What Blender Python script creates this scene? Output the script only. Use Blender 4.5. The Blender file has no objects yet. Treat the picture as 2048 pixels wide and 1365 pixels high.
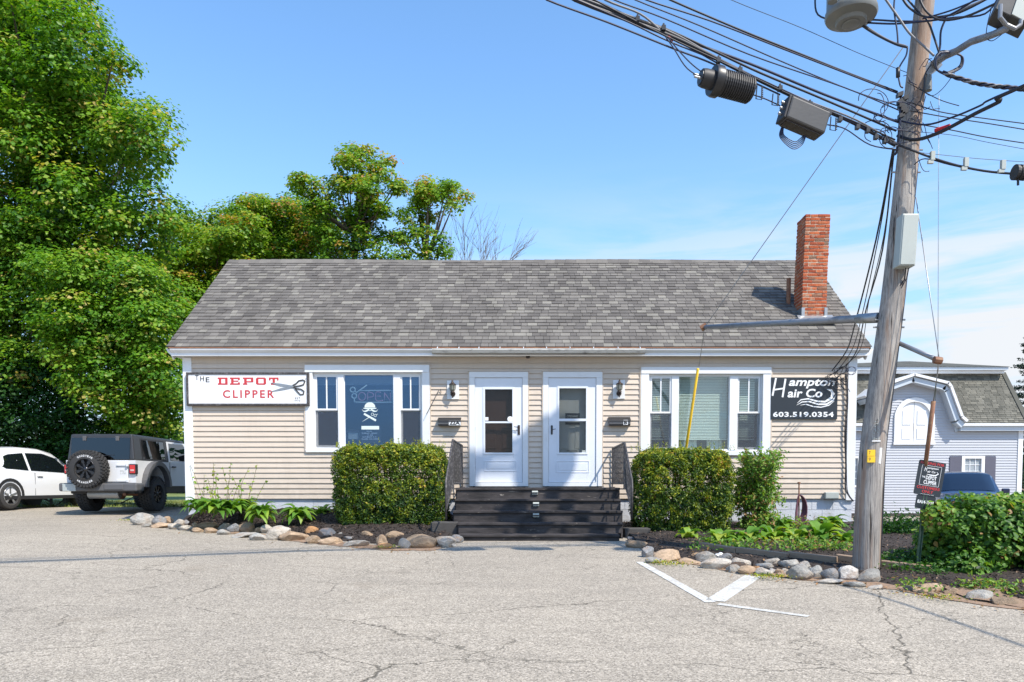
import bpy, math, random
import numpy as np
from mathutils import Vector, Matrix
R = math.radians
rng = np.random.default_rng(7)
random.seed(7)
sc = bpy.context.scene
C = sc.collection

# ------------------------------------------------------------------ camera
PITCH = R(2.8); F = 1500.0; PX, PY = 1060.0, 1043.4      # measured on the 2048 x 1365 photograph
cd = bpy.data.cameras.new('camera'); cam = bpy.data.objects.new('camera', cd); C.objects.link(cam)
cam.location = (0, 0, 0); cam.rotation_euler = (R(90) - PITCH, 0, 0)
cd.sensor_width = 36; cd.lens = F / 2048 * 36
cd.shift_x = -(PX - 1024) / 2048; cd.shift_y = (PY - 682.5) / 2048
cd.clip_start = .1; cd.clip_end = 2000
sc.camera = cam

# ------------------------------------------------------------------ light
SUN = Vector((.85, -.82, 1.43)).normalized()
ld = bpy.data.lights.new('sun', 'SUN'); ld.energy = 3.9; ld.angle = R(.53); ld.color = (1, .93, .82)
sun = bpy.data.objects.new('sun', ld); C.objects.link(sun)
sun.rotation_euler = SUN.to_track_quat('Z', 'Y').to_euler(); sun.location = (8, -8, 14)
sc.view_settings.view_transform = 'Standard'; sc.view_settings.look = 'None'
sc.view_settings.gamma = 1; sc.view_settings.use_curve_mapping = False
sc.view_settings.exposure = .72
sc.render.engine = 'CYCLES'
sc.cycles.max_bounces = 7; sc.cycles.diffuse_bounces = 3; sc.cycles.glossy_bounces = 3
sc.cycles.transparent_max_bounces = 8; sc.cycles.transmission_bounces = 3
world = bpy.data.worlds.new('World'); sc.world = world; world.use_nodes = True
wt = world.node_tree; wt.nodes.clear()
def WN(t, **k):
    n = wt.nodes.new(t)
    for a, b in k.items(): setattr(n, a, b)
    return n
wo = WN('ShaderNodeOutputWorld'); wb = WN('ShaderNodeBackground'); wb.inputs[1].default_value = .15
sky = WN('ShaderNodeTexSky', sky_type='NISHITA', sun_disc=False)
sky.sun_elevation = math.asin(SUN.z); sky.sun_rotation = math.atan2(SUN.x, SUN.y)
sky.air_density = 1.15; sky.dust_density = .35; sky.ozone_density = 2.2; sky.altitude = 50
hs = WN('ShaderNodeHueSaturation'); hs.inputs['Saturation'].default_value = 1.16; hs.inputs['Value'].default_value = 1.18
wt.links.new(sky.outputs[0], hs.inputs['Color'])
tcw = WN('ShaderNodeTexCoord'); mp = WN('ShaderNodeMapping'); mp.inputs['Scale'].default_value = (1.3, 1.3, 11)
mp.inputs['Rotation'].default_value = (.0, .06, 0)
wt.links.new(tcw.outputs['Generated'], mp.inputs[0])
cn = WN('ShaderNodeTexNoise'); cn.inputs['Scale'].default_value = 2.3; cn.inputs['Detail'].default_value = 7; cn.inputs['Roughness'].default_value = .56
cn.inputs['Distortion'].default_value = .5
wt.links.new(mp.outputs[0], cn.inputs[0])
cr = WN('ShaderNodeValToRGB'); cr.color_ramp.elements[0].position = .40; cr.color_ramp.elements[1].position = .58
wt.links.new(cn.outputs[0], cr.inputs[0])
sx = WN('ShaderNodeSeparateXYZ'); wt.links.new(tcw.outputs['Generated'], sx.inputs[0])
mr = WN('ShaderNodeMapRange', interpolation_type='SMOOTHSTEP')     # thin cloud lies low in the sky and fades out upward
mr.inputs['From Min'].default_value = .20; mr.inputs['From Max'].default_value = .40; mr.inputs['To Min'].default_value = 1; mr.inputs['To Max'].default_value = 0
wt.links.new(sx.outputs[2], mr.inputs[0])
mx_ = WN('ShaderNodeMapRange', interpolation_type='SMOOTHSTEP')
mx_.inputs['From Min'].default_value = -.32; mx_.inputs['From Max'].default_value = .45; mx_.inputs['To Min'].default_value = .06
wt.links.new(sx.outputs[0], mx_.inputs[0])
m1 = WN('ShaderNodeMath', operation='MULTIPLY'); m2 = WN('ShaderNodeMath', operation='MULTIPLY')
wt.links.new(cr.outputs[0], m1.inputs[0]); wt.links.new(mr.outputs[0], m1.inputs[1])
wt.links.new(m1.outputs[0], m2.inputs[0]); wt.links.new(mx_.outputs[0], m2.inputs[1])
mc = WN('ShaderNodeMix', data_type='RGBA'); mc.inputs[7].default_value = (3.6, 3.75, 3.95, 1)
hzr = WN('ShaderNodeMapRange', interpolation_type='SMOOTHSTEP')      # pale haze low over the horizon
hzr.inputs['From Min'].default_value = 0; hzr.inputs['From Max'].default_value = .40; hzr.inputs['To Min'].default_value = .8; hzr.inputs['To Max'].default_value = 0
wt.links.new(sx.outputs[2], hzr.inputs[0])
hm = WN('ShaderNodeMix', data_type='RGBA'); hm.inputs[7].default_value = (1.55, 2.4, 3.6, 1)
wt.links.new(hzr.outputs[0], hm.inputs[0]); wt.links.new(hs.outputs[0], hm.inputs[6])
wt.links.new(m2.outputs[0], mc.inputs[0]); wt.links.new(hm.outputs[2], mc.inputs[6])
wt.links.new(mc.outputs[2], wb.inputs[0]); wt.links.new(wb.outputs[0], wo.inputs[0])

# ------------------------------------------------------------------ measuring helpers
cp, sp = math.cos(PITCH), math.sin(PITCH)
def ray(px, py):
    a, b = (px - PX) / F, (PY - py) / F
    return Vector((a, cp + sp * b, -sp + cp * b))
def P(px, py, Y):                       # real point seen at that photo pixel, at distance Y
    r = ray(px, py); return r * (Y / r.y)
def sstep(a, b, x):
    t = min(1, max(0, (x - a) / (b - a))); return t * t * (3 - 2 * t)
def height(x, y):
    if y <= 0: z = -1.5
    elif y <= 12: z = -1.5 + .053 * y
    elif y <= 20: z = -.864 + .03 * (y - 12)
    else: z = -.624
    return z - sstep(6.0, 11, x) * sstep(9.5, 20, y) * .62 - .05 * sstep(3, 7, x) * sstep(16, 9, y) * 0
def G(px, py, dz=0):                    # where that pixel's ray meets the ground
    r = ray(px, py); t = 3.0
    for i in range(4000):
        p = r * t
        if p.z <= height(p.x, p.y) + dz: return p
        t += .01 if t < 30 else .05
    return r * t

# ------------------------------------------------------------------ materials
def srgb(r, g, b):
    f = lambda c: (c / 255 / 12.92) if c / 255 <= .04045 else ((c / 255 + .055) / 1.055) ** 2.4
    return (f(r), f(g), f(b))
class NT:
    def __init__(s, name):
        s.m = bpy.data.materials.new(name); s.m.use_nodes = True; s.t = s.m.node_tree; s.t.nodes.clear()
        s.out = s.n('ShaderNodeOutputMaterial')
    def n(s, t, ins=None, **k):
        n = s.t.nodes.new(t)
        for a, b in k.items(): setattr(n, a, b)
        for a, b in (ins or {}).items():
            if isinstance(b, bpy.types.NodeSocket): s.t.links.new(b, n.inputs[a])
            else: n.inputs[a].default_value = b
        return n
    def link(s, a, b): s.t.links.new(a, b)
    def noise(s, vec, scale, detail=4, rough=.55, dist=0):
        return s.n('ShaderNodeTexNoise', {'Vector': vec, 'Scale': scale, 'Detail': detail, 'Roughness': rough, 'Distortion': dist}).outputs[0]
    def ramp(s, fac, stops):
        r = s.n('ShaderNodeValToRGB', {0: fac}); e = r.color_ramp.elements
        while len(e) < len(stops): e.new(.5)
        for i, (p, c) in enumerate(stops):
            e[i].position = p; e[i].color = (*c, 1) if len(c) == 3 else c
        return r.outputs[0]
    def mix(s, fac, a, b, mode='MIX'):
        n = s.n('ShaderNodeMix', data_type='RGBA', blend_type=mode)
        for i, v in ((0, fac), (6, a), (7, b)):
            if isinstance(v, bpy.types.NodeSocket): s.link(v, n.inputs[i])
            elif i == 0: n.inputs[0].default_value = v
            else: n.inputs[i].default_value = (*v, 1) if len(v) == 3 else v
        return n.outputs[2]
    def math(s, op, a, b=0, c=None):
        ins = {0: a, 1: b}
        if c is not None: ins[2] = c
        return s.n('ShaderNodeMath', ins, operation=op).outputs[0]
def g3(v): return (v, v, v)
def mat(name, col, rough=.6, var=.12, scale=6, metal=0, bump=0, bscale=40, coat=0, spec=.5, dirt=None, dirt_amt=.0, dirt_scale=3, stretch=(1, 1, 1), objrand=0):
    k = NT(name); tc = k.n('ShaderNodeNewGeometry').outputs['Position'] if not objrand else k.n('ShaderNodeTexCoord').outputs['Object']
    mpn = k.n('ShaderNodeMapping', {0: tc, 'Scale': stretch}).outputs[0]
    n1 = k.noise(mpn, scale, 5)
    c = k.mix(n1, tuple(x * (1 - var) for x in col), tuple(min(1, x * (1 + var)) for x in col))
    if dirt is not None:
        n2 = k.ramp(k.noise(mpn, dirt_scale, 8, .65), [(.5, g3(0)), (.72, g3(dirt_amt))])
        c = k.mix(n2, c, dirt)
    if objrand:
        rd = k.n('ShaderNodeObjectInfo').outputs['Random']
        c = k.mix(1, c, k.ramp(rd, [(0, g3(1 - objrand)), (1, g3(1 + objrand * .6))]), 'MULTIPLY')
    b = k.n('ShaderNodeBsdfPrincipled', {'Base Color': c, 'Roughness': rough, 'Metallic': metal, 'Coat Weight': coat, 'Specular IOR Level': spec})
    if bump:
        bn = k.n('ShaderNodeBump', {'Height': k.noise(mpn, bscale, 6), 'Strength': bump, 'Distance': .02})
        k.link(bn.outputs[0], b.inputs['Normal'])
    k.link(b.outputs[0], k.out.inputs[0]); return k.m
M = {}
M['white'] = mat('white_paint', (.76, .77, .78), .45, .03, 4, dirt=(.5, .48, .44), dirt_amt=.25, dirt_scale=2.5)
M['doorwhite'] = mat('door_paint', (.72, .75, .80), .35, .03, 4, dirt=(.5, .48, .44), dirt_amt=.12)
M['siding'] = mat('beige_vinyl', (.60, .50, .395), .5, .035, 3, dirt=(.42, .36, .3), dirt_amt=.22, dirt_scale=1.5, stretch=(1, 1, 3), bump=.04, bscale=30)
def siding_mat():
    k = NT('beige_vinyl_boards'); pos = k.n('ShaderNodeNewGeometry').outputs['Position']
    v = k.n('ShaderNodeMapping', {0: pos, 'Scale': (1, 1, 3)}).outputs[0]
    c = k.mix(k.noise(v, 2.2, 5), (.565, .47, .378), (.61, .515, .42))
    c = k.mix(k.ramp(k.noise(k.n('ShaderNodeMapping', {0: pos, 'Scale': (2.6, 1, .5)}).outputs[0], 2.4, 7, .7), [(.5, g3(0)), (.75, g3(.28))]), c, (.36, .30, .24))
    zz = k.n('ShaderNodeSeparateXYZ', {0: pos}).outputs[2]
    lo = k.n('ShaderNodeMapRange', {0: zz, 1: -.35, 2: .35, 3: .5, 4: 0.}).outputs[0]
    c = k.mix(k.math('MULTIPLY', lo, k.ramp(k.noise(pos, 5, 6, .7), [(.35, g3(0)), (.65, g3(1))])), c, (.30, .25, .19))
    b = k.n('ShaderNodeBsdfPrincipled', {'Base Color': c, 'Roughness': .5})
    bn = k.n('ShaderNodeBump', {'Height': k.noise(k.n('ShaderNodeMapping', {0: pos, 'Scale': (.5, 1, 4)}).outputs[0], 6, 3), 'Strength': .25, 'Distance': .02}); k.link(bn.outputs[0], b.inputs['Normal'])
    k.link(b.outputs[0], k.out.inputs[0]); return k.m
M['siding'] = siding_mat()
M['foundation'] = mat('painted_block', (.52, .54, .58), .8, .1, 5, bump=.3, bscale=30, dirt=(.25, .24, .22), dirt_amt=.5)
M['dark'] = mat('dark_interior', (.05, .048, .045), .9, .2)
M['woodbrown'] = mat('brown_door_wood', (.085, .045, .03), .4, .35, 8, stretch=(6, 6, 1))
M['inwhite'] = mat('inner_door_paint', (.42, .45, .42), .6, .1)
M['black'] = mat('black_metal', (.018, .018, .02), .4, .3, 20)
M['iron'] = mat('weathered_iron', (.05, .045, .045), .55, .5, 30, dirt=(.3, .28, .27), dirt_amt=.55, dirt_scale=20)
M['blackplastic'] = mat('black_plastic', (.02, .02, .022), .55, .2)
M['greyplastic'] = mat('grey_plastic', (.10, .10, .105), .5, .15, bump=.05)
M['gutter'] = mat('dirty_gutter', (.42, .41, .38), .5, .25, 6, dirt=(.09, .085, .08), dirt_amt=.9, dirt_scale=6, stretch=(1, 1, 4))
M['steel'] = mat('galvanised_steel', (.36, .37, .38), .42, .2, 10, metal=.7)
M['pipe'] = mat('grey_pipe', (.27, .28, .30), .5, .2, 8, metal=.5, dirt=(.12, .10, .09), dirt_amt=.6, dirt_scale=9)
M['rust'] = mat('rusty_steel', (.22, .10, .055), .7, .4, 10, dirt=(.34, .2, .1), dirt_amt=.8, dirt_scale=8)
M['green'] = mat('green_post_paint', (.05, .11, .07), .4, .3, 12, metal=.2, dirt=(.25, .27, .24), dirt_amt=.8, dirt_scale=12, stretch=(3, 3, 1))
M['yellow'] = mat('yellow_plastic', (.80, .50, .02), .45, .08, 5, dirt=(.35, .2, .03), dirt_amt=.4)
M['cable'] = mat('black_cable', (.014, .015, .022), .5, .3)
M['cableblue'] = mat('blue_black_cable', (.012, .016, .045), .45, .3)
M['cablegrey'] = mat('grey_cable', (.17, .17, .18), .5, .2)
M['redtape'] = mat('red_marker', (.55, .02, .02), .5, .1)
M['boxgrey'] = mat('grey_enclosure', (.40, .43, .40), .45, .05, 4, dirt=(.25, .25, .22), dirt_amt=.3)
M['xfmr'] = mat('transformer_paint', (.17, .175, .165), .45, .08, 4, dirt=(.24, .22, .19), dirt_amt=.35)
M['gearbox'] = mat('brushed_housing', (.06, .058, .056), .42, .3, 9, metal=.2, stretch=(1, 1, 6))
M['red'] = mat('red_letter_paint', (.52, .04, .045), .5, .15, 20)
M['signwhite'] = mat('sign_board_white', (.80, .80, .81), .4, .02)
M['signblack'] = mat('sign_black', (.022, .028, .036), .38, .15, 2)
M['signtext'] = mat('sign_white_print', (.82, .82, .82), .45, .02)
M['lanternglass'] = mat('lantern_glass', (.33, .34, .29), .15, .2, 30)
M['bronze'] = mat('bronze_metal', (.06, .045, .04), .4, .3, 30, metal=.6)
M['concrete'] = mat('grey_concrete', (.065, .06, .056), .9, .3, 12, bump=.4, bscale=60)
M['timber'] = mat('landscape_timber', (.27, .19, .13), .8, .3, 8, bump=.3, bscale=50, stretch=(1, 1, 6))
M['soil'] = mat('sandy_soil', (.28, .185, .12), .95, .35, 9, bump=.6, bscale=50, dirt=(.10, .065, .045), dirt_amt=1, dirt_scale=3)
M['purple'] = mat('purple_hose', (.13, .05, .075), .55, .3, 10)
M['moss'] = mat('moss', (.13, .11, .02), .9, .5, 20, bump=.5)

def glass(name, tint, refl, base=.0, rough=.0, gcol=(.92, .95, 1)):
    k = NT(name)
    fr = k.math('MULTIPLY', k.n('ShaderNodeLayerWeight', {'Blend': .18}).outputs['Facing'], .6)
    gl = k.n('ShaderNodeBsdfGlossy', {'Color': (*gcol, 1), 'Roughness': rough})
    tr = k.n('ShaderNodeBsdfTransparent', {'Color': (*tint, 1)})
    f = k.math('ADD', fr, refl)
    mxs = k.n('ShaderNodeMixShader', {0: f, 1: tr.outputs[0], 2: gl.outputs[0]})
    nz = k.noise(k.n('ShaderNodeNewGeometry').outputs['Position'], 1.3, 2)
    bm = k.n('ShaderNodeBump', {'Height': nz, 'Strength': .25, 'Distance': .01}); k.link(bm.outputs[0], gl.inputs['Normal'])
    k.link(mxs.outputs[0], k.out.inputs[0]); return k.m
M['glass'] = glass('window_glass', (.9, .95, .93), .08)
M['glassblue'] = glass('sky_tinted_glass', (.7, .75, .8), .12, gcol=(.45, .66, 1))  # blue of the reflected sky is put into the gloss colour
M['glassdark'] = glass('door_glass', (.8, .8, .8), .015)
M['carglass'] = glass('car_glass', (.10, .12, .13), .05)
M['headglass'] = glass('lamp_glass', (.5, .5, .5), .1)
def screen(name):
    k = NT(name); d = k.n('ShaderNodeBsdfDiffuse', {'Color': (.09, .10, .12, 1)}); t = k.n('ShaderNodeBsdfTransparent')
    k.link(k.n('ShaderNodeMixShader', {0: .32, 1: t.outputs[0], 2: d.outputs[0]}).outputs[0], k.out.inputs[0]); return k.m
M['screen'] = screen('insect_screen')

def paint(name, col, flake=.0, rough=.28):
    k = NT(name); pos = k.n('ShaderNodeNewGeometry').outputs['Position']
    c = k.mix(k.noise(pos, 2.5, 4), tuple(x * .95 for x in col), tuple(min(1, x * 1.05) for x in col))
    b = k.n('ShaderNodeBsdfPrincipled', {'Base Color': c, 'Roughness': rough, 'Metallic': flake, 'Coat Weight': .8, 'Coat Roughness': .05})
    k.link(b.outputs[0], k.out.inputs[0]); return k.m
M['carwhite'] = paint('white_car_paint', (.68, .69, .71))
M['carblue'] = paint('blue_car_paint', (.006, .014, .05), .0)
M['carblack'] = mat('black_hardtop', (.035, .036, .04), .38, .15, 20)
M['tyre'] = mat('tyre_rubber', (.035, .034, .034), .8, .3, 30)
M['rimblack'] = mat('black_rim', (.06, .06, .065), .25, .2, metal=.8)
M['rimsilver'] = mat('silver_rim', (.50, .51, .52), .3, .1, metal=.8)
M['taillight'] = mat('tail_light_red', (.55, .012, .012), .12, .1, coat=1)
M['lampwhite'] = mat('tail_light_clear', (.6, .4, .38), .15, .1)

# roof shingle: colour by the shingle's own blend
def shingle_mat(name, stops, attr=True):
    k = NT(name); pos = k.n('ShaderNodeNewGeometry').outputs['Position']
    a = k.n('ShaderNodeAttribute', attribute_name='tint').outputs['Fac']
    c = k.ramp(a, stops)
    c = k.mix(.55, c, k.ramp(k.noise(pos, 160, 3, .7), [(.3, g3(.5)), (.7, g3(1.4))]), 'MULTIPLY')
    c = k.mix(.7, c, k.ramp(k.noise(k.n('ShaderNodeMapping', {0: pos, 'Scale': (1.8, 1, .3)}).outputs[0], 1.3, 5), [(.35, g3(.78)), (.65, g3(1.12))]), 'MULTIPLY')
    b = k.n('ShaderNodeBsdfPrincipled', {'Base Color': c, 'Roughness': .9, 'Specular IOR Level': .2})
    bn = k.n('ShaderNodeBump', {'Height': k.noise(pos, 220, 2), 'Strength': .5, 'Distance': .006}); k.link(bn.outputs[0], b.inputs['Normal'])
    k.link(b.outputs[0], k.out.inputs[0]); return k.m
M['shingle'] = shingle_mat('asphalt_shingle', [(0, (.118, .108, .099)), (.35, (.150, .138, .125)), (.7, (.178, .164, .147)), (.86, (.208, .193, .17)), (1, (.235, .22, .19))])
M['shingle2'] = shingle_mat('olive_shingle', [(0, (.10, .10, .085)), (.5, (.16, .155, .13)), (1, (.22, .21, .175))])

def brick_mat():
    k = NT('red_brick'); oc = k.n('ShaderNodeTexCoord').outputs['Object']
    rd = k.n('ShaderNodeObjectInfo').outputs['Random']
    c = k.ramp(rd, [(0, (.30, .07, .035)), (.4, (.42, .105, .045)), (.75, (.50, .15, .065)), (.92, (.34, .13, .07)), (1, (.2, .12, .08))])
    c = k.mix(.7, c, k.ramp(k.noise(oc, 22, 6, .7), [(.3, g3(.6)), (.75, g3(1.4))]), 'MULTIPLY')
    v = k.n('ShaderNodeVectorMath', {0: oc, 1: k.n('ShaderNodeCombineXYZ', {0: k.math('MULTIPLY', rd, 37.)}).outputs[0]}, operation='ADD').outputs[0]
    c = k.mix(k.ramp(k.noise(v, 9, 5, .6), [(.56, g3(0)), (.68, g3(.75))]), c, (.40, .33, .24))
    b = k.n('ShaderNodeBsdfPrincipled', {'Base Color': c, 'Roughness': .9, 'Specular IOR Level': .2})
    bn = k.n('ShaderNodeBump', {'Height': k.noise(oc, 60, 5), 'Strength': .6, 'Distance': .01}); k.link(bn.outputs[0], b.inputs['Normal'])
    k.link(b.outputs[0], k.out.inputs[0]); return k.m
M['brick'] = brick_mat()
M['mortar'] = mat('old_mortar', (.50, .41, .31), .95, .3, 20, bump=.6, bscale=60)

def stone_mat():
    k = NT('field_stone'); oc = k.n('ShaderNodeTexCoord').outputs['Object']; rd = k.n('ShaderNodeObjectInfo').outputs['Random']
    v = k.n('ShaderNodeVectorMath', {0: oc, 1: k.n('ShaderNodeCombineXYZ', {0: k.math('MULTIPLY', rd, 51.)}).outputs[0]}, operation='ADD').outputs[0]
    base = k.n('ShaderNodeAttribute', attribute_name='tint_col', attribute_type='OBJECT').outputs['Color']
    c = k.mix(.75, base, k.ramp(k.noise(v, 3.5, 8, .65), [(.3, g3(.55)), (.7, g3(1.35))]), 'MULTIPLY')
    c = k.mix(k.ramp(k.noise(v, 2.0, 4), [(.5, g3(0)), (.75, g3(.6))]), c, (.36, .22, .12))
    c = k.mix(.5, c, k.ramp(k.noise(v, 40, 3, .7), [(.35, g3(.6)), (.65, g3(1.25))]), 'MULTIPLY')
    b = k.n('ShaderNodeBsdfPrincipled', {'Base Color': c, 'Roughness': .85, 'Specular IOR Level': .25})
    bn = k.n('ShaderNodeBump', {'Height': k.noise(v, 7, 9, .68), 'Strength': .8, 'Distance': .06}); k.link(bn.outputs[0], b.inputs['Normal'])
    k.link(b.outputs[0], k.out.inputs[0]); return k.m
M['stone'] = stone_mat()

def asphalt_mat():
    k = NT('worn_asphalt'); pos = k.n('ShaderNodeNewGeometry').outputs['Position']
    vo = k.n('ShaderNodeTexVoronoi', {'Vector': pos, 'Scale': 105.}); cell = vo.outputs['Color']
    spk = k.n('ShaderNodeSeparateColor', {0: cell}).outputs[0]
    c = k.ramp(spk, [(0, (.17, .148, .122)), (.3, (.285, .25, .20)), (.6, (.375, .33, .265)), (.85, (.445, .39, .315)), (1, (.57, .505, .415))])
    c = k.mix(.32, c, k.ramp(k.noise(pos, 24, 5, .75), [(.3, g3(.55)), (.7, g3(1.45))]), 'MULTIPLY')
    st_n = k.ramp(k.noise(pos, .9, 6, .7), [(.60, g3(0)), (.74, g3(.38))]); c = k.mix(st_n, c, (.19, .15, .105))
    c = k.mix(k.ramp(k.noise(pos, 3.1, 5, .6), [(.66, g3(0)), (.78, g3(.35))]), c, (.14, .12, .10))
    c = k.mix(.5, c, k.ramp(k.noise(pos, .55, 5, .6), [(.35, (.82, .81, .80)), (.65, (1.1, 1.08, 1.05))]), 'MULTIPLY')
    mpn = k.n('ShaderNodeMapping', {0: pos, 'Scale': (.5, 2.2, 1), 'Rotation': (0, 0, .18)}).outputs[0]
    c = k.mix(.35, c, k.ramp(k.noise(mpn, 1.6, 6, .7), [(.42, g3(.82)), (.6, g3(1.06))]), 'MULTIPLY')
    # cracks
    nd = k.n('ShaderNodeTexNoise', {'Vector': pos, 'Scale': 2.2, 'Detail': 6., 'Roughness': .6}).outputs['Color']
    dv = k.n('ShaderNodeMix', {0: .22}, data_type='RGBA', blend_type='LINEAR_LIGHT'); k.link(pos, dv.inputs[6]); k.link(nd, dv.inputs[7])
    def crack(scale, w, lo, hi, amt):
        v2 = k.n('ShaderNodeMapping', {0: dv.outputs[2], 'Scale': (.62, 1.15, 1), 'Rotation': (0, 0, -.25)}).outputs[0]
        e = k.n('ShaderNodeTexVoronoi', {'Vector': v2, 'Scale': scale}, feature='DISTANCE_TO_EDGE').outputs['Distance']
        ln = k.ramp(e, [(0, g3(1)), (w, g3(0))])
        msk = k.ramp(k.noise(pos, .45 + scale * .2, 3), [(lo, g3(0)), (hi, g3(amt))])
        return k.math('MULTIPLY', ln, msk)
    c1 = crack(.36, .0028, .36, .5, .9); c2 = crack(1.0, .006, .40, .56, .7); c3 = crack(2.6, .010, .48, .62, .55)
    ca = k.math('MAXIMUM', k.math('MAXIMUM', c1, c2), c3)
    c = k.mix(ca, c, (.055, .048, .035))
    b = k.n('ShaderNodeBsdfPrincipled', {'Base Color': c, 'Roughness': .88, 'Specular IOR Level': .3})
    hgt = k.math('SUBTRACT', k.math('ADD', k.math('MULTIPLY', vo.outputs['Distance'], -.6), k.math('MULTIPLY', k.noise(pos, 60, 4), .6)), k.math('MULTIPLY', ca, 1.5))
    bn = k.n('ShaderNodeBump', {'Height': hgt, 'Strength': .55, 'Distance': .006}); k.link(bn.outputs[0], b.inputs['Normal'])
    k.link(b.outputs[0], k.out.inputs[0]); return k.m
M['asphalt'] = asphalt_mat()
def line_mat():
    k = NT('road_paint'); pos = k.n('ShaderNodeNewGeometry').outputs['Position']
    c = k.mix(k.ramp(k.noise(pos, 38, 6, .75), [(.47, g3(0)), (.56, g3(.7))]), (.62, .62, .59), (.34, .31, .26))
    c = k.mix(k.ramp(k.noise(pos, 6, 7, .75), [(.47, g3(0)), (.6, g3(.6))]), c, (.36, .33, .28))
    b = k.n('ShaderNodeBsdfPrincipled', {'Base Color': c, 'Roughness': .8})
    bn = k.n('ShaderNodeBump', {'Height': k.noise(pos, 70, 4), 'Strength': .4, 'Distance': .005}); k.link(bn.outputs[0], b.inputs['Normal'])
    k.link(b.outputs[0], k.out.inputs[0]); return k.m
M['line'] = line_mat()
M['mulch'] = mat('mulch_ground', (.036, .026, .02), .95, .5, 14, bump=1, bscale=30)
def chip_mat():
    k = NT('mulch_chip'); a = k.n('ShaderNodeAttribute', attribute_name='tint').outputs['Fac']
    c = k.ramp(a, [(0, (.014, .010, .008)), (.5, (.042, .028, .021)), (.85, (.095, .062, .044)), (1, (.26, .17, .11))])
    k.link(k.n('ShaderNodeBsdfPrincipled', {'Base Color': c, 'Roughness': .85}).outputs[0], k.out.inputs[0]); return k.m
M['chip'] = chip_mat()
def grass_mat():
    k = NT('lawn_grass'); pos = k.n('ShaderNodeNewGeometry').outputs['Position']
    c = k.ramp(k.noise(pos, 1.2, 6, .7), [(.3, (.10, .14, .03)), (.55, (.17, .20, .045)), (.75, (.26, .23, .09))])
    c = k.mix(.5, c, k.ramp(k.noise(pos, 40, 4), [(.3, g3(.5)), (.7, g3(1.4))]), 'MULTIPLY')
    b = k.n('ShaderNodeBsdfPrincipled', {'Base Color': c, 'Roughness': .9}); k.link(b.outputs[0], k.out.inputs[0]); return k.m
M['lawn'] = grass_mat()
def bark_mat(name, a, b_, sc_=6):
    k = NT(name); pos = k.n('ShaderNodeNewGeometry').outputs['Position']
    v = k.n('ShaderNodeMapping', {0: pos, 'Scale': (4, 4, .6)}).outputs[0]
    c = k.ramp(k.noise(v, sc_, 7, .65), [(.3, a), (.7, b_)])
    b = k.n('ShaderNodeBsdfPrincipled', {'Base Color': c, 'Roughness': .9})
    bn = k.n('ShaderNodeBump', {'Height': k.noise(v, sc_ * 2, 6), 'Strength': .8, 'Distance': .03}); k.link(bn.outputs[0], b.inputs['Normal'])
    k.link(b.outputs[0], k.out.inputs[0]); return k.m
M['bark'] = bark_mat('tree_bark', (.04, .03, .022), (.17, .14, .11))
M['barkgrey'] = bark_mat('bare_twig_bark', (.10, .09, .09), (.24, .22, .21))
def pole_mat():
    k = NT('weathered_pole_wood'); pos = k.n('ShaderNodeNewGeometry').outputs['Position']
    v = k.n('ShaderNodeMapping', {0: pos, 'Scale': (1, 1, .05), 'Rotation': (0, -.11, 0)}).outputs[0]
    n = k.noise(v, 55, 8, .75); n2 = k.noise(v, 7, 5, .6)
    c = k.ramp(n, [(.3, (.07, .06, .055)), (.45, (.25, .23, .215)), (.58, (.38, .35, .315)), (.75, (.49, .455, .415))])
    c = k.mix(k.ramp(n2, [(.54, g3(0)), (.66, g3(.6))]), c, (.33, .19, .11))
    c = k.mix(.6, c, k.ramp(k.noise(pos, 1.6, 4), [(.35, g3(.72)), (.65, g3(1.2))]), 'MULTIPLY')
    ck = k.ramp(k.noise(v, 24, 3, .5), [(.3, g3(1)), (.36, g3(0))])
    c = k.mix(ck, c, (.03, .022, .018))
    b = k.n('ShaderNodeBsdfPrincipled', {'Base Color': c, 'Roughness': .85, 'Specular IOR Level': .25})
    bn = k.n('ShaderNodeBump', {'Height': k.math('SUBTRACT', n, ck), 'Strength': .6, 'Distance': .012}); k.link(bn.outputs[0], b.inputs['Normal'])
    k.link(b.outputs[0], k.out.inputs[0]); return k.m
M['pole'] = pole_mat()
def step_mat():
    k = NT('worn_black_step_paint'); pos = k.n('ShaderNodeNewGeometry').outputs['Position']
    v = k.n('ShaderNodeMapping', {0: pos, 'Scale': (.6, 2, 2)}).outputs[0]
    c = k.ramp(k.noise(v, 4, 7, .65), [(.35, (.020, .018, .018)), (.65, (.07, .061, .06))])
    c = k.mix(k.ramp(k.noise(v, 6.5, 8, .7), [(.62, g3(0)), (.68, g3(.85))]), c, (.22, .19, .16))
    c = k.mix(k.ramp(k.noise(v, 5.2, 6, .65), [(.69, g3(0)), (.73, g3(.9))]), c, (.45, .40, .34))
    b = k.n('ShaderNodeBsdfPrincipled', {'Base Color': c, 'Roughness': .72, 'Specular IOR Level': .3})
    bn = k.n('ShaderNodeBump', {'Height': k.noise(v, 30, 6), 'Strength': .35, 'Distance': .01}); k.link(bn.outputs[0], b.inputs['Normal'])
    k.link(b.outputs[0], k.out.inputs[0]); return k.m
M['step'] = step_mat()
def leaf_mat(name, stops, trans=.42, rough=.45, spec=.35):
    k = NT(name); a = k.n('ShaderNodeAttribute', attribute_name='tint').outputs['Fac']
    c = k.ramp(a, stops)
    b = k.n('ShaderNodeBsdfPrincipled', {'Base Color': c, 'Roughness': rough, 'Specular IOR Level': spec})
    t = k.n('ShaderNodeBsdfTranslucent', {'Color': k.mix(1, c, (1.5, 1.5, .5), 'MULTIPLY')})
    k.link(k.n('ShaderNodeMixShader', {0: trans, 1: b.outputs[0], 2: t.outputs[0]}).outputs[0], k.out.inputs[0]); return k.m
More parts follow.
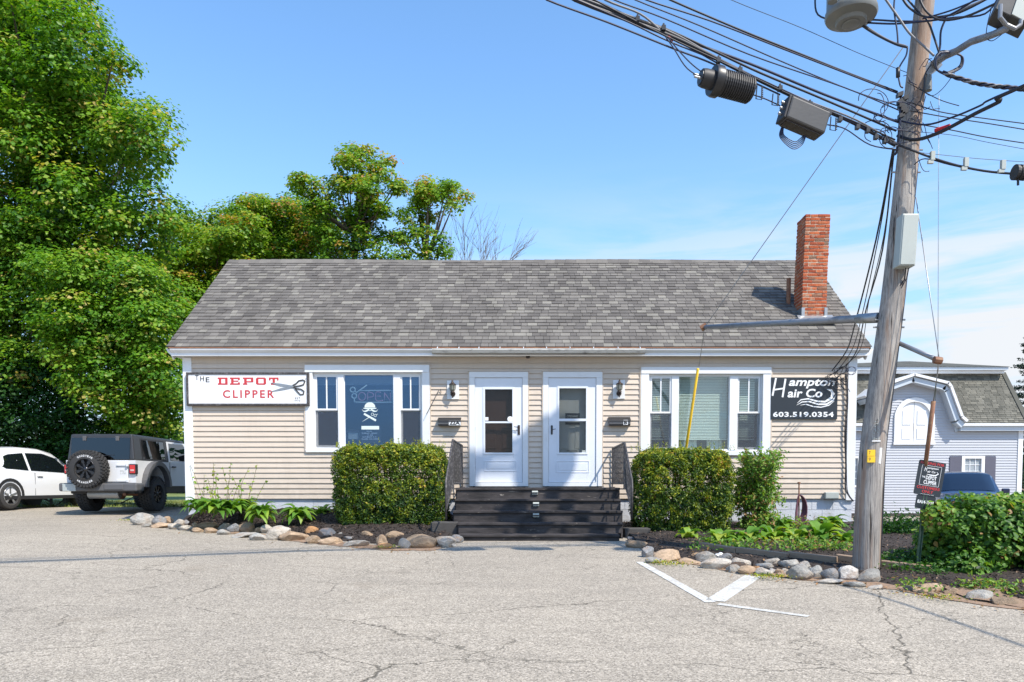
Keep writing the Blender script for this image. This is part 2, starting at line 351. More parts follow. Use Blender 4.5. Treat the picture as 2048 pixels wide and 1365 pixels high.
M['maple'] = leaf_mat('maple_leaf', [(0, (.016, .055, .01)), (.3, (.05, .15, .012)), (.55, (.12, .27, .018)), (.8, (.22, .35, .03)), (.93, (.33, .36, .06)), (1, (.44, .34, .10))])
M['maple2'] = leaf_mat('yellowing_maple_leaf', [(0, (.02, .06, .01)), (.3, (.06, .16, .012)), (.55, (.135, .28, .018)), (.8, (.25, .36, .03)), (.94, (.36, .37, .05)), (1, (.44, .24, .06))])
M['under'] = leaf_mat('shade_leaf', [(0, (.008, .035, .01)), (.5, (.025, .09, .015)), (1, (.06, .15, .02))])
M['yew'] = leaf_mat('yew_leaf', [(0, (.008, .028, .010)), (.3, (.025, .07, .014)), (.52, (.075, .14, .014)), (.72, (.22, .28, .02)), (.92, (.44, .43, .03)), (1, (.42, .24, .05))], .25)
M['ivy'] = leaf_mat('ivy_leaf', [(0, (.015, .045, .012)), (.35, (.045, .13, .02)), (.65, (.12, .25, .03)), (.9, (.24, .36, .05)), (1, (.30, .17, .07))], .35, .5, .35)
M['hosta'] = leaf_mat('hosta_leaf', [(0, (.05, .14, .02)), (.4, (.11, .25, .03)), (.75, (.22, .36, .04)), (1, (.36, .42, .06))], .35)
M['spruce'] = leaf_mat('spruce_needle', [(0, (.01, .03, .025)), (1, (.05, .10, .07))], .15)
M['dryleaf'] = leaf_mat('dry_leaf', [(0, (.25, .12, .04)), (1, (.4, .25, .12))], .2)

# ------------------------------------------------------------------ mesh helpers
def link(o, parent=None):
    C.objects.link(o)
    if parent is not None: o.parent = parent
    return o
def tag(o, label=None, cat=None, group=None, kind=None):
    if label: o['label'] = label
    if cat: o['category'] = cat
    if group: o['group'] = group
    if kind: o['kind'] = kind
    return o
def thing(name, loc, label, cat, group=None, rz=0):
    o = bpy.data.objects.new(name, None); o.location = loc; o.rotation_euler = (0, 0, rz); o.empty_display_size = .2
    C.objects.link(o); o['wo'] = 1; return tag(o, label, cat, group)
class MB:
    def __init__(s): s.v = []; s.f = []
    def add(s, v, f):
        n = len(s.v); s.v += [tuple(a) for a in v]; s.f += [tuple(i + n for i in q) for q in f]; return s
    def box(s, x0, x1, y0, y1, z0, z1):
        if x0 > x1: x0, x1 = x1, x0
        if y0 > y1: y0, y1 = y1, y0
        if z0 > z1: z0, z1 = z1, z0
        return s.add([(x0,y0,z0),(x1,y0,z0),(x1,y1,z0),(x0,y1,z0),(x0,y0,z1),(x1,y0,z1),(x1,y1,z1),(x0,y1,z1)],
                     [(0,3,2,1),(4,5,6,7),(0,1,5,4),(1,2,6,5),(2,3,7,6),(3,0,4,7)])
    def obox(s, c, ax, ay, az):          # box by centre and three half vectors
        c, ax, ay, az = map(Vector, (c, ax, ay, az)); v = []
        for k in (-1, 1):
            for (i, j) in ((-1,-1),(1,-1),(1,1),(-1,1)): v.append(c + ax*i + ay*j + az*k)
        return s.add(v, [(0,3,2,1),(4,5,6,7),(0,1,5,4),(1,2,6,5),(2,3,7,6),(3,0,4,7)])
    def prism(s, pts, y0, y1):           # polygon in x,z pushed along y
        n = len(pts); v = [(x, y0, z) for x, z in pts] + [(x, y1, z) for x, z in pts]
        f = [tuple(range(n)), tuple(range(2*n-1, n-1, -1))] + [(i, i+n, (i+1)%n+n, (i+1)%n) for i in range(n)]
        return s.add(v, f)
    def prismx(s, pts, x0, x1):          # polygon in y,z pushed along x
        n = len(pts); v = [(x0, y, z) for y, z in pts] + [(x1, y, z) for y, z in pts]
        f = [tuple(range(n)), tuple(range(2*n-1, n-1, -1))] + [(i, i+n, (i+1)%n+n, (i+1)%n) for i in range(n)]
        return s.add(v, f)
    def tube(s, pts, r, n=6, cap=True):
        pts = [Vector(p) for p in pts]; m = len(pts)
        rr = r if hasattr(r, '__len__') else [r] * m
        up = None; v = []
        for i, p in enumerate(pts):
            d = (pts[min(i+1, m-1)] - pts[max(i-1, 0)])
            if d.length < 1e-9: d = Vector((0, 0, 1))
            d.normalize()
            if up is None: up = d.orthogonal().normalized()
            else:
                up = (up - d * up.dot(d)); up = up.normalized() if up.length > 1e-6 else d.orthogonal().normalized()
            w = d.cross(up)
            for k in range(n):
                a = 2 * math.pi * k / n; v.append(p + (up * math.cos(a) + w * math.sin(a)) * rr[i])
        f = [(i*n+k, i*n+(k+1)%n, (i+1)*n+(k+1)%n, (i+1)*n+k) for i in range(m-1) for k in range(n)]
        if cap: f += [tuple(range(n-1, -1, -1)), tuple(range((m-1)*n, m*n))]
        return s.add(v, f)
    def lathe(s, prof, c=(0,0,0), n=20, ax='z', cap=True):   # prof: (radius, height)
        v = []; c = Vector(c)
        for r, h in prof:
            for k in range(n):
                a = 2*math.pi*k/n; x, y = r*math.cos(a), r*math.sin(a)
                v.append(c + Vector({'z': (x, y, h), 'y': (x, h, y), 'x': (h, x, y)}[ax]))
        m = len(prof)
        f = [(i*n+k, i*n+(k+1)%n, (i+1)*n+(k+1)%n, (i+1)*n+k) for i in range(m-1) for k in range(n)]
        if cap: f += [tuple(range(n-1, -1, -1)), tuple(range((m-1)*n, m*n))]
        return s.add(v, f)
    def mesh(s, name, m, smooth=False):
        me = bpy.data.meshes.new(name); me.from_pydata(s.v, [], s.f); me.materials.append(M[m] if isinstance(m, str) else m)
        me.validate()
        if smooth: me.shade_smooth(); 
        return me
    def build(s, name, m, parent=None, smooth=False, bevel=0, auto=False, label=None, kind=None):
        import bmesh
        me = s.mesh(name, m, smooth)
        bm = bmesh.new(); bm.from_mesh(me); bmesh.ops.recalc_face_normals(bm, faces=bm.faces); bm.to_mesh(me); bm.free()
        if smooth and auto: 
            me.set_sharp_from_angle(angle=R(40))
        o = bpy.data.objects.new(name, me); link(o, parent)
        if parent is not None and parent.get('wo'): o.location = -parent.location
        if bevel:
            b = o.modifiers.new('bevel', 'BEVEL'); b.width = bevel; b.segments = 2; b.limit_method = 'ANGLE'
        if label: o['label'] = label
        if kind: o['kind'] = kind
        return o
def inst(name, me, parent, loc, rot=(0,0,0), scale=(1,1,1)):    # a piece sharing mesh data; loc in world space
    o = bpy.data.objects.new(name, me); link(o, parent)
    l = Vector(loc)
    if parent is not None and parent.get('wo'): l = l - parent.location
    o.location = l; o.rotation_euler = rot; o.scale = scale; return o
def settint(me, arr):
    a = me.attributes.new('tint', 'FLOAT', 'FACE'); a.data.foreach_set('value', np.asarray(arr, dtype=np.float32))
def np_mesh(name, V, Fq, m, tint=None, smooth=False):            # V (n,3), Fq (k,3|4)
    me = bpy.data.meshes.new(name); nv, nf, w = len(V), len(Fq), Fq.shape[1]
    me.vertices.add(nv); me.vertices.foreach_set('co', V.astype(np.float32).ravel())
    me.loops.add(nf*w); me.loops.foreach_set('vertex_index', Fq.astype(np.int32).ravel())
    me.polygons.add(nf); me.polygons.foreach_set('loop_start', np.arange(0, nf*w, w, dtype=np.int32))
    me.polygons.foreach_set('loop_total', np.full(nf, w, dtype=np.int32))
    me.update(calc_edges=True); me.materials.append(M[m])
    if tint is not None: settint(me, tint)
    if smooth: me.shade_smooth()
    return me
def place(name, me, parent=None, **k):
    o = bpy.data.objects.new(name, me); link(o, parent)
    if parent is not None and parent.get('wo'): o.location = -parent.location
    return tag(o, **k)

# leaves: each a folded kite (two triangles) lying across its normal
def leaves(c, nrm, size, tint, name, m, wide=.62, lobes=False):
    n = len(c); nrm = nrm / (np.linalg.norm(nrm, axis=1, keepdims=True) + 1e-9)
    r = rng.normal(size=(n, 3)); t = np.cross(nrm, r); t /= (np.linalg.norm(t, axis=1, keepdims=True) + 1e-9)
    b = np.cross(nrm, t); s = size[:, None]
    if not lobes:
        V = np.stack([c - t*s*.5, c + b*s*wide*.5 + nrm*s*.10, c + t*s*.5 - nrm*s*.08, c - b*s*wide*.5 + nrm*s*.10], 1).reshape(-1, 3)
        Fq = np.arange(n*4).reshape(n, 4)
        Fq = np.concatenate([Fq[:, [0, 1, 2]], Fq[:, [0, 2, 3]]], 1).reshape(-1, 3)
        return np_mesh(name, V, Fq, m, np.repeat(tint, 2))
    # pointed leaf with shoulders: 6 outline points and the midrib
    pts = [(-.5, 0, 0), (-.22, .42, .10), (.12, .36, .06), (.55, 0, -.12), (.12, -.36, .06), (-.22, -.42, .10)]
    V = np.stack([c + t*s*a + b*s*wide*w_ + nrm*s*h for a, w_, h in pts], 1).reshape(-1, 3)
    base = np.arange(n)[:, None] * 6
    tri = np.array([[0,1,2],[0,2,3],[0,3,4],[0,4,5]])
    Fq = (base[:, :, None] + tri[None]).reshape(-1, 3)
    return np_mesh(name, V, Fq, m, np.repeat(tint, 4))

def inpoly(px, py, poly):
    c = False; n = len(poly); dmin = 1e9
    for i in range(n):
        x1, y1 = poly[i]; x2, y2 = poly[(i+1) % n]
        if (y1 > py) != (y2 > py) and px < (x2-x1)*(py-y1)/(y2-y1)+x1: c = not c
        L = (x2-x1)**2+(y2-y1)**2; t = max(0, min(1, ((px-x1)*(x2-x1)+(py-y1)*(y2-y1))/max(L, 1e-9)))
        dmin = min(dmin, math.hypot(px-(x1+t*(x2-x1)), py-(y1+t*(y2-y1))))
    return c, dmin
def blobs_in(poly, Y, yd, n, rmin, rmax):      # rounded masses of a crown, filling its measured outline
    xs = [p[0] for p in poly]; ys = [p[1] for p in poly]; out = []; tries = 0
    while len(out) < n and tries < n * 60:
        tries += 1
        px, py = random.uniform(min(xs), max(xs)), random.uniform(min(ys), max(ys)); r = random.uniform(rmin, rmax); y = Y + random.uniform(-yd, yd)
        ins, d = inpoly(px, py, poly); rp = r * F / y
        if not ins: continue
        if d < rp * .8:
            r = max(rmin * .45, d / .8 * y / F)
            if d < rmin * .3 * F / y: continue
        q = P(px, py, y)
        if any((q - Vector(o[:3])).length < (r + o[3]) * .38 for o in out): continue
        out.append((q.x, q.y, q.z, r))
    return out
def crown_mesh(name, blobs, dens, lsize, m, t0=.5, tv=.22, rc=(.3, .5), up=.55, autumn=.03, topwarm=.0):
    cs, ns, ts, ss = [], [], [], []
    zs = [b[2] for b in blobs]; z0, z1 = min(zs), max(zs) + .01
    for (x, y, z, r) in blobs:
        nc = max(5, int(21 * r * r / (rc[1] ** 2) * .42))
        d = rng.normal(size=(nc, 3)); d /= np.linalg.norm(d, axis=1, keepdims=True)
        d[:, 1] = np.where((d[:, 1] > .45) & (rng.random(nc) < .6), -d[:, 1], d[:, 1])
        cc = np.array([x, y, z]) + d * r * rng.uniform(.55, 1.04, (nc, 1)) * np.array([1, 1, .9])
        for k in range(nc):
            rr = rng.uniform(*rc); nl = max(6, int(dens * rr * rr * 100 * rng.uniform(.5, 1.3)))
            e = rng.normal(size=(nl, 3)); e /= np.linalg.norm(e, axis=1, keepdims=True)
            e[:, 2] = np.where(rng.random(nl) < up, np.abs(e[:, 2]), e[:, 2])
            rad = rr * rng.uniform(.45, 1.12, (nl, 1)) ** .7
            cs.append(cc[k] + e * rad * np.array([1.15, 1.15, .62]))
            ns.append(e * .55 + d[k] * .35 + np.array([0, -.12, .75]) + rng.normal(size=(nl, 3)) * .30)
            ct = t0 + rng.normal() * tv + topwarm * ((z - z0) / (z1 - z0) - .4)
            if rng.random() < autumn: ct = rng.uniform(.84, 1.0)
            ts.append(np.clip(ct + rng.normal(size=nl) * .09, 0, 1)); ss.append(lsize * rng.uniform(.65, 1.3, nl))
    return leaves(np.concatenate(cs), np.concatenate(ns), np.concatenate(ss), np.concatenate(ts), name, m, .8)
def bez(a, b, sag=0, n=10, side=0):
    a, b = Vector(a), Vector(b); return [a.lerp(b, i/n) + Vector((side*4*(i/n)*(1-i/n), 0, -sag*4*(i/n)*(1-i/n))) for i in range(n+1)]
def smoothpts(pts, sub=5):              # Catmull-Rom through measured points
    pts = [Vector(p) for p in pts]; out = []
    for i in range(len(pts)-1):
        p0, p1, p2, p3 = pts[max(i-1, 0)], pts[i], pts[i+1], pts[min(i+2, len(pts)-1)]
        for k in range(sub):
            t = k/sub; out.append(.5*((2*p1)+(p2-p0)*t+(2*p0-5*p1+4*p2-p3)*t*t+(3*p1-p0-3*p2+p3)*t**3))
    out.append(pts[-1]); return out
def ribbon(mb, pts, ws, y, th=.002):    # flat stroke in the x,z plane
    pts = [Vector((p[0], 0, p[1])) for p in pts]; m = len(pts); L, Rr = [], []
    for i in range(m):
        d = (pts[min(i+1, m-1)] - pts[max(i-1, 0)]).normalized(); nrm = Vector((-d.z, 0, d.x)); w = ws[i] if hasattr(ws, '__len__') else ws
        L.append(pts[i] + nrm*w/2); Rr.append(pts[i] - nrm*w/2)
    v = [(p.x, y-th, p.z) for p in L] + [(p.x, y-th, p.z) for p in Rr] + [(p.x, y, p.z) for p in L] + [(p.x, y, p.z) for p in Rr]; f = []
    for i in range(m-1):
        f += [(i, i+1, m+i+1, m+i), (2*m+i, 3*m+i, 3*m+i+1, 2*m+i+1), (i, 2*m+i, 2*m+i+1, i+1), (m+i, m+i+1, 3*m+i+1, 3*m+i)]
    f += [(0, m, 3*m, 2*m), (m-1, 3*m-1, 4*m-1, 2*m-1)]
    mb.add(v, f); return mb
def text(body, box, y, m, parent, name='lettering', bold=0, shear=0, th=.002, spacing=1, Mx=None, keep=False):
    x0, x1, z0, z1 = box                # fitted to a measured rectangle of the x,z plane, or of Mx's local plane
    cu = bpy.data.curves.new('lettering', 'FONT'); cu.body = body; cu.offset = bold; cu.shear = shear; cu.space_character = spacing; cu.resolution_u = 3
    tmp = bpy.data.objects.new('lettering', cu); C.objects.link(tmp)
    bpy.context.view_layer.update()
    me = bpy.data.meshes.new_from_object(tmp.evaluated_get(bpy.context.evaluated_depsgraph_get()))
    bpy.data.objects.remove(tmp); bpy.data.curves.remove(cu)
    n = len(me.vertices); co = np.empty(n*3); me.vertices.foreach_get('co', co); co = co.reshape(n, 3)
    lo, hi = co.min(0), co.max(0); s = (hi - lo); sx_, sz_ = (x1-x0)/s[0], (z1-z0)/s[1]
    if keep: sx_ = sz_ = min(sx_, sz_)
    out = np.zeros_like(co); out[:, 0] = x0 + (co[:, 0]-lo[0])*sx_; out[:, 2] = z0 + (co[:, 1]-lo[1])*sz_; out[:, 1] = y
    me.vertices.foreach_set('co', out.ravel()); me.materials.clear(); me.materials.append(M[m])
    if Mx is not None: me.transform(Mx)
    me.name = name; me.update()
    return place(name, me, parent)
# ================================================================== GROUND
def sheet(name, xs, ys, dz, m, kind='structure', zf=None, keep=None):
    nx, ny = len(xs), len(ys); zf = zf or height
    v = [(x, y, zf(x, y) + dz) for y in ys for x in xs]
    f = [(j*nx+i, j*nx+i+1, (j+1)*nx+i+1, (j+1)*nx+i) for j in range(ny-1) for i in range(nx-1)
         if keep is None or keep((xs[i]+xs[i+1])/2, (ys[j]+ys[j+1])/2)]
    me = bpy.data.meshes.new(name); me.from_pydata(v, [], f); me.materials.append(M[m]); me.shade_smooth()
    o = bpy.data.objects.new(name, me); link(o); return tag(o, kind=kind)
def lin(a, b, n): return [a + (b-a)*i/(n-1) for i in range(n)]
ground = sheet('ground', [-900, -200, -60] + lin(-40, 30, 71) + [60, 200, 900], [-900, -100, -20] + lin(-10, 34, 89) + [60, 150, 1000], -.02, 'soil')
parking = sheet('parking_lot', [-60, -40] + lin(-24, 14, 77) + [30, 60], [-60, -30] + lin(-10, 21, 63), 0, 'asphalt',
                keep=lambda x, y: y < 21 and not (-6.6 < x < 9 and y > 14.4) and not (x > 8 and y > 14))
driveway = sheet('driveway', lin(9, 30, 22), lin(14, 29, 31), .004, 'asphalt')
lawn = sheet('lawn', [-60] + lin(-34, -5, 59), lin(21, 40, 39) + [60], .0, 'lawn')

# lawn blades near the cars
n = 9000; gx = rng.uniform(-22, -6.5, n); gy = 21 + rng.random(n)**1.5*8
gz = np.array([height(a, b) for a, b in zip(gx, gy)])
hgt = rng.uniform(.03, .09, n); an = rng.uniform(0, 6.28, n); w = .012
dx, dy = np.cos(an)*w, np.sin(an)*w
V = np.stack([np.stack([gx-dx, gy-dy, gz], 1), np.stack([gx+dx, gy+dy, gz], 1), np.stack([gx+rng.normal(size=n)*.03, gy+rng.normal(size=n)*.03, gz+hgt], 1)], 1).reshape(-1, 3)
place('grass', np_mesh('grass', V, np.arange(n*3).reshape(n, 3), 'lawn'), label='short sunlit lawn grass behind the two parked cars at left', cat='grass', kind='stuff')

# painted parking lines, 4 mm above the asphalt
def gline(a, b, w0, w1, name):
    A, B = G(*a), G(*b); d = (B-A); d.z = 0; d.normalize(); s = Vector((-d.y, d.x, 0)); v = []; N = 14
    for i in range(N+1):
        p = A.lerp(B, i/N); w = w0 + (w1-w0)*i/N
        for e in (-.5, .5):
            q = p + s*w*e; v.append((q.x, q.y, height(q.x, q.y) + .005))
    f = [(2*i, 2*i+2, 2*i+3, 2*i+1) for i in range(N)]
    me = bpy.data.meshes.new(name); me.from_pydata(v, [], f); me.materials.append(M['line'])
    return place(name, me, kind='structure')
gline((1279, 1125), (1421, 1206), .10, .11, 'road_marking')
gline((1507, 1153), (1430, 1203), .19, .19, 'road_marking')
gline((1437, 1209.5), (1617, 1234), .085, .075, 'road_marking')

# ---- planting beds: mulch between the stone edge and the wall
YW = 14.6
FRONT_L = [G(*p) for p in ((252, 1043), (300, 1048), (370, 1056), (470, 1067), (560, 1078), (660, 1089), (780, 1100), (870, 1100), (912, 1088))]
FRONT_R = [G(*p) for p in ((1258, 1090), (1300, 1108), (1360, 1122), (1430, 1135), (1520, 1146), (1600, 1156), (1700, 1166), (1760, 1172), (1850, 1190), (1950, 1204), (2060, 1220), (2200, 1245))]
def interp(poly, x):
    if x <= poly[0].x: return poly[0].y
    for a, b in zip(poly, poly[1:]):
        if a.x <= x <= b.x: return a.y + (b.y-a.y)*(x-a.x)/(b.x-a.x + 1e-9)
    return poly[-1].y
def bedz_l(x, y):
    f = interp(FRONT_L, x); t = min(1, max(0, (y-f)/max(.5, 14.5-f)))
    top = -.50 - .12*sstep(-2.8, -1.4, x)
    z = height(x, y) - .04; e = sstep(.25, .8, y-f)
    return z + e*.13*sstep(-7.6, -6, x) + (max(0, top - z - .10))*sstep(.2, .95, t)*sstep(-8.4, -6.6, x) + .012*math.sin(x*23+y*9)*e
def bedz_r(x, y):
    f = interp(FRONT_R, x); e = sstep(.1, .7, y-f)
    return height(x, y) - .03 + e*.10 + .012*math.sin(x*19+y*13)*e
def bed(name, front, zf, x0, x1, back, m, nx=60, ny=14, dz=0):
    v = []; f = []
    for i in range(nx+1):
        x = x0 + (x1-x0)*i/nx; a = interp(front, x); b = back(x)
        for j in range(ny+1):
            y = a + (b-a)*j/ny; v.append((x, y, zf(x, y)+dz))
    f = [(i*(ny+1)+j, (i+1)*(ny+1)+j, (i+1)*(ny+1)+j+1, i*(ny+1)+j+1) for i in range(nx) for j in range(ny)]
    me = bpy.data.meshes.new(name); me.from_pydata(v, [], f); me.materials.append(M[m]); me.shade_smooth()
    o = bpy.data.objects.new(name, me); link(o); return tag(o, kind='structure')
bed('planting_bed', FRONT_L, bedz_l, FRONT_L[0].x+.05, -1.28, lambda x: 14.62 if x > -6.75 else 14.62-(-6.75-x)*.9, 'mulch')
bed('planting_bed', FRONT_R, bedz_r, 1.62, 13, lambda x: 14.62 if x < 6.4 else 14.62 + min(5, (x-6.4)*3), 'mulch', 90)
# sandy fringe at the foot of the stones
def fringe(front, x0, x1, name, off=.16, wd=.42):
    v = []; N = 90
    for i in range(N+1):
        x = x0 + (x1-x0)*i/N; y = interp(front, x); w = wd*(.6+.5*math.sin(i*1.7)*math.sin(i*.53+1))
        v += [(x, y-off*.6-w*.35, height(x, y-off*.6-w*.35)+.006), (x, y+.25, height(x, y+.25)+.012)]
    me = bpy.data.meshes.new(name); me.from_pydata(v, [], [(2*i, 2*i+2, 2*i+3, 2*i+1) for i in range(N)]); me.materials.append(M['soil'])
    o = bpy.data.objects.new(name, me); link(o); tag(o, kind='structure')
fringe(FRONT_L, -6.9, -1.3, 'soil_strip', .1, .3); fringe(FRONT_R, 1.6, 12, 'soil_strip')
bed('soil_slope', FRONT_R, lambda x, y: height(x, y)+.012+.05*sstep(0, .5, y-interp(FRONT_R, x))+.02*math.sin(x*7)*math.sin(y*6), 4.25, 9.5, lambda x: interp(FRONT_R, x) + .85 + .25*math.sin(x*4.1)*math.sin(x*1.7), 'soil', 60, 6, .0)
# mulch chips
def chips(name, front, zf, x0, x1, n, label, back=14.5, hi=.9, maxd=9):
    x = rng.uniform(x0, x1, n); f = np.array([interp(front, a) for a in x]); y = f + .12 + rng.random(n)*np.minimum(maxd, back-f-.12)
    z = np.array([zf(a, b) for a, b in zip(x, y)]) + .008
    L = rng.uniform(.012, .038, n); an = rng.uniform(0, 6.28, n); tl = rng.normal(size=n)*.35; wv = L*rng.uniform(.2, .5, n)
    d = np.stack([np.cos(an), np.sin(an), tl], 1)*L[:, None]*.5; s = np.stack([-np.sin(an), np.cos(an), rng.normal(size=n)*.4], 1)*wv[:, None]*.5
    c = np.stack([x, y, z], 1)
    V = np.stack([c-d-s, c+d-s, c+d+s, c-d+s], 1).reshape(-1, 3)
    place(name, np_mesh(name, V, np.arange(n*4).reshape(n, 4), 'chip', rng.random(n)**1.3*hi), label=label, cat='mulch', kind='stuff')
chips('mulch_chips', FRONT_L, bedz_l, -7.2, -1.35, 26000, 'dark bark mulch chips on the bed left of the black steps')
chips('mulch_chips', FRONT_R, bedz_r, 1.7, 9, 34000, 'dark bark mulch chips on the bed right of the black steps', 14.4, 1.0)
chips('gravel', FRONT_R, lambda x, y: bedz_r(x, y)+.012, 4.2, 9.5, 3500, 'loose dirt crumbs and leaf bits beside the pole base', 12, 1.15, 1.0)

# ================================================================== THE SHOP BUILDING
def X(px, y=YW): return P(px, 850, y).x
def Z(py, y=YW): return P(1060, py, y).z
XL, XR = X(369), X(1711)
YE, YR = 14.34, 17.4
ZE, ZR = P(1040, 693, YE).z, P(1046, 521, YR).z
RX0, RX1 = P(332, 693, YE).x, P(1745, 693, YE).x
SL = math.hypot(YR-YE, ZR-ZE); UY, UZ = (YR-YE)/SL, (ZR-ZE)/SL
ZT, ZB = Z(716), Z(998)
house = thing('shop_building', (XL, YW, ZB-.5), 'beige single storey two unit shop with grey shingled gable roof and brick chimney', 'building')
OPEN = {  # casing outer rectangles: px0, px1, py0, py1
    'wl': (612, 860, 731, 905), 'wr': (1281, 1540, 735, 911), 'dl': (939, 1056, 744, 1002), 'dr': (1086, 1204, 744, 1002)}
rects = {k: (X(a), X(b), Z(d), Z(c)) for k, (a, b, c, d) in OPEN.items()}
# wall body: a sheathing layer with real openings, and the three other walls
wb_ = MB(); zs_top = ZT + .12
def wallpieces(mb, x0, x1, z0, z1, holes, y0, y1):
    xs = sorted({x0, x1, *[h[0]+.05 for h in holes], *[h[1]-.05 for h in holes]})
    for a, b in zip(xs, xs[1:]):
        hz = [(h[2]+.05, h[3]-.05) for h in holes if h[0]+.05 <= a+1e-6 and h[1]-.05 >= b-1e-6]
        cur = z0
        for lo, hi in sorted(hz):
            if lo > cur: mb.box(a, b, y0, y1, cur, lo)
            cur = hi
        if cur < z1: mb.box(a, b, y0, y1, cur, z1)
wallpieces(wb_, XL, XR, ZB, zs_top, [(a, b, max(c, ZB-.2), d) for a, b, c, d in rects.values()], YW+.012, YW+.16)
YB = 20.2
wb_.box(XL, XL+.14, YW+.16, YB, ZB, zs_top).box(XR-.14, XR, YW+.16, YB, ZB, zs_top).box(XL, XR, YB, YB+.14, ZB, zs_top)
wb_.prismx([(YW+.02, zs_top), (YB+.12, zs_top), (YR, ZR-.12)], XL, XL+.1).prismx([(YW+.02, zs_top), (YB+.12, zs_top), (YR, ZR-.12)], XR-.1, XR)
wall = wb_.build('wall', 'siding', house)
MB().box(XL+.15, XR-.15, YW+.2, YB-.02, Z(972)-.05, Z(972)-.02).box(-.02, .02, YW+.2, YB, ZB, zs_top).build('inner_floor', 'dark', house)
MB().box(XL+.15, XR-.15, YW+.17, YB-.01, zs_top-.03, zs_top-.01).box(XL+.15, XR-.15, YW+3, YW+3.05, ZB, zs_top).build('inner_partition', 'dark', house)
# siding, one board per course and stretch of wall
CH = .1016; x0s, x1s = X(386), X(1694); ncourse = int((ZT-ZB)/CH + .5); CH = (ZT-ZB)/ncourse
cache = {}
def board_mesh(w, ch, m='siding', pr=.018):
    key = (round(w, 3), round(ch, 4), m)
    if key not in cache: cache[key] = MB().prismx([(.012, 0), (-pr, 0), (-pr-.001, .008), (-.001, ch-.002), (.012, ch-.002)], 0, w).mesh('siding_board', m)
    return cache[key]
for i in range(ncourse):
    z = ZB + i*CH; cuts = []
    for (a, b, c, d) in rects.values():
        if z + CH*.6 > c and z + CH*.4 < d: cuts.append((a, b))
    cur = x0s
    for a, b in sorted(cuts) + [(x1s, x1s)]:
        if a - cur > .02:
            w = a - cur
            if w > 2.9 and random.random() < .4:
                s = random.uniform(.35, .65)*w
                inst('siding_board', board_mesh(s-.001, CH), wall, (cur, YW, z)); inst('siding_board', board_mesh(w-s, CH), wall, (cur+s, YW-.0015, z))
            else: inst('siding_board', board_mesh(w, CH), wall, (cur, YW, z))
        cur = max(cur, b)
# foundation with block joints
fd = MB().box(XL+.03, XR-.03, YW+.03, YB+.1, -1.3, ZB-.004).build('foundation', 'foundation', house)
bw = .405; k = 0
blk = MB().box(0, .397, -.006, 0, 0, .196).mesh('block', 'foundation')
for r in range(3):
    xx = XL + .04 - (r % 2)*.2
    while xx < XR - .4:
        if xx > XL+.02 and not (-1.5 < xx < 1.2): inst('block', blk, fd, (xx, YW+.028, ZB-.006-.204*(r+1)))
        xx += bw
# corner boards
for nm, a, b in (('corner_board', X(369), X(386.5)), ('corner_board', X(1693.5), X(1711))):
    zb = ZB - .03
    MB().box(a, b, YW-.03, YW+.01, zb, ZT).box(a if a < 0 else b-.02, a+.02 if a < 0 else b, YW+.01, YW+.12, zb, ZT).build(nm, 'white', house, bevel=.004)
# eave: crown, fascia, soffit
yf = YE + .07
cr_ = MB().prismx([(YE+.012, ZE-.022), (YE+.018, Z(700, YE)), (yf-.006, Z(705, YE)), (yf+.1, Z(705, YE)), (yf+.1, ZE-.02)], RX0+.06, RX1-.06)
cr_.build('crown_moulding', 'white', house)
MB().box(XL-.14, XR+.14, yf, yf+.025, Z(712, yf), Z(705, yf)).build('fascia', 'white', house, bevel=.003)
so = MB(); xx = XL-.14
zsf = Z(712, yf)
while xx < XR+.13:
    so.box(xx, min(xx+.098, XR+.14), yf+.026, YW+.011, zsf+.006, zsf+.014); xx += .1
so.build('soffit', 'white', house)
# frieze between soffit and first course
MB().box(x0s, x1s, YW-.004, YW+.01, ZT, zsf+.006).build('frieze_board', 'siding', house)
# returns at both ends
for s, xe in ((-1, XL), (1, XR)):
    MB().prism([(xe, zsf+.01), (xe+s*.14, zsf+.01), (xe+s*.20, Z(704, YE)), (xe+s*.24, ZE-.03), (xe, ZE-.03)], YE+.08, YE+.5).build('eave_return', 'white', house)
# roof deck
dk = MB(); t = .05
dk.add([(RX0+.02, YE+.02, ZE-.018), (RX1-.02, YE+.02, ZE-.018), (RX1-.02, YR, ZR-.018), (RX0+.02, YR, ZR-.018),
        (RX0+.02, YE+.02, ZE-.05), (RX1-.02, YE+.02, ZE-.05), (RX1-.02, YR, ZR-.07), (RX0+.02, YR, ZR-.07)],
       [(0,1,2,3),(7,6,5,4),(0,4,5,1),(1,5,6,2),(2,6,7,3),(3,7,4,0)])
yb2 = 2*YR-YE
dk.add([(RX0+.02, YR, ZR-.004), (RX1-.02, YR, ZR-.004), (RX1-.02, yb2, ZE), (RX0+.02, yb2, ZE), (RX0+.02, YR, ZR-.06), (RX1-.02, YR, ZR-.06), (RX1-.02, yb2, ZE-.05), (RX0+.02, yb2, ZE-.05)],
       [(0,1,2,3),(7,6,5,4),(0,4,5,1),(1,5,6,2),(2,6,7,3),(3,7,4,0)])
roof = dk.build('roof', 'shingle', house)
MB().box(RX0+.04, RX1-.04, YE+.005, YE+.018, ZE-.035, ZE-.012).build('drip_edge', 'rust', house)
for s, xe in ((1, RX0), (-1, RX1)):     # rake boards
    v = [(xe+s*.03, YE+.03, ZE-.055), (xe+s*.03, YR, ZR-.075), (xe+s*.03, YR, ZR-.25), (xe+s*.03, YE+.2, ZE-.22),
         (xe+s*.06, YE+.03, ZE-.055), (xe+s*.06, YR, ZR-.075), (xe+s*.06, YR, ZR-.25), (xe+s*.06, YE+.2, ZE-.22)]
    MB().add(v, [(0,1,2,3),(7,6,5,4),(0,4,5,1),(1,5,6,2),(2,6,7,3),(3,7,4,0)]).build('rake_board', 'white', house)
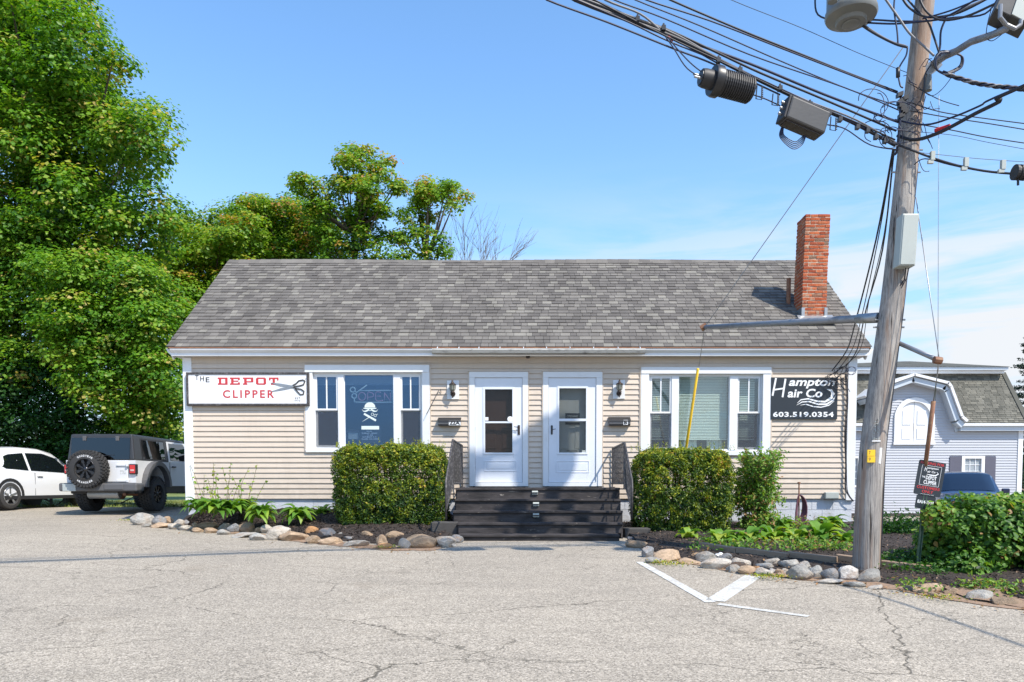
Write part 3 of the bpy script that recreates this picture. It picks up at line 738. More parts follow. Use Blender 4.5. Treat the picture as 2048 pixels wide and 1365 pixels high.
# shingles: each a thin slab on the slope
EX = SL/29; NROW = 29
def shingle_verts(x, w, s, th, lift):
    # along slope s..s+EX*1.15; upper end tucked down
    n = Vector((0, -UZ, UY)); o = Vector((0, YE, ZE)) + Vector((0, UY, UZ))*s
    a = o + n*(th+lift-.012); b = o + Vector((0, UY, UZ))*EX*1.18 + n*(-.012)
    v = []
    for p in (a, b):
        for dx_ in (x, x+w): v.append((dx_, p.y, p.z))
    a2 = o - n*.012; v += [(x, a2.y, a2.z), (x+w, a2.y, a2.z)]
    return v, [(0,1,3,2), (4,5,1,0), (4,0,2), (5,3,1)]
variants = {}
def shingle_var(wi, ti):
    if (wi, ti) not in variants:
        v, f = shingle_verts(0, wi-.006, 0, .012, 0); v = [(a, b-YE, c-ZE) for a, b, c in v]
        me = bpy.data.meshes.new('shingle'); me.from_pydata(v, [], f); me.materials.append(M['shingle']); settint(me, [ti]*len(f)); variants[(wi, ti)] = me
    return variants[(wi, ti)]
allv, allf, allt = [], [], []; nind = 0
chx0, chx1 = P(1603, 632, 15.2).x - .01, P(1603, 632, 15.2).x + .52
for r in range(NROW):
    x = RX0 - random.random()*.2; s = r*EX; prev = .5
    sag = 0
    while x < RX1:
        w = random.choice((.12, .15, .17, .2, .24)); a, b = max(x, RX0), min(x+w, RX1)
        ti = random.choice((.05, .15, .28, .36, .45, .55, .65, .75, .86, .97))
        if b - a > .02:
            if nind < 296 and r < 4 and a == x and b == x+w:
                o_ = Vector((0, YE, ZE)) + Vector((0, UY, UZ))*s
                inst('shingle', shingle_var(w, ti), roof, (a, o_.y, o_.z)); nind += 1
            else:
                v, f = shingle_verts(a, b-a-.006, s, .012, random.choice((0, .003, .007)))
                n0 = len(allv); allv += v; allf += [tuple(i+n0 for i in q) for q in f]; allt += [ti]*len(f)
        x += w
me = bpy.data.meshes.new('shingle_field'); me.from_pydata(allv, [], allf); me.materials.append(M['shingle']); settint(me, allt)
o = bpy.data.objects.new('shingle_field', me); link(o, roof); tag(o, kind='stuff')
# ridge caps
xx = RX0 + .02; i = 0
cap = {}
for ti in (.3, .5, .75):
    m_ = MB().add([(0,-.13,-.115),(.3,-.13,-.115),(.3,0,.006),(0,0,.012),(.3,.13,-.115),(0,.13,-.115)], [(0,1,2,3),(3,2,4,5)]).mesh('ridge_cap', 'shingle'); settint(m_, [ti]*2); cap[ti] = m_
while xx < RX1-.3:
    inst('ridge_cap', cap[random.choice((.3, .5, .75))], roof, (xx, YR, ZR+.004 + .012*math.sin(xx*.9))); xx += .24
# ---- chimney of single bricks
CX0 = P(1604, 632, 15.2).x; CY0 = 15.2; CW, CD = .49, .49
zc0 = P(1604, 634, 15.2).z - .02; zc1 = P(1612, 428, 15.2).z
lean = .045; cm = MB()
for k in range(33):
    za, zb_ = zc0-.2+(zc1-.012-zc0+.2)*k/33, zc0-.2+(zc1-.012-zc0+.2)*(k+1)/33; s_ = lean*max(0, ((za+zb_)/2-zc0-.7)/1.4)
    cm.box(CX0+.008+s_, CX0+CW-.008+s_, CY0+.008, CY0+CD-.008, za, zb_)
ch = cm.build('chimney', 'mortar', house)
nb = int((zc1-zc0)/.067)
bricks = {}
for L in (.2, .095, .15):
    import bmesh
    for q in range(3):
        bm = bmesh.new(); bmesh.ops.create_cube(bm, size=1); bmesh.ops.scale(bm, vec=(L-.004, .1, .055), verts=bm.verts)
        for v in bm.verts: v.co += Vector((random.uniform(-1,1), random.uniform(-1,1), random.uniform(-1,1)))*.0025
        bmesh.ops.bevel(bm, geom=bm.edges[:], offset=.004, segments=1, affect='EDGES')
        mm = bpy.data.meshes.new('brick'); bm.to_mesh(mm); bm.free(); mm.materials.append(M['brick']); bricks[(L, q)] = mm
for r in range(nb):
    z = zc0 + (r+.5)*(zc1-zc0)/nb; sh = lean*max(0, (z-zc0-.7)/1.4)
    def put(L, cx, cy, rot):
        inst('brick', bricks[(L, random.randrange(3))], ch, (cx+sh+random.uniform(-.003,.003), cy+random.uniform(-.004,.004), z), (random.uniform(-.01,.01), random.uniform(-.012,.012), rot+random.uniform(-.015,.015)))
    a = [.2, .2, .095] if r % 2 == 0 else [.095, .2, .2]
    g = .0
    xx = CX0
    if r % 2 == 0:    # front and back full width
        for L in (.2, .2, .095)[::(1 if r % 4 else -1)]:
            put(L, xx+L/2, CY0+.05, 0); put(L, xx+L/2, CY0+CD-.05, 0); xx += L + .0
        yy = CY0+.105
        for L in (.15, .15):
            put(L, CX0+.05, yy+L/2, R(90)); put(L, CX0+CW-.05, yy+L/2, R(90)); yy += L-.01
    else:
        yy = CY0
        for L in (.2, .2, .095):
            put(L, CX0+.05, yy+L/2, R(90)); put(L, CX0+CW-.05, yy+L/2, R(90)); yy += L
        xx = CX0+.105
        for L in (.15, .15):
            put(L, xx+L/2, CY0+.05, 0); put(L, xx+L/2, CY0+CD-.05, 0); xx += L-.008
fl = MB()
fl.box(CX0-.012, CX0+.05, CY0-.012, CY0+CD, zc0-.1, zc0+.2).box(CX0+CW-.045, CX0+CW+.014, CY0-.012, CY0+CD, zc0-.1, zc0+.2)
fl.add([(CX0-.1, CY0-.25, zc0-.17), (CX0+CW+.12, CY0-.25, zc0-.17), (CX0+CW+.12, CY0+.01, zc0+.055), (CX0-.1, CY0+.01, zc0+.055)], [(0,1,2,3)])
fl.box(CX0, CX0+CW, CY0-.015, CY0, zc0-.03, zc0+.03)
fl.build('flashing', 'steel', ch)
pv = P(1592, 590, 16.0)
MB().tube([(CX0-.09, 15.75, pv.z-.5), (CX0-.09, 15.75, P(1592, 557, 15.75).z)], .045, 12).build('vent_pipe', 'rust', house)
# ---- gutter over the doors
gx0, gx1 = P(864, 702, 14.24).x, P(1291, 702, 14.24).x
gz = P(1060, 698, 14.24).z
gt = MB().prismx([(YE+.015, gz), (YE-.10, gz+.005), (YE-.115, gz-.02), (YE-.095, gz-.075), (YE+.01, gz-.085), (YE+.01, gz-.08), (YE-.085, gz-.068), (YE-.1, gz-.02), (YE-.095, gz-.005)], gx0, gx1)
gutter = gt.build('gutter', 'gutter', house)
for px in (875, 918, 958, 1000, 1047, 1093, 1140, 1187, 1236, 1280):
    q = P(px, 690, YE-.03); MB().tube([(q.x, YE-.09, gz+.01), (q.x, YE-.03, gz+.045), (q.x, YE+.03, gz+.055)], .007, 5).build('gutter_bracket', 'white', gutter)
MB().lathe([(0, -.03), (.03, -.03), (.04, 0), (.04, .03)], (P(1056, 716, 14.45).x, 14.45, zsf-.01), 12, 'z').build('soffit_lamp_base', 'bronze', house)

# ---- windows
def px_rect(a, b, c, d, y=YW): return X(a, y), X(b, y), Z(d, y), Z(c, y)
def window(gm, px0, px1, py0, py1, ix0, ix1, iy0, iy1, parts, meet, head, sill, label=None):
    a, b, c, d = px_rect(px0, px1, py0, py1); e, f, g, h = px_rect(ix0, ix1, iy0, iy1)
    w = MB().box(a, e, YW-.035, YW+.16, c, d).build('window', 'white', house, bevel=.004)
    MB().box(f, b, YW-.035, YW+.16, c, d).build('side_casing', 'white', w, bevel=.004)
    if label: w['label'] = label
    MB().box(a, b, YW-.045, YW+.16, h, d+.002).build('head_casing', 'white', w, bevel=.004)
    MB().box(a, b, YW-.05, YW+.16, c-.002, g).build('sill', 'white', w, bevel=.004)
    MB().box(a-.02, b+.02, YW-.052, YW-.015, d+.004, d+.025).box(a-.025, a-.002, YW-.03, YW, c, d+.004).box(b+.002, b+.025, YW-.03, YW, c, d+.004).build('channel_trim', 'siding', w)
    yr = YW+.03    # recessed frame
    fr = MB().box(e, f, yr, yr+.1, h-.045, h).box(e, e+.03, yr, yr+.1, g, h-.045).box(f-.03, f, yr, yr+.1, g, h-.045).box(e+.03, f-.03, yr, yr+.1, g, g+.03)
    fr.build('frame', 'white', w, bevel=.003)
    for (m0, m1) in parts['mull']:
        x_0, x_1 = X(m0), X(m1); MB().box(x_0, x_1, yr-.02, yr+.09, g+.03, h-.045).build('mullion', 'white', w, bevel=.003)
    x_0, x_1 = X(parts['mull'][0][1]), X(parts['mull'][1][0])
    MB().box(x_0, x_1, yr+.03, yr+.036, g+.03, h-.045).build('glass_pane', gm, w)
    MB().box(x_0, x_0+.012, yr+.02, yr+.05, g+.03, h-.045).box(x_1-.012, x_1, yr+.02, yr+.05, g+.03, h-.045).box(x_0, x_1, yr+.02, yr+.05, g+.03, g+.045).build('glazing_bead', 'white', w)
    for (s0, s1) in ((ix0+3.5, parts['mull'][0][0]), (parts['mull'][1][1], ix1-3.5)):
        x_0, x_1 = X(s0), X(s1); zm = Z(meet); t = .035
        up = MB().box(x_0, x_0+t, yr, yr+.035, zm, h-.045).box(x_1-t, x_1, yr, yr+.035, zm, h-.045).box(x_0+t, x_1-t, yr, yr+.035, h-.08, h-.045).box(x_0+t, x_1-t, yr, yr+.035, zm, zm+.035).build('upper_sash', 'white', w, bevel=.002)
        xm = (x_0+x_1)/2; MB().box(xm-.012, xm+.012, yr+.002, yr+.016, zm+.035, h-.08).build('muntin', 'white', up)
        MB().box(x_0+t, x_1-t, yr+.018, yr+.024, zm+.035, h-.08).build('glass_pane', gm, up)
        lo = MB().box(x_0, x_0+t, yr+.04, yr+.075, g+.03, zm).box(x_1-t, x_1, yr+.04, yr+.075, g+.03, zm).box(x_0+t, x_1-t, yr+.04, yr+.075, g+.03, g+.08).box(x_0+t, x_1-t, yr+.04, yr+.075, zm-.02, zm+.01).build('lower_sash', 'white', w, bevel=.002)
        MB().box(x_0+t, x_1-t, yr+.055, yr+.06, g+.08, zm-.02).build('glass_pane', gm, lo)
        MB().box(x_0+.012, x_1-.012, yr+.01, yr+.011, g+.035, zm-.005).build('insect_screen', 'screen', lo)
    return w, (e, f, g, h)
win_l, il = window('glassblue', 612, 860, 731, 905, 627, 845, 745.5, 899, {'mull': ((676, 688), (787, 801))}, 821, 0, 0)
win_r, ir = window('glass', 1281, 1540, 735, 911, 1297, 1524, 748.5, 903, {'mull': ((1343, 1357), (1459, 1475))}, 827, 0, 0)
# blind of the right window: headrail, slats, bottom rail, then curtains
def blind(x0, x1, zt, zb, y, name='blind', par=None, step=.03):
    hd = MB().box(x0, x1, y-.02, y+.02, zt, zt+.03).build(name, 'inwhite2', par)
    n_ = int((zt-zb)/step); sl = MB().add([(0, -.011, -.0145), (x1-x0, -.011, -.0145), (x1-x0, .011, .0145), (0, .011, .0145)], [(0,1,2,3)]).mesh('slat', 'inwhite2')
    for i in range(n_): inst('slat', sl, hd, (x0, y, zt-.014-i*step))
    MB().box(x0, x1, y-.018, y+.018, zb-.03, zb-.006).build('bottom_rail', 'inwhite2', hd); return hd
M['inwhite2'] = mat('blind_vinyl', (.72, .74, .70), .5, .03)
zt_b = Z(754); blind(X(1358)+.01, X(1459)-.01, zt_b, Z(876), YW+.17, 'blind', win_r)
blind(X(1304), X(1343), zt_b, Z(876), YW+.19, 'blind', win_r, .034); blind(X(1476), X(1514), zt_b, Z(876), YW+.19, 'blind', win_r, .034)
cz = Z(903)
for (a, b) in ((1362, 1400), (1420, 1452)):
    m_ = MB(); xa, xb = X(a), X(b); pts = [(xa+(xb-xa)*i/24, YW+.26+.02*math.sin(i*1.4)) for i in range(25)]
    m_.add([(x, y, cz) for x, y in pts] + [(x, y, Z(872)) for x, y in pts], [(i, i+1, 26+i, 25+i) for i in range(24)]); m_.build('curtain', 'inwhite2', win_r, smooth=True)
MB().box(il[0]+.03, il[1]-.03, YW+.20, YW+.21, Z(768), Z(748)).build('valance', 'inwhite', win_l)

# ---- doors
def door(px0, px1, py0, py1, dx0, dx1, dy0, dy1, gx, gy, bar, pan, inner):
    a, b, c, d = px_rect(px0, px1, py0, py1); e, f, g, h = px_rect(dx0, dx1, dy0, dy1)
    zf_ = Z(973)
    fr = MB().box(a, e, YW-.035, YW+.16, zf_, h).box(f, b, YW-.035, YW+.16, zf_, h).box(a, b, YW-.037, YW+.16, h, d).build('door_frame', 'white', house, bevel=.004)
    MB().box(a-.02, a-.002, YW-.03, YW, zf_, d+.004).box(b+.002, b+.02, YW-.03, YW, zf_, d+.004).box(a-.02, b+.02, YW-.052, YW-.015, d+.003, d+.022).build('channel_trim', 'siding', fr)
    MB().box(e, f, YW-.04, YW+.16, zf_, g-.004).build('threshold', 'white', fr)
    gx0_, gx1_, gz0, gz1 = px_rect(gx[0], gx[1], gy[0], gy[1]); yd = YW-.012
    dr = MB()
    dr.box(e+.004, gx0_, yd, yd+.035, g, h-.004).box(gx1_, f-.004, yd, yd+.035, g, h-.004).box(gx0_, gx1_, yd, yd+.035, gz1, h-.004).box(gx0_, gx1_, yd, yd+.035, g, gz0)
    D = dr.build('storm_door', 'doorwhite', house, bevel=.003)
    zb0, zb1 = Z(bar[1]), Z(bar[0]); t = .022
    MB().box(gx0_-.015, gx0_+t, yd-.012, yd+.02, gz0-.015, gz1+.015).box(gx1_-t, gx1_+.015, yd-.012, yd+.02, gz0-.015, gz1+.015).box(gx0_+t, gx1_-t, yd-.012, yd+.02, gz1-t, gz1+.015).box(gx0_+t, gx1_-t, yd-.012, yd+.02, gz0-.015, gz0+t).build('glass_frame', 'doorwhite', D, bevel=.002)
    MB().box(gx0_+t, gx1_-t, yd-.013, yd+.018, zb0, zb1).build('meeting_rail', 'doorwhite', D, bevel=.002)
    MB().box(gx0_+t, gx1_-t, yd+.004, yd+.008, zb1, gz1-t).build('glass_pane', 'glassdark', D)
    MB().box(gx0_+t, gx1_-t, yd+.008, yd+.012, gz0+t, zb0).build('glass_pane', 'glassdark', D)
    p0, p1, q0, q1 = px_rect(*pan); w_ = .016
    MB().box(p0, p1, yd-.007, yd+.001, q0, q0+w_).box(p0, p1, yd-.007, yd+.001, q1-w_, q1).box(p0, p0+w_, yd-.007, yd+.001, q0+w_, q1-w_).box(p1-w_, p1, yd-.007, yd+.001, q0+w_, q1-w_).box(p0+.05, p1-.05, yd-.005, yd+.001, q0+.045, q1-.045).build('door_panel', 'doorwhite', D, bevel=.003)
    # inner door
    I = MB().box(e, f, YW+.1, YW+.14, g, h).build('inner_door', inner, house)
    xm = (e+f)/2
    for s in (-1, 1): MB().box(xm+s*.19-.13, xm+s*.19+.13, YW+.09, YW+.1, gz0+.1, (zb0)).build('inner_panel', inner, I, bevel=.006)
    for i in range(3):
        zh = g + .25 + i*.75
        sx_ = e if px0 < 1000 else f
        MB().tube([(sx_, yd-.006, zh), (sx_, yd-.006, zh+.06)], .007, 6).build('hinge', 'steel', D)
    return D, I, (e, f, g, h), (gx0_, gx1_, gz0, gz1), yd
dl, il_, rl, gl_, yd = door(939, 1056, 744, 972, 950, 1045, 756, 965, (968, 1027), (777, 908), (843.5, 847), (968, 1033, 922, 943), 'woodbrown')
dr_, ir_, rr_, gr_, yd = door(1086, 1204, 744, 972, 1097, 1192, 756, 965, (1116, 1174), (775, 908), (838, 843), (1112, 1179, 922, 946), 'inwhite')
# left: handle, sticker, square; right: handle plate
h = MB().box(X(1035.5), X(1040), yd-.012, yd, Z(870), Z(851)).tube([(X(1037), yd-.05, Z(855.5)), (X(1028), yd-.055, Z(854.5))], .007, 6).tube([(X(1037), yd, Z(855.5)), (X(1037), yd-.05, Z(855.5))], .007, 6).tube([(X(1036), yd-.03, Z(861)), (X(1028), yd-.035, Z(862))], .005, 6)
h.build('handle', 'bronze', dl)
MB().lathe([(0, -.004), (.055, -.004), (.055, 0)], (X(1020.5), yd-.014, Z(839)), 24, 'y').build('round_sticker', 'signwhite', dl)
MB().box(X(970), X(977), yd-.016, yd-.013, Z(842), Z(835)).build('square_sticker', 'signwhite', dl)
h = MB().lathe([(.0, -.014), (.017, -.012), (.02, 0)], (X(1103.5), yd-.001, Z(853)), 12, 'y').lathe([(.0, -.014), (.017, -.012), (.02, 0)], (X(1103.5), yd-.001, Z(868)), 12, 'y').box(X(1103.5)-.018, X(1103.5)+.018, yd-.012, yd, Z(868), Z(853)).tube([(X(1103.5), yd-.01, Z(860)), (X(1104), yd-.06, Z(860)), (X(1111), yd-.06, Z(859))], .006, 6)
h.build('handle', 'black', dr_)
MB().box(X(1164), X(1174), yd-.002, yd+.003, Z(907), Z(901)).build('sticker', 'boxgrey', dr_)
b1 = MB().box(X(1131), X(1160), YW+.085, YW+.092, Z(838), Z(826)).build('door_plaque', 'signblack', ir_)
text('OPENING', (X(1134), X(1157), Z(834.5), Z(830)), YW+.083, 'boxgrey', b1, shear=.3)
b2 = MB().box(X(1132), X(1157), YW+.083, YW+.088, Z(905), Z(898)).build('mail_slot', 'boxgrey', ir_)
text('WELCOME', (X(1134), X(1155), Z(903.5), Z(900.5)), YW+.081, 'black', b2)
MB().box(X(1131), X(1160), YW+.08, YW+.09, Z(849), Z(844)).build('letter_flap', 'black', ir_)

# ================================================================== ENTRY STEPS
SY = [12.8, 12.52, 12.24, 11.96, 11.68]; SP = [976, 998.6, 1022, 1046, 1069.5]
SX = [(911, 1240), (909, 1242), (905, 1246), (914, 1247), (915, 1240)]
SZ = [P(1060, p, y).z for p, y in zip(SP, SY)]
SXX = [(P(a, 1000, y).x, P(b, 1000, y).x) for (a, b), y in zip(SX, SY)]
steps = thing('entry_steps', ((SXX[0][0]+SXX[0][1])/2, 13, height(0, 11.7)), 'five worn black painted wooden steps up to the two white doors', 'steps')
MB().box(SXX[0][0]+.05, SXX[0][1]-.05, 12.85, YW+.02, -1.1, SZ[0]-.04).build('landing_base', 'step', steps)
for i, (y, z, (a, b)) in enumerate(zip(SY, SZ, SXX)):
    back = YW+.0 if i == 0 else SY[i-1]+.04
    if i == 0:
        nb_ = 8; dep = (back-y)/nb_
        for k in range(nb_): MB().box(a, b, y+k*dep+.003, y+(k+1)*dep-.003, z-.038, z).build('tread', 'step', steps, bevel=.005)
    else: MB().box(a, b, y, back, z-.038, z).build('tread', 'step', steps, bevel=.007)
    zb = (SZ[i+1] if i < 4 else height(0, y)-.05)
    MB().box(a+.02, b-.02, y+.03, y+.05, zb-.001, z-.04).build('riser', 'step', steps)
    MB().box(a+.0, a+.03, y+.05, min(back, y+.5), -1.0, z-.04).build('stringer', 'step', steps); MB().box(b-.03, b, y+.05, min(back, y+.5), -1.0, z-.04).build('stringer', 'step', steps)
for i, (px, py) in enumerate(((1070, 986), (1072, 1009), (1072, 1031))):
    q = P(px, py, SY[i]+.03)
    L = MB().prismx([(SY[i]+.03, q.z-.035), (SY[i]+.03, q.z+.035), (SY[i]+.012, q.z+.035), (SY[i]-.005, q.z+.012), (SY[i]+.005, q.z-.03)], q.x-.05, q.x+.05).build('step_light', 'boxgrey', steps)
    MB().box(q.x-.045, q.x+.045, SY[i]-.009, SY[i]+.01, q.z-.012, q.z+.008).build('lens', 'signblack', L)
# railings: top rail along the landing, then down the steps
def railing(xw, xc, xe, ztop, yend):
    r = MB(); yw, yc = YW-.05, 12.82
    zc_ = ztop; ze = P(1060, 961, yend).z; zl = SZ[0]+.08; bot = P(1060, 1040, yend).z
    r.tube([(xw, yw, zc_-.01), (xc, yc, zc_), (xe, yend, ze), (xe+.0, yend-.03, ze-.12), (xe, yend, bot)], .017, 8)
    rail = r.build('railing', 'iron', steps, smooth=True)
    MB().tube([(xw, yw, zl), (xc, yc, zl), (xe, yend, bot+.14)], .012, 6).build('lower_rail', 'iron', rail)
    MB().tube([(xc, yc, SZ[0]-.02), (xc, yc, zc_)], .02, 6).build('rail_post', 'iron', rail)
    MB().tube([(xw, yw, SZ[0]), (xw, yw, zc_)], .014, 6).box(xw-.05, xw+.05, yw-.05, yw+.05, SZ[0], SZ[0]+.012).build('rail_post', 'iron', rail)
    bal = MB().tube([(0, 0, 0), (0, 0, 1)], .0085, 5).mesh('baluster', 'iron')
    for i in range(1, 13):
        t = i/13; inst('baluster', bal, rail, (xw+(xc-xw)*t, yw+(yc-yw)*t, zl), (0, 0, 0), (1, 1, zc_-zl))
    for i in range(1, 8):
        t = i/8; z0 = zl+(bot+.14-zl)*t; z1 = zc_+(ze-zc_)*t; inst('baluster', bal, rail, (xc+(xe-xc)*t, yc+(yend-yc)*t, z0), (0, 0, 0), (1, 1, z1-z0))
railing(P(924.5, 892, YW-.05).x, P(905.5, 880, 12.82).x, P(892, 961, 11.8).x, P(905.5, 880, 12.82).z, 11.8)
railing(P(1225, 895, YW-.05).x, P(1249.5, 886, 12.82).x, P(1264, 961, 11.8).x, P(1249.5, 886, 12.82).z, 11.8)
q = P(888, 1052, 12.2)
bk = MB().box(q.x-.2, q.x+.23, 12.05, 12.45, height(-1.4, 12.2)-.05, P(888, 1045, 12.05).z).build('concrete_block', 'concrete', None, bevel=.015)
tag(bk, 'dark grey concrete block beside the left end of the black steps', 'block')
q = P(1275, 1052, 12.3)
bk = MB().box(q.x-.22, q.x+.2, 12.2, 12.5, height(1.6, 12.2)-.05, P(1270, 1058, 12.1).z).build('concrete_block', 'concrete', None, bevel=.015)
tag(bk, 'dark concrete block beside the right end of the black steps', 'block')

# ================================================================== THINGS ON THE WALL
# painted sign, left
a, b, c, d = px_rect(374, 619, 745, 812, YW-.08); ys = YW-.09
s1 = thing('shop_sign', ((a+b)/2, YW-.02, c), 'long white barber sign lettered in red with black frame and scissors', 'sign')
MB().box(a+.02, b-.02, ys+.015, YW-.022, c+.02, d-.02).build('board', 'signwhite', s1)
t = .043
MB().box(a, b, ys, YW-.02, d-t, d).box(a, b, ys, YW-.02, c, c+t).box(a, a+t, ys, YW-.02, c+t, d-t).box(b-t, b, ys, YW-.02, c+t, d-t).build('frame', 'iron', s1, bevel=.008)
yt = ys+.012
def zr(px, py): return P(px, py, yt)
def tb(x0, y0, x1, y1): p, q_ = zr(x0, y1), zr(x1, y0); return (p.x, q_.x, p.z, q_.z)
text('T', tb(390.5, 751, 397, 761), yt, 'black', s1, bold=.012); text('H', tb(400.5, 753, 408, 763), yt, 'black', s1, bold=.012); text('E', tb(411.5, 755, 419, 765), yt, 'black', s1, bold=.012)
GL = {'D': [(0,1,.0,.2),(0,1,.8,1),(.12,.36,.2,.8),(.76,1,.18,.82)], 'E': [(0,1,0,.2),(0,1,.8,1),(.12,.36,.2,.8),(.3,.85,.42,.58),(.82,1,.2,.34),(.82,1,.66,.8)],
      'P': [(0,.42,0,.2),(0,1,.8,1),(.12,.36,.2,.8),(.36,1,.34,.5),(.78,1,.4,.9)], 'O': [(.1,.9,0,.2),(.1,.9,.8,1),(0,.24,.1,.9),(.76,1,.1,.9)],
      'T': [(.2,.8,0,.2),(0,1,.8,1),(.38,.62,.2,.8),(0,.16,.6,.8),(.84,1,.6,.8)]}
mb = MB()
for chh, (p0, p1) in zip('DEPOT', ((435.5, 455), (460, 479.5), (486, 506.5), (512, 532), (538, 557))):
    x_0, x_1, z_0, z_1 = tb(p0, 755.5, p1, 770)
    for k, (u0, u1, v0, v1) in enumerate(GL[chh]): mb.box(x_0+(x_1-x_0)*u0, x_0+(x_1-x_0)*u1, yt-.0002*k, yt+.004, z_0+(z_1-z_0)*v0, z_0+(z_1-z_0)*v1)
mb.build('lettering', 'red', s1)
text('CLIPPER', tb(446, 780.5, 548, 796.5), yt, 'red', s1, bold=.02, spacing=1.35)
text('EST', tb(590, 795, 600.5, 798.5), yt, 'black', s1, spacing=1.2); text('1970', tb(588, 800, 600.5, 803.5), yt, 'black', s1, spacing=1.2)
def S(pts): return [(zr(*p).x, zr(*p).z) for p in pts]
sc1, sc2, sc3 = MB(), MB(), MB()
ribbon(sc1, S([(542, 766), (560, 770), (583, 773.5)]), [.005, .05, .045], yt, .006)
ribbon(sc1, S([(541, 784), (562, 779), (583, 775)]), [.005, .045, .04], yt, .004)
ribbon(sc2, S([(583, 773), (592, 768), (598, 762), (606, 760.5), (610, 763), (607, 770), (598, 772.5), (588, 774)]), .026, yt, .008)
ribbon(sc2, S([(583, 774), (594, 778), (602, 779), (608, 783), (607, 789), (601, 790), (596, 785), (590, 778)]), .026, yt, .008)
sc3.lathe([(0, -.012), (.025, -.01), (.025, 0)], (zr(584, 773.5).x, yt, zr(584, 773.5).z), 14, 'y')
sc2.tube([(zr(609, 762).x, yt, zr(609, 762).z), (zr(612, 757).x, yt, zr(612, 757).z)], .004, 5)
sc1.build('scissor_blades', 'steel', s1); sc2.build('scissor_handles', 'gearbox', s1); sc3.build('scissor_pivot', 'steel', s1)
# black sign, right
a, b, c, d = px_rect(1541, 1674, 755, 839, YW-.04); ys = YW-.045
s2 = thing('shop_sign', ((a+b)/2, YW-.02, c), 'black hair salon banner sign with white lettering, wave and phone number', 'sign')
MB().box(a, b, ys, YW-.022, c, d).build('board', 'signblack', s2, bevel=.004)
yt = ys-.003
mb = MB(); ribbon(mb, S([(1552, 756.5), (1545, 792)]), .035, yt); ribbon(mb, S([(1571, 758), (1565, 795)]), .035, yt-.0004); ribbon(mb, S([(1549, 780), (1569, 777)]), .03, yt-.0008)
mb.build('lettering', 'signtext', s2)
text('ampton', tb(1577.5, 758, 1670.5, 777.5), yt, 'signtext', s2, bold=.025, shear=.25)
text('air Co', tb(1575, 778, 1645, 795.5), yt, 'signtext', s2, bold=.025, shear=.15)
text('603.519.0354', tb(1546, 824, 1667.5, 834.5), yt, 'signtext', s2, bold=.03, spacing=1.08)
mb = MB()
ribbon(mb, S([(1594, 807), (1602, 800), (1616, 798), (1634, 803), (1650, 804), (1662, 797), (1666, 788), (1662, 781), (1654, 779)]), [.004, .02, .028, .03, .035, .055, .06, .045, .012], yt)
ribbon(mb, S([(1593, 811), (1604, 804.5), (1618, 803.5), (1636, 809), (1653, 809), (1666, 801), (1671, 792)]), [.004, .02, .025, .03, .035, .03, .005], yt-.0004)
ribbon(mb, S([(1600, 811), (1612, 809), (1626, 813.5), (1642, 815), (1658, 811), (1669, 802)]), [.004, .018, .02, .02, .02, .004], yt-.0008)
mb.build('wave_logo', 'signtext', s2)
# neon sign and decals in the left window
yn = YW+.085
def N_(pts, y=yn): return [P(p[0], p[1], y) for p in pts]
neon = thing('neon_sign', P(740, 806, yn), 'unlit neon scissors and OPEN sign hanging in the barber window', 'neon sign')
M['neonw'] = mat('white_neon_tube', (.62, .74, .70), .3, .05); M['neonr'] = mat('pink_neon_tube', (.62, .28, .36), .3, .05)
def tubes(strokes, m, name, r=.012):
    t_ = MB()
    for s_ in strokes: t_.tube(smoothpts(N_(s_), 3) if len(s_) > 3 else N_(s_), r, 6)
    return t_.build(name, m, neon, smooth=True)
tubes([[(718, 782), (780, 781.5), (784, 784), (784.5, 802), (781, 805), (715, 805), (709, 802), (708.5, 797)]], 'neonw', 'border_tube')
cir = lambda cx, cy, r: [(cx+r*math.cos(a*.6283), cy+r*.95*math.sin(a*.6283)) for a in range(11)]
tubes([cir(705.5, 780, 5), cir(708.5, 792.5, 4.8), [(709.5, 783), (714, 785), (734, 770.5)], [(711, 788), (714, 784)]], 'neonw', 'scissor_tube')
tubes([cir(724, 793.5, 0) if False else [(724+7*math.cos(a*.6283), 793.5+8*math.sin(a*.6283)) for a in range(11)],
       [(735.5, 802), (735.5, 786), (742, 786), (747, 789), (745, 794), (736, 795)], [(762, 785.5), (752, 785.5), (752.5, 801.5), (766, 801.5)], [(753, 793), (762, 793)], [(769, 802), (769, 786)], [(769, 786), (781, 803)], [(781, 803), (781, 786)]], 'neonr', 'letter_tube', .010)
MB().box(P(699,0,yn+.03).x, P(786,0,yn+.03).x, yn+.03, yn+.034, Z(808, yn), Z(767, yn)).build('backing', 'glassdark', neon)
# decals on the glass
yg = YW+.058; yt = yg
dec = MB()
def poly(mb, pts, y): 
    v = [P(a, b, y) for a, b in pts]; mb.add(v, [tuple(range(len(v)))])
M['decal'] = mat('white_decal', (.66, .74, .72), .6, .03)
poly(dec, [(729, 815.5), (729.5, 811), (733, 807), (737, 805.2), (743, 805.2), (747, 807.5), (750, 811), (750.5, 815.5)], yg)
poly(dec, [(726, 816.3), (753.5, 816.3), (752, 818), (747, 818.8), (732, 818.8), (727.5, 818)], yg)
ribbon(dec, S([(724, 819), (727, 823), (732, 823), (737, 820), (739.5, 822)]), [.003, .015, .03, .03, .01], yg, .001)
ribbon(dec, S([(756, 819), (753, 823), (748, 823), (743, 820), (740.5, 822)]), [.003, .015, .03, .03, .01], yg, .001)
ribbon(dec, S([(728, 828), (752, 841.5)]), [.038, .038], yg, .001); ribbon(dec, S([(725, 843.5), (741, 833.5)]), [.004, .014], yg-.001, .001)
for cx, cy in ((745, 829), (750.5, 831.5)): ribbon(dec, S([(cx+2.6*math.cos(a*.7854), cy+2.6*math.sin(a*.7854)) for a in range(9)]), .008, yg-.001, .001)
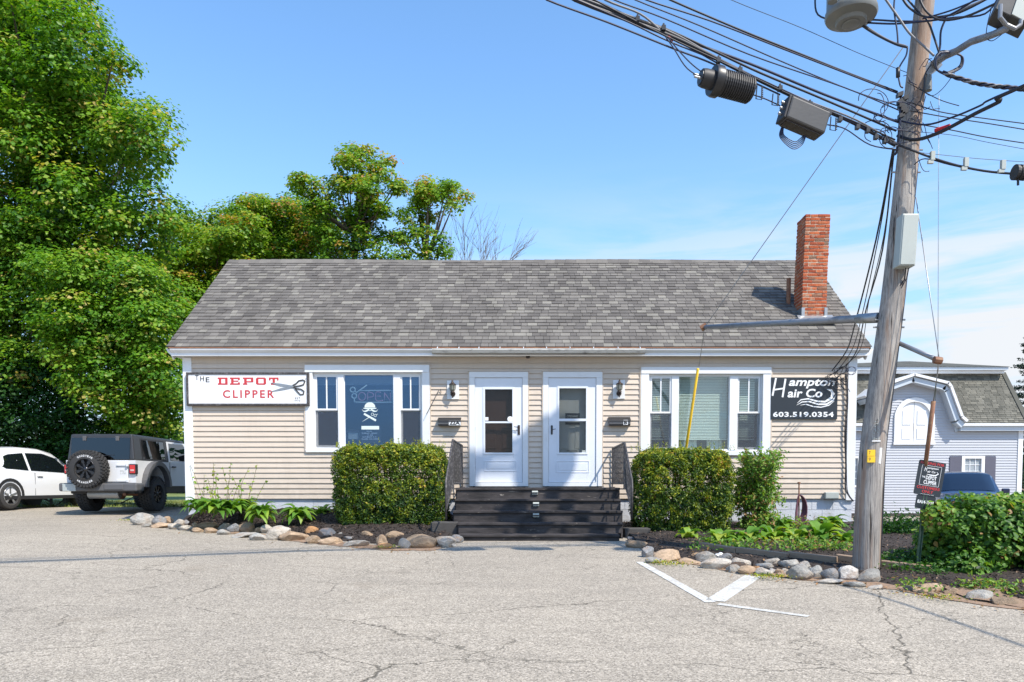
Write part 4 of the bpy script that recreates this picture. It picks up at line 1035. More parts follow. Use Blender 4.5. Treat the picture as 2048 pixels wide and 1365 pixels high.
ribbon(dec, S([(752, 830), (756, 828.5)]), .007, yg-.002, .001)
dec.build('window_decal', 'decal', win_l)
MB().box(X(721.5), X(757), yg-.001, yg, Z(859), Z(852)).build('tape_strip', 'decal', win_l)
hp = MB().box(X(720), X(760), YW+.075, YW+.08, Z(886), Z(851)).build('hours_sign', 'signblack', None); tag(hp, 'small black opening hours notice behind the barber window glass', 'notice')
yt = YW+.073
for s_, p0, p1, r in (('HOURS', 733, 744, 863), ('TUESDAY - FRIDAY', 723, 755, 867), ('8 - 4:30', 735, 746, 870.5), ('SATURDAY 8-12', 725, 753, 874.5), ('CLOSED SUN & MON', 723, 757, 878.5)):
    text(s_, tb(p0, r-1.3, p1, r+1.3), yt, 'signtext', hp, bold=.04)
pic = thing('picture_frame', P(705, 882, YW+.13), 'dark framed little picture standing inside the barber window', 'picture')
mb = MB(); yp = YW+.12
for p_ in (((692, 864), (718, 864)), ((692, 880), (718, 880)), ((691.5, 864), (691.5, 882)), ((717.5, 864), (717.5, 882)), ((693, 864), (704, 860.5)), ((704, 860.5), (717, 864))): mb.tube([P(*p_[0], yp), P(*p_[1], yp)], .014, 5)
mb.build('frame', 'bronze', pic); MB().box(X(693), X(717), yp+.01, yp+.014, Z(881, yp), Z(865, yp)).build('print', 'boxgrey', pic)

# lanterns
def lantern(px, py, label):
    c0 = P(px, py, YW-.12); L = thing('wall_lantern', (c0.x, YW-.02, c0.z), label, 'wall lamp', 'lanterns beside the shop doors')
    z = c0.z; x = c0.x; y = c0.y
    MB().box(x-.115, x+.115, YW-.035, YW-.018, z-.20, z+.16).build('mounting_plate', 'white', L, bevel=.004)
    MB().tube([(x, YW-.03, z-.1), (x, y, z-.12)], .011, 6).lathe([(.045, 0), (.05, .012), (0, .02)], (x, YW-.055, z-.1), 12, 'y').build('wall_bracket', 'bronze', L)
    MB().lathe([(.028, -.055), (.05, -.02), (.058, .06), (.062, .065)], (x, y, z), 12).build('lamp_glass', 'lanternglass', L, smooth=True)
    for k in range(6):
        a = k*math.pi/3; MB().tube([(x+.03*math.cos(a), y+.03*math.sin(a), z-.055), (x+.053*math.cos(a), y+.053*math.sin(a), z-.02), (x+.064*math.cos(a), y+.064*math.sin(a), z+.065)], .004, 4).build('cage_rib', 'bronze', L)
    MB().lathe([(.072, .062), (.066, .074), (.03, .10), (.02, .105), (.028, .12), (.012, .13), (.02, .145), (0, .165)], (x, y, z), 12).build('lamp_cap', 'bronze', L, smooth=True)
    MB().lathe([(.0, -.19), (.012, -.175), (.006, -.155), (.012, -.12), (.035, -.10), (.045, -.075), (.03, -.054)], (x, y, z), 12).build('finial', 'bronze', L, smooth=True)
lantern(905, 777, 'small bronze lantern on the wall between barber window and left door')
lantern(1239, 776, 'small bronze lantern on the wall between right door and salon window')
def mailbox(px0, px1, py0, py1, label, txt, tx):
    a, b, c, d = px_rect(px0, px1, py0, py1, YW-.13); m_ = thing('mailbox', ((a+b)/2, YW-.02, c), label, 'mailbox', 'mailboxes beside the shop doors')
    MB().prismx([(YW-.02, c), (YW-.11, c), (YW-.135, c+.03), (YW-.135, c+.10), (YW-.02, d+.03)], a, b).build('box', 'greyplastic', m_, bevel=.005)
    MB().prismx([(YW-.02, d+.034), (YW-.14, c+.105), (YW-.145, c+.075), (YW-.139, c+.075), (YW-.136, c+.1), (YW-.02, d+.03)], a-.006, b+.006).build('lid', 'blackplastic', m_)
    global yt; yt = YW-.139
    x_0, x_1, z_0, z_1 = tb(tx[0], tx[1], tx[2], tx[3]); 
    pl = MB().box(x_0-.012, x_1+.012, yt-.002, yt+.003, z_0-.01, z_1+.01).build('number_plate', 'signtext', m_)
    yt = YW-.143; text(txt, (x_0, x_1, z_0, z_1), yt-.001, 'black', pl, bold=.04)
mailbox(876, 921, 838, 852, 'dark grey wall mailbox numbered 22A left of the left door', '22A', (899, 842.5, 920, 850))
mailbox(1218, 1261, 837, 851.5, 'dark grey wall mailbox lettered B right of the right door', 'B', (1248, 841.5, 1254.5, 849))
# flag bracket and hook beside the left window
q0, q1 = P(853, 829, YW-.1), P(877, 782, YW-.06)
tag(MB().tube([q0, q1, P(881, 779, YW-.04), P(882, 786, YW-.03)], .008, 6).build('wall_hook', 'iron'), 'thin rusty iron hook rod on the siding beside the barber window', 'hook')
# utility box by the ground
jb = thing('junction_box', P(1667, 997, YW-.02), 'small grey utility box low on the siding near the right corner', 'utility box')
a, b, c, d = px_rect(1653, 1680, 985, 998, YW-.08); MB().box(a, b, YW-.1, YW-.018, c, d).build('box', 'boxgrey', jb, bevel=.006); MB().box(a+.01, b-.01, YW-.104, YW-.1, c+.015, d-.012).build('cover', 'boxgrey', jb)
# garden hose on its stake
hz = thing('garden_hose', P(1597, 1060, 14.2), 'purple garden hose coiled on a rusty stake against the foundation', 'garden hose')
hb = P(1598, 1065, 14.2); ht = P(1598, 968, 14.2)
MB().tube([(hb.x, 14.2, -1.0), (ht.x, 14.2, ht.z)], .013, 6).lathe([(0, 0), (.03, 0), (.03, .03), (0, .035)], (ht.x, 14.2, ht.z), 10).build('stake', 'rust', hz)
mb = MB()
for k in range(7):
    wx = .08+.016*k; dr0 = .46+.035*k; c_ = P(1598, 990, 14.14-.012*k)
    mb.tube([(c_.x+wx*math.sin(a*math.pi/10)*(.6+.4*math.cos(a*math.pi/20)), c_.y, c_.z-dr0*(1-math.cos(a*math.pi/10))/2) for a in range(21)], .011, 6)
mb.build('hose_coil', 'purple', hz, smooth=True)
gp = P(1534, 1065, 13.4)
pot = thing('flower_pot', gp, 'plain round grey pot standing under the leafy vine', 'pot')
MB().lathe([(.07, -.16), (.11, .1), (.12, .11), (.12, .14), (.1, .14), (.1, .1)], gp, 18).build('pot_body', 'greyplastic', pot, smooth=True, auto=True)
# ================================================================== UTILITY POLE
g0 = G(1732, 1147); YP = g0.y
PC = [(1731, 1150), (1745, 900), (1785, 600), (1817, 300), (1850, 0)]
PW = [52, 48, 43, 38.5, 35]
pole = thing('utility_pole', (g0.x, YP, height(g0.x, YP)), 'tall weathered wooden utility pole leaning right at the corner of the bed', 'utility pole')
pp = [P(a, b, YP) for a, b in PC]; pr = [w/2/F*YP for w in PW]
top = pp[-1] + (pp[-1]-pp[-2])*3.1; pp = [pp[0] + Vector((-.01, 0, -.4))] + pp + [top]; pr = [pr[0]*1.02] + pr + [.10]
def poleat(z):
    for a, b, r0, r1 in zip(pp, pp[1:], pr, pr[1:]):
        if a.z <= z <= b.z: t = (z-a.z)/(b.z-a.z); return a.lerp(b, t), r0+(r1-r0)*t
    return pp[-1], pr[-1]
def onpole(px, py): return poleat(P(px, py, YP).z)
sm = smoothpts(pp, 6); rs = []
for p_ in sm: rs.append(poleat(p_.z)[1])
MB().tube(sm, rs, 22).build('shaft', 'pole', pole, smooth=True, auto=True)
# yellow number tags, white reflector strips
c_, r_ = onpole(1742, 907)
for k, (py, nm) in enumerate(((906, '7'), (919, '9'))):
    q = P(1742.5, py, YP-r_-.012)
    pl = MB().box(q.x-.045, q.x+.045, q.y-.003, q.y+.012, q.z-.036, q.z+.034).build('number_tag', 'yellow', pole)
    text(nm, (q.x-.03, q.x-.008, q.z-.02, q.z+.02), q.y-.005, 'rust', pl)
q = P(1759, 912, YP-r_*.86)
MB().tube([(q.x-.006, q.y, q.z-.09), (q.x+.006, q.y, q.z+.09)], [.022, .022], 8).build('reflector_strip', 'signtext', pole)
q = P(1752, 882.5, YP-r_-.004); MB().box(q.x-.045, q.x+.05, q.y-.004, q.y+.012, q.z-.006, q.z+.006).build('white_band', 'signtext', pole)
mb = MB()
for k in range(16):
    q = P(1753+random.uniform(-6, 6), 838+random.uniform(0, 42), YP-r_-.001); mb.box(q.x-.005, q.x+.005, q.y-.004, q.y+.01, q.z-.004, q.z+.004)
mb.build('staples', 'boxgrey', pole, kind='stuff')
# bolts
for py in (300, 345, 640, 655):
    c_, r_ = onpole(1800, py); MB().tube([(c_.x-r_-.05, c_.y, c_.z), (c_.x+r_+.05, c_.y, c_.z)], .01, 6).build('bolt', 'steel', pole)
# conduit running down the right side
cl = []
for py in (330, 400, 500, 600, 700, 800, 900, 1000, 1080, 1146):
    c_, r_ = onpole(1780, py); cl.append(c_ + Vector((r_*.93, -r_*.30, 0)))
MB().tube(smoothpts(cl, 3), .012, 6).build('ground_wire', 'cable', pole, smooth=True)
# grey meter cabinet
c_, r_ = onpole(1816, 480)
bx = thing('pole_cabinet', c_ + Vector((.03, -r_, 0)), 'pale grey metal cabinet strapped high on the utility pole', 'cabinet')
yb_ = YP-r_-.02
a_, b_ = P(1797, 532, yb_-.14), P(1838, 428, yb_-.14)
MB().prism([(a_.x, a_.z), (b_.x-.03, a_.z), (b_.x, b_.z), (a_.x+.03, b_.z)], yb_-.15, yb_).build('box', 'boxgrey', bx, bevel=.008)
MB().prism([(a_.x+.012, a_.z+.01), (b_.x-.042, a_.z+.01), (b_.x-.014, b_.z-.014), (a_.x+.042, b_.z-.014)], yb_-.158, yb_-.15).build('door', 'boxgrey', bx, bevel=.004)
MB().tube([P(1812, 533, yb_-.06), P(1809, 560, yb_), P(1800, 572, yb_+.02)], .008, 6).tube([P(1818, 533, yb_-.06), P(1814, 556, yb_), P(1803, 576, yb_+.02)], .006, 6).build('cable_tail', 'cable', bx)
# ------------------------------------------------ guy struts, guards
GR_guy = 'guy wires of the utility pole'
s0, r_ = onpole(1755, 634); e0 = P(1409, 655, 11.9)
st = thing('guy_strut', s0, 'long grey pipe strut reaching left from the utility pole across the roof', 'strut')
a_ = s0 + Vector((-r_*.9, .05, 0))
MB().tube([a_, e0], [.048, .036], 12).build('strut_pipe', 'pipe', st, smooth=True)
MB().tube([a_, a_.lerp(e0, .09)], [.06, .056], 12).build('socket', 'steel', st, smooth=True)
MB().tube([e0 + Vector((.03, 0, .03)), e0 + Vector((-.05, .02, -.02))], .05, 8).build('end_clamp', 'rust', st)
tw = P(1806, 95, YP-.05)
anc = P(1370, 905, 13.75)
gd = P(1398, 733, 12.55)
def wire(pts, r, m, label, cat='cable', group=None, name='overhead_cable', n=6, sm_=True):
    o = MB().tube(smoothpts(pts, 5) if sm_ and len(pts) > 2 else pts, r, n).build(name, m, None, smooth=True)
    return tag(o, label, cat, group)
wire([tw, e0, gd], .006, 'steel', 'thin steel guy wire over the left strut down to the yellow guard', 'guy wire', None, 'guy_wire', 5, False)
base = Vector((anc.x - .18, 14.1, -.7))
gg = thing('guy_guard', base, 'bright yellow plastic guy wire guard in front of the salon window', 'guy guard')
MB().tube([P(1396, 738, 12.6), P(1371, 905, 13.7), base], [.022, .026, .028], 10).build('guard_sleeve', 'yellow', gg, smooth=True)
s1_, r_ = onpole(1795, 684); e1 = P(1879, 722, 8.2)
st = thing('guy_strut', s1_, 'short grey pipe strut slanting down right from the utility pole', 'strut')
MB().tube([s1_ + Vector((r_*.8, 0, 0)), e1], [.026, .026], 10).build('strut_pipe', 'pipe', st, smooth=True)
MB().tube([e1 + Vector((-.06, 0, .01)), e1 + Vector((.02, 0, 0))], .04, 8).build('end_clamp', 'rust', st)
ge = G(1838, 1098); gt_ = P(1867, 803, 8.5)
wire([P(1832, 395, YP), e1, gt_], .0055, 'steel', 'steel guy wire from beside the pole cabinet over the right strut', 'guy wire', None, 'guy_wire', 5, False)
wire([P(1878, 190, YP-.3), P(1877, 350, YP-.3), P(1876, 720, 8.2), P(1870, 803, 8.5)], .003, 'steel', 'hair thin vertical wire right of the utility pole', 'guy wire', None, 'guy_wire', 4, False)
g2 = thing('guy_guard', ge, 'rusty brown steel guy rod rising behind the parking sign', 'guy guard')
MB().tube([gt_, P(1851, 930, 8.75), Vector((ge.x, ge.y, ge.z-.1))], .024, 10).build('guard_sleeve', 'rust', g2, smooth=True)

# ------------------------------------------------ transformer, light, brackets
Yt = YP - .1
ta, tb_ = P(1652, 40, Yt), P(1752, 40, Yt); tr_ = (tb_.x-ta.x)/2; tx = (ta.x+tb_.x)/2; tz = P(1700, 42, Yt).z
tf = thing('transformer', (tx, Yt, tz), 'grey barrel shaped transformer hanging beside the pole at the top edge', 'transformer')
MB().lathe([(tr_*.55, -.035), (tr_*.6, 0), (tr_*.95, .03), (tr_, .06), (tr_*.98, .10), (tr_*.93, .12), (tr_*.93, .85), (tr_, .88), (tr_*.9, .98), (.05, 1.03)], (tx, Yt, tz), 32).build('tank', 'xfmr', tf, smooth=True, auto=True)
MB().lathe([(tr_*.3, -.05), (tr_*.34, -.045), (tr_*.34, -.03)], (tx, Yt, tz), 24).build('drain_rim', 'xfmr', tf, smooth=True)
for zz in (.35, .75): MB().box(tx+tr_*.85, poleat(tz+zz)[0].x, Yt-.04, Yt+.04, tz+zz-.04, tz+zz+.04).build('mounting_bracket', 'steel', tf)
for k in (-1, 0, 1): MB().lathe([(.03, 0), (.05, .05), (.03, .08), (.05, .13), (.03, .16), (.02, .25)], (tx+k*.13, Yt, tz+1.0), 12).build('bushing', 'bronze', tf)
MB().lathe([(.05, 0), (.055, .02), (.055, .2), (.03, .24)], P(1665, 5, Yt-.25), 12).build('arrester', 'xfmr', tf)
# two unseen tanks added above the frame to throw shade on the right door
c_, r_ = poleat(9.6)
for nm_, dx_, z_, dy_ in (('inner unseen grey tank added overhead to shade the right door', 1.25, 9.9, .05), ('outer unseen grey tank added overhead to shade the right door', 1.8, 10.4, -.1)):
    tf2 = thing('transformer', (c_.x+dx_, YP+dy_, z_), nm_, 'transformer')
    MB().lathe([(.2, 0), (.29, .04), (.29, 1.0), (.25, 1.08)], (c_.x+dx_, YP+dy_, z_), 24).build('tank', 'xfmr', tf2, smooth=True, auto=True)
    MB().box(c_.x, c_.x+dx_-.2, YP+dy_-.03, YP+dy_+.03, z_+.45, z_+.53).build('mounting_bracket', 'steel', tf2)
for zz in (8.4, 10.7):
    ca = thing('crossarm', (poleat(zz)[0].x, YP-.16, zz), 'wooden crossarm high on the utility pole, %s' % ('lower one' if zz < 9 else 'upper one'), 'crossarm')
    x_ = poleat(zz)[0].x; MB().obox((x_, YP-.17, zz), (.0, .045, 0), (.95, .45, 0), (0, 0, .055)).build('beam', 'pole', ca)
    for k in (-.9, -.45, .45, .9): MB().lathe([(.02, 0), (.045, .05), (.03, .08), (.045, .12), (.02, .16)], (x_+k*.95, YP-.17+k*.45, zz+.055), 10).build('insulator', 'bronze', ca)
# street light arm with flood light
lt = thing('flood_light', P(1862, 132, YP), 'dark flood light on a bent grey arm at the top right corner', 'flood light')
arm = [P(1862, 132, YP-.05), P(1890, 112, YP-.3), P(1912, 103, YP-.45), P(1942, 84, YP-.65), P(1985, 70, YP-1.0), P(2012, 58, YP-1.2)]
MB().tube(arm, [.042, .04, .036, .036, .034, .034], 12).build('arm', 'pipe', lt, smooth=True)
y_ = YP-1.25
MB().tube([P(2001, 10, y_-.05), P(2000, 35, y_-.05), P(2012, 50, y_), P(2030, 58, y_), P(2041, 50, y_), P(2042, 40, y_)], .02, 8).build('yoke', 'pipe', lt)
A_ = [P(1990, 18, y_), P(2008, -25, y_), P(2075, -2, y_), P(2055, 48, y_)]
hdv = [p for p in A_] + [p + Vector((.05, .22, -.02)) for p in A_]
MB().add(hdv, [(3,2,1,0), (4,5,6,7), (0,1,5,4), (1,2,6,5), (2,3,7,6), (3,0,4,7)]).build('housing', 'gearbox', lt, bevel=.01)
A2 = [P(2024, 28, y_-.012), P(2040, -18, y_-.012), P(2074, -4, y_-.012), P(2054, 44, y_-.012)]
MB().add([p for p in A2] + [p + Vector((0, .012, 0)) for p in A2], [(3,2,1,0), (4,5,6,7), (0,1,5,4), (1,2,6,5), (2,3,7,6), (3,0,4,7)]).build('lens', 'boxgrey', lt)
c_, r_ = onpole(1855, 140)
MB().obox(P(1861, 138, YP-.06), (.07, -.02, .05), (0, .05, 0), (-.03, 0, .045)).build('arm_bracket', 'steel', lt)
pc = P(1857, 170, YP-.12)
ph = thing('pole_bracket_cap', pc, 'small grey cylinder cap hanging under the light arm bracket', 'bracket cap')
MB().lathe([(.030, -.07), (.038, -.065), (.036, .02), (.03, .10)], pc, 14).build('cap_body', 'xfmr', ph, smooth=True, auto=True)

# ------------------------------------------------ cables running up left from the pole
def YL(px): return 7.35 + (px-1100)/700*(YP-.2-7.35)
def CL(pts, r, m, label, dy=0, **k):
    q = [P(a, b, YL(a)+dy) for a, b in pts]
    if pts[0][0] < 1300 and pts[0][1] < 0: p0 = q[0]; q = [p0+Vector((-13, -4.2, 1.1)), p0+Vector((-7.5, -2.4, .30)), p0+Vector((-3.6, -1.15, .05))] + q
    return wire(q, r, m, label, **k)
CL([(1000, -78), (1150, 0), (1330, 68), (1405, 103), (1480, 142), (1600, 200), (1700, 243), (1790, 291)], .020, 'cable', 'thickest black cable of the bundle holding the black enclosures')
CL([(1000, -70), (1168, -2), (1335, 62), (1420, 108), (1500, 150), (1610, 200), (1712, 240), (1792, 286)], .010, 'cablegrey', 'grey lashed strand lying on the thick bundle cable', .03)
CL([(1020, -40), (1093, 0), (1215, 45), (1345, 97), (1430, 130), (1560, 190)], .0085, 'cableblue', 'lowest black cable entering at the top left of the wires')
CL([(1100, -32), (1160, 0), (1250, 40), (1345, 78), (1440, 130)], .007, 'cableblue', 'thin black cable just above the lowest one')
CL([(1100, -42), (1185, 0), (1330, 65), (1500, 128), (1650, 190), (1800, 246)], .0125, 'cableblue', 'smooth black cable directly above the enclosure bundle', .05)
CL([(1120, -52), (1210, 0), (1280, 28), (1322, 62), (1332, 68)], .010, 'cablegrey', 'grey cable joining the bundle at the red marker')
CL([(1150, -38), (1228, 0), (1330, 38), (1500, 110), (1690, 176), (1800, 222)], .0065, 'cableblue', 'thin blue black cable third from the top near the pole', .1)
CL([(1180, -42), (1270, 0), (1400, 52), (1560, 122), (1700, 180), (1795, 212)], .0065, 'cableblue', 'thin blue black cable second from the top near the pole', .1)
CL([(1200, -38), (1292, 0), (1420, 42), (1560, 96), (1700, 150), (1795, 187)], .008, 'cableblue', 'blue black cable ending in the tangle at the pole', .12)
CL([(1250, -42), (1340, 0), (1480, 60), (1600, 108), (1700, 148), (1795, 184)], .010, 'cable', 'dark twisted cable meeting the tangle at the pole', .14)
CL([(1350, -55), (1462, 0), (1600, 55), (1720, 108), (1830, 152)], .0035, 'cable', 'thinnest black wire topmost of those running up left', .3)
CL([(1000, -66), (1140, -8), (1240, 28), (1330, 58), (1420, 99), (1520, 146), (1640, 196), (1792, 262)], .012, 'cable', 'black cable hugging the top of the thick bundle', .04)
CL([(1010, -86), (1160, -14), (1330, 72), (1450, 128), (1580, 190), (1700, 240), (1790, 280)], .009, 'cable', 'black cable twisted along the front of the thick bundle', -.03)
CL([(1010, -60), (1130, -10), (1260, 46), (1340, 84), (1470, 136), (1600, 196), (1740, 262)], .008, 'cableblue', 'blue black cable sagging just under the thick bundle', -.02)
CL([(1328, 66), (1334, 72), (1346, 82)], .013, 'redtape', 'short red marker sleeve on the cable at upper left', cat='marker', name='cable_marker')
CL([(1330, 72), (1348, 98), (1375, 138), (1415, 162)], .006, 'cableblue', 'outer looping feed cable into the ribbed black splice case', -.03)
CL([(1332, 70), (1356, 100), (1385, 130), (1418, 155)], .006, 'cableblue', 'inner looping feed cable into the ribbed black splice case', -.03)
for i, (px, py) in enumerate(((1275, 40), (1327, 58), (1437, 122), (1480, 142), (1560, 178), (1620, 210), (1658, 228), (1680, 240), (1715, 255), (1735, 262), (1752, 275), (1770, 283))):
    q = P(px, py, YL(px)-.02); o = MB().box(q.x-.02, q.x+.02, q.y-.025, q.y+.03, q.z-.02, q.z+.025).box(q.x-.008, q.x+.008, q.y-.01, q.y+.01, q.z+.025, q.z+.05).build('cable_clamp', 'black')
    tag(o, 'small black clamp on the thick cable bundle left of the pole', 'cable clamp', 'clamps on the cable bundle')
# ribbed splice case
Ys = YL(1455)-.06
a_, b_ = P(1420, 160, Ys-.05), P(1502, 182, Ys+.06); ax = (b_-a_).normalized()
sp_ = thing('splice_case', a_, 'black ribbed round splice case hanging from the cable bundle', 'splice case')
def axtube(a, b, prof, n=24):
    m_ = MB(); L_ = (b-a); m_.tube([a + L_*t for t, r in prof], [r for t, r in prof], n); return m_
prof = [(0, .118), (.04, .125)]
for k in range(14): t0_ = .06+k*.066; prof += [(t0_, .128), (t0_+.03, .128), (t0_+.034, .116), (t0_+.062, .116)]
prof += [(1.0, .11)]
axtube(a_ + ax*.10, b_, prof).build('ribbed_shell', 'blackplastic', sp_)
axtube(a_ + ax*.02, a_ + ax*.10, [(0, .142), (.3, .15), (1, .15)]).build('collar', 'black', sp_, smooth=True, auto=True)
axtube(a_ - ax*.10, a_ + ax*.02, [(0, .082), (.3, .09), (1, .092)]).build('end_cap', 'blackplastic', sp_, smooth=True, auto=True)
MB().tube([a_-ax*.11, a_-ax*.10+Vector((0,0,0))], .07, 16).build('port_plate', 'black', sp_)
for dx_ in (-.02, .03): MB().tube([a_-ax*.18+Vector((0,dx_,dx_)), a_-ax*.1+Vector((0,dx_,dx_))], .012, 8).build('port', 'steel', sp_)
# rectangular amplifier box
Ya = YL(1610)-.12
am = thing('amplifier_box', P(1608, 240, Ya), 'rectangular dark metal amplifier box hanging from the cable bundle', 'amplifier box')
c0 = P(1608, 238, Ya); dirx = (P(1655, 258, Ya+.05)-P(1562, 218, Ya-.05)).normalized(); hx = (P(1650, 250, Ya)-P(1566, 225, Ya)).length/2
upv = Vector((.10, 0, 1)); upv = (upv - dirx*upv.dot(dirx)).normalized(); dep_ = dirx.cross(upv)
MB().obox(c0, dirx*hx, dep_*.10, upv*.118).build('housing', 'gearbox', am, bevel=.02)
MB().obox(c0-dirx*(hx+.012), dirx*.014, dep_*.09, upv*.12).build('end_plate', 'blackplastic', am, bevel=.01)
for k in (-1, 0, 1): MB().tube([c0-dirx*(hx+.02)+upv*(.06*k+.01), c0-dirx*(hx+.06)+upv*(.06*k+.01)], .014, 8).build('connector', 'steel', am)
MB().obox(c0-upv*.124, dirx*hx*.9, dep_*.07, upv*.008).build('hinge_rail', 'bronze', am)
for k in range(5):
    a1, b1 = P(1563+k, 255, Ya-.02), P(1612-k*1.5, 272, Ya)
    ml = P(1585+k*1.0, 298-k*3.5, Ya-.03)
    wire([a1, P(1560+k*2, 275-k, Ya-.03), ml, P(1604-k, 290-k*3, Ya), b1], .005, 'cableblue', 'blue black slack cable loop hanging under the amplifier box', 'cable', 'slack loops under the amplifier box', 'cable_loop')
# hangers: little squared loops of wire under the strand
for (px, py, hh) in ((1518, 172, 26), (1550, 188, 22), (1666, 234, 26)):
    y_ = YL(px)-.02; p = [P(px-4, py, y_), P(px-6, py+hh, y_), P(px+5, py+hh+2, y_), P(px+6, py+2, y_)]
    hg = MB().tube(p, .007, 5)
    for k in range(6): q = P(px+6, py+5+k*(hh-6)/5, y_); hg.box(q.x-.006, q.x+.012, q.y-.006, q.y+.006, q.z-.004, q.z+.004)
    tag(hg.build('cable_hanger', 'black'), {1518: 'black wire hanger just right of the ribbed splice case', 1550: 'black wire hanger just left of the rectangular amplifier box', 1666: 'black wire hanger at the right end of the amplifier box'}[px], 'cable hanger', 'hangers on the enclosure cable')
CL([(1500, 188), (1530, 198), (1560, 212)], .007, 'cableblue', 'short cable linking splice case and amplifier box')
CL([(1655, 250), (1690, 258), (1740, 290), (1795, 300)], .007, 'cableblue', 'cable from the amplifier box back to the pole')

# ------------------------------------------------ cables right of the pole
def CR(pts, r, m, label, y0=None, slope=-.4, ext=False, **k):
    y0 = YP-.25 if y0 is None else y0; q = [P(a, b, y0 + (a-1820)/200*slope) for a, b in pts]
    if ext: z_ = q[-1].z; q += [Vector((6.2, 5.4, z_+.1)), Vector((7.1, 1.2, z_+.5)), Vector((8.6, -8, z_+1.6))]
    return wire(q, r, m, label, **k)
CR([(1790, 288), (1822, 300), (1870, 318), (1930, 335), (2000, 346), (2120, 352)], .012, 'cable', 'black cable leaving the pole to the right at mid height')
CR([(1828, 330), (1850, 318), (1900, 330), (1960, 342), (2040, 350)], .006, 'cable', 'thinner cable running just below the mid height cable')
CR([(1835, 305), (1900, 312), (1960, 318), (2060, 325)], .003, 'cablegrey', 'thin steel strand above the spacer clamps')
for px, py in ((1865, 312), (1932, 325), (2006, 330)):
    q = P(px, py, YP-.25-(px-1820)/500); o = MB().box(q.x-.022, q.x+.022, q.y-.02, q.y+.02, q.z-.05, q.z+.045).box(q.x-.05, q.x+.01, q.y-.015, q.y+.015, q.z-.085, q.z-.05).build('spacer_clamp', 'boxgrey')
    tag(o, {1865: 'grey spacer clamp nearest the pole on the right hand cable', 1932: 'middle grey spacer clamp on the right hand cable', 2006: 'grey spacer clamp beside the small splice case at the right edge'}[px], 'spacer clamp', 'spacer clamps right of the pole')
q = P(2042, 345, YP-.8); a_ = q - Vector((.07, 0, 0)); sp2 = thing('splice_case', q, 'small black ribbed splice case cut by the right edge', 'splice case')
pr2 = []
for k in range(9): pr2 += [(k/9, .078), (k/9+.05, .078), (k/9+.06, .068), (k/9+.1, .068)]
axtube(a_, a_+Vector((.42, 0, -.02)), pr2, 18).build('ribbed_shell', 'blackplastic', sp2); MB().tube([P(2036, 358, YP-.8), P(2036, 371, YP-.8)], .012, 8).build('drain_stub', 'black', sp2)
CR([(1795, 272), (1830, 280), (1880, 265), (1950, 228), (2000, 203), (2048, 172)], .019, 'cable', 'thick black cable rising right from the pole', slope=-1.05, ext=True)
CR([(1790, 240), (1850, 250), (1905, 235), (1960, 212), (2040, 174)], .010, 'cableblue', 'blue black cable rising right above the thick one', slope=-1.05, ext=True)
CR([(1870, 262), (1885, 257), (1900, 252)], .022, 'redtape', 'short red marker sleeve on the cable right of the pole', slope=-.8, cat='marker', name='cable_marker')
CR([(1820, 205), (1880, 224), (1960, 236), (2100, 254)], .006, 'cable', 'thin black line descending right, topmost of three', slope=.3)
CR([(1820, 222), (1900, 236), (1980, 248), (2100, 268)], .006, 'cable', 'thin black line descending right, middle of three', slope=.3)
CR([(1820, 246), (1900, 260), (1980, 276), (2100, 294)], .006, 'cable', 'thin black line descending right, lowest of three', slope=.3)
CR([(1800, 262), (1900, 270), (1980, 286), (2090, 306)], .003, 'cableblue', 'hair thin line under the three descending lines', slope=.3)
CR([(1815, 165), (1875, 198), (1918, 212)], .005, 'cable', 'short loose wire end ending in the sky right of the pole', slope=.3)
# twisted service bundle with its loop round the arm
for k, (m_, w_) in enumerate((('cable', .013), ('cablegrey', .010), ('cableblue', .012))):
    pts = [(1905, 104), (1922, 112), (1921, 130), (1908, 140), (1888, 146), (1872, 138), (1869, 120), (1880, 104), (1900, 103)]
    wire([P(a+k*1.6, b+k*1.3, YP-.35-.03*k) for a, b in pts], w_*.8, m_, 'twisted %s strand looped round the light arm' % ('black', 'grey', 'blue black')[k], 'cable')
    pts = []
    for i in range(28):
        px = 1886 + i*8.6; py = 146 + (px-1886)*.235 + 5*math.sin((px-1886)/38) + 3.2*math.sin(i*1.15+k*2.1); pts.append(P(px, py, YP-.4-(px-1886)/160*.3+.02*math.cos(i*1.15+k*2.1)))
    wire(pts, w_, m_, 'twisted %s strand of the service cable at right' % ('black', 'grey', 'blue black')[k], 'cable')
# loops across the pole near the top
CR([(1835, -15), (1850, 20), (1880, 40), (1930, 34), (1990, 8), (2060, -25)], .012, 'cable', 'heavy black cable arching from the pole top toward the flood light', slope=-.6)
CR([(1790, -10), (1788, 20), (1794, 60), (1796, 90)], .009, 'cableblue', 'blue black lead dropping along the left of the pole top')
CR([(1845, 38), (1900, 22), (1960, -2), (2010, -20)], .009, 'cableblue', 'thin blue black cable under the heavy arch at the pole top', slope=-.6)
CR([(1862, 130), (1850, 150), (1848, 175), (1840, 205)], .007, 'cable', 'short black drip lead from the light arm down the pole')
CR([(1560+70, -8), (1636, 30), (1680, 42), (1740, 40), (1800, 43), (1860, 42), (1900, 30), (1950, 0), (1975, -20)], .010, 'cableblue', 'blue black cable looping past the transformer and the pole', slope=-.5)
CR([(1735, 46), (1790, 48), (1850, 43), (1905, 36), (1970, 28), (2000, -10)], .010, 'cableblue', 'blue black cable crossing just below the top loop', slope=-.5)
CR([(1655, 10), (1700, 35), (1745, 65), (1790, 88), (1815, 95)], .013, 'cable', 'black bundle from the transformer down to the pole side')
CR([(1650, -6), (1690, 18), (1735, 55), (1780, 82), (1812, 92)], .008, 'cablegrey', 'grey strand lying on the transformer bundle')
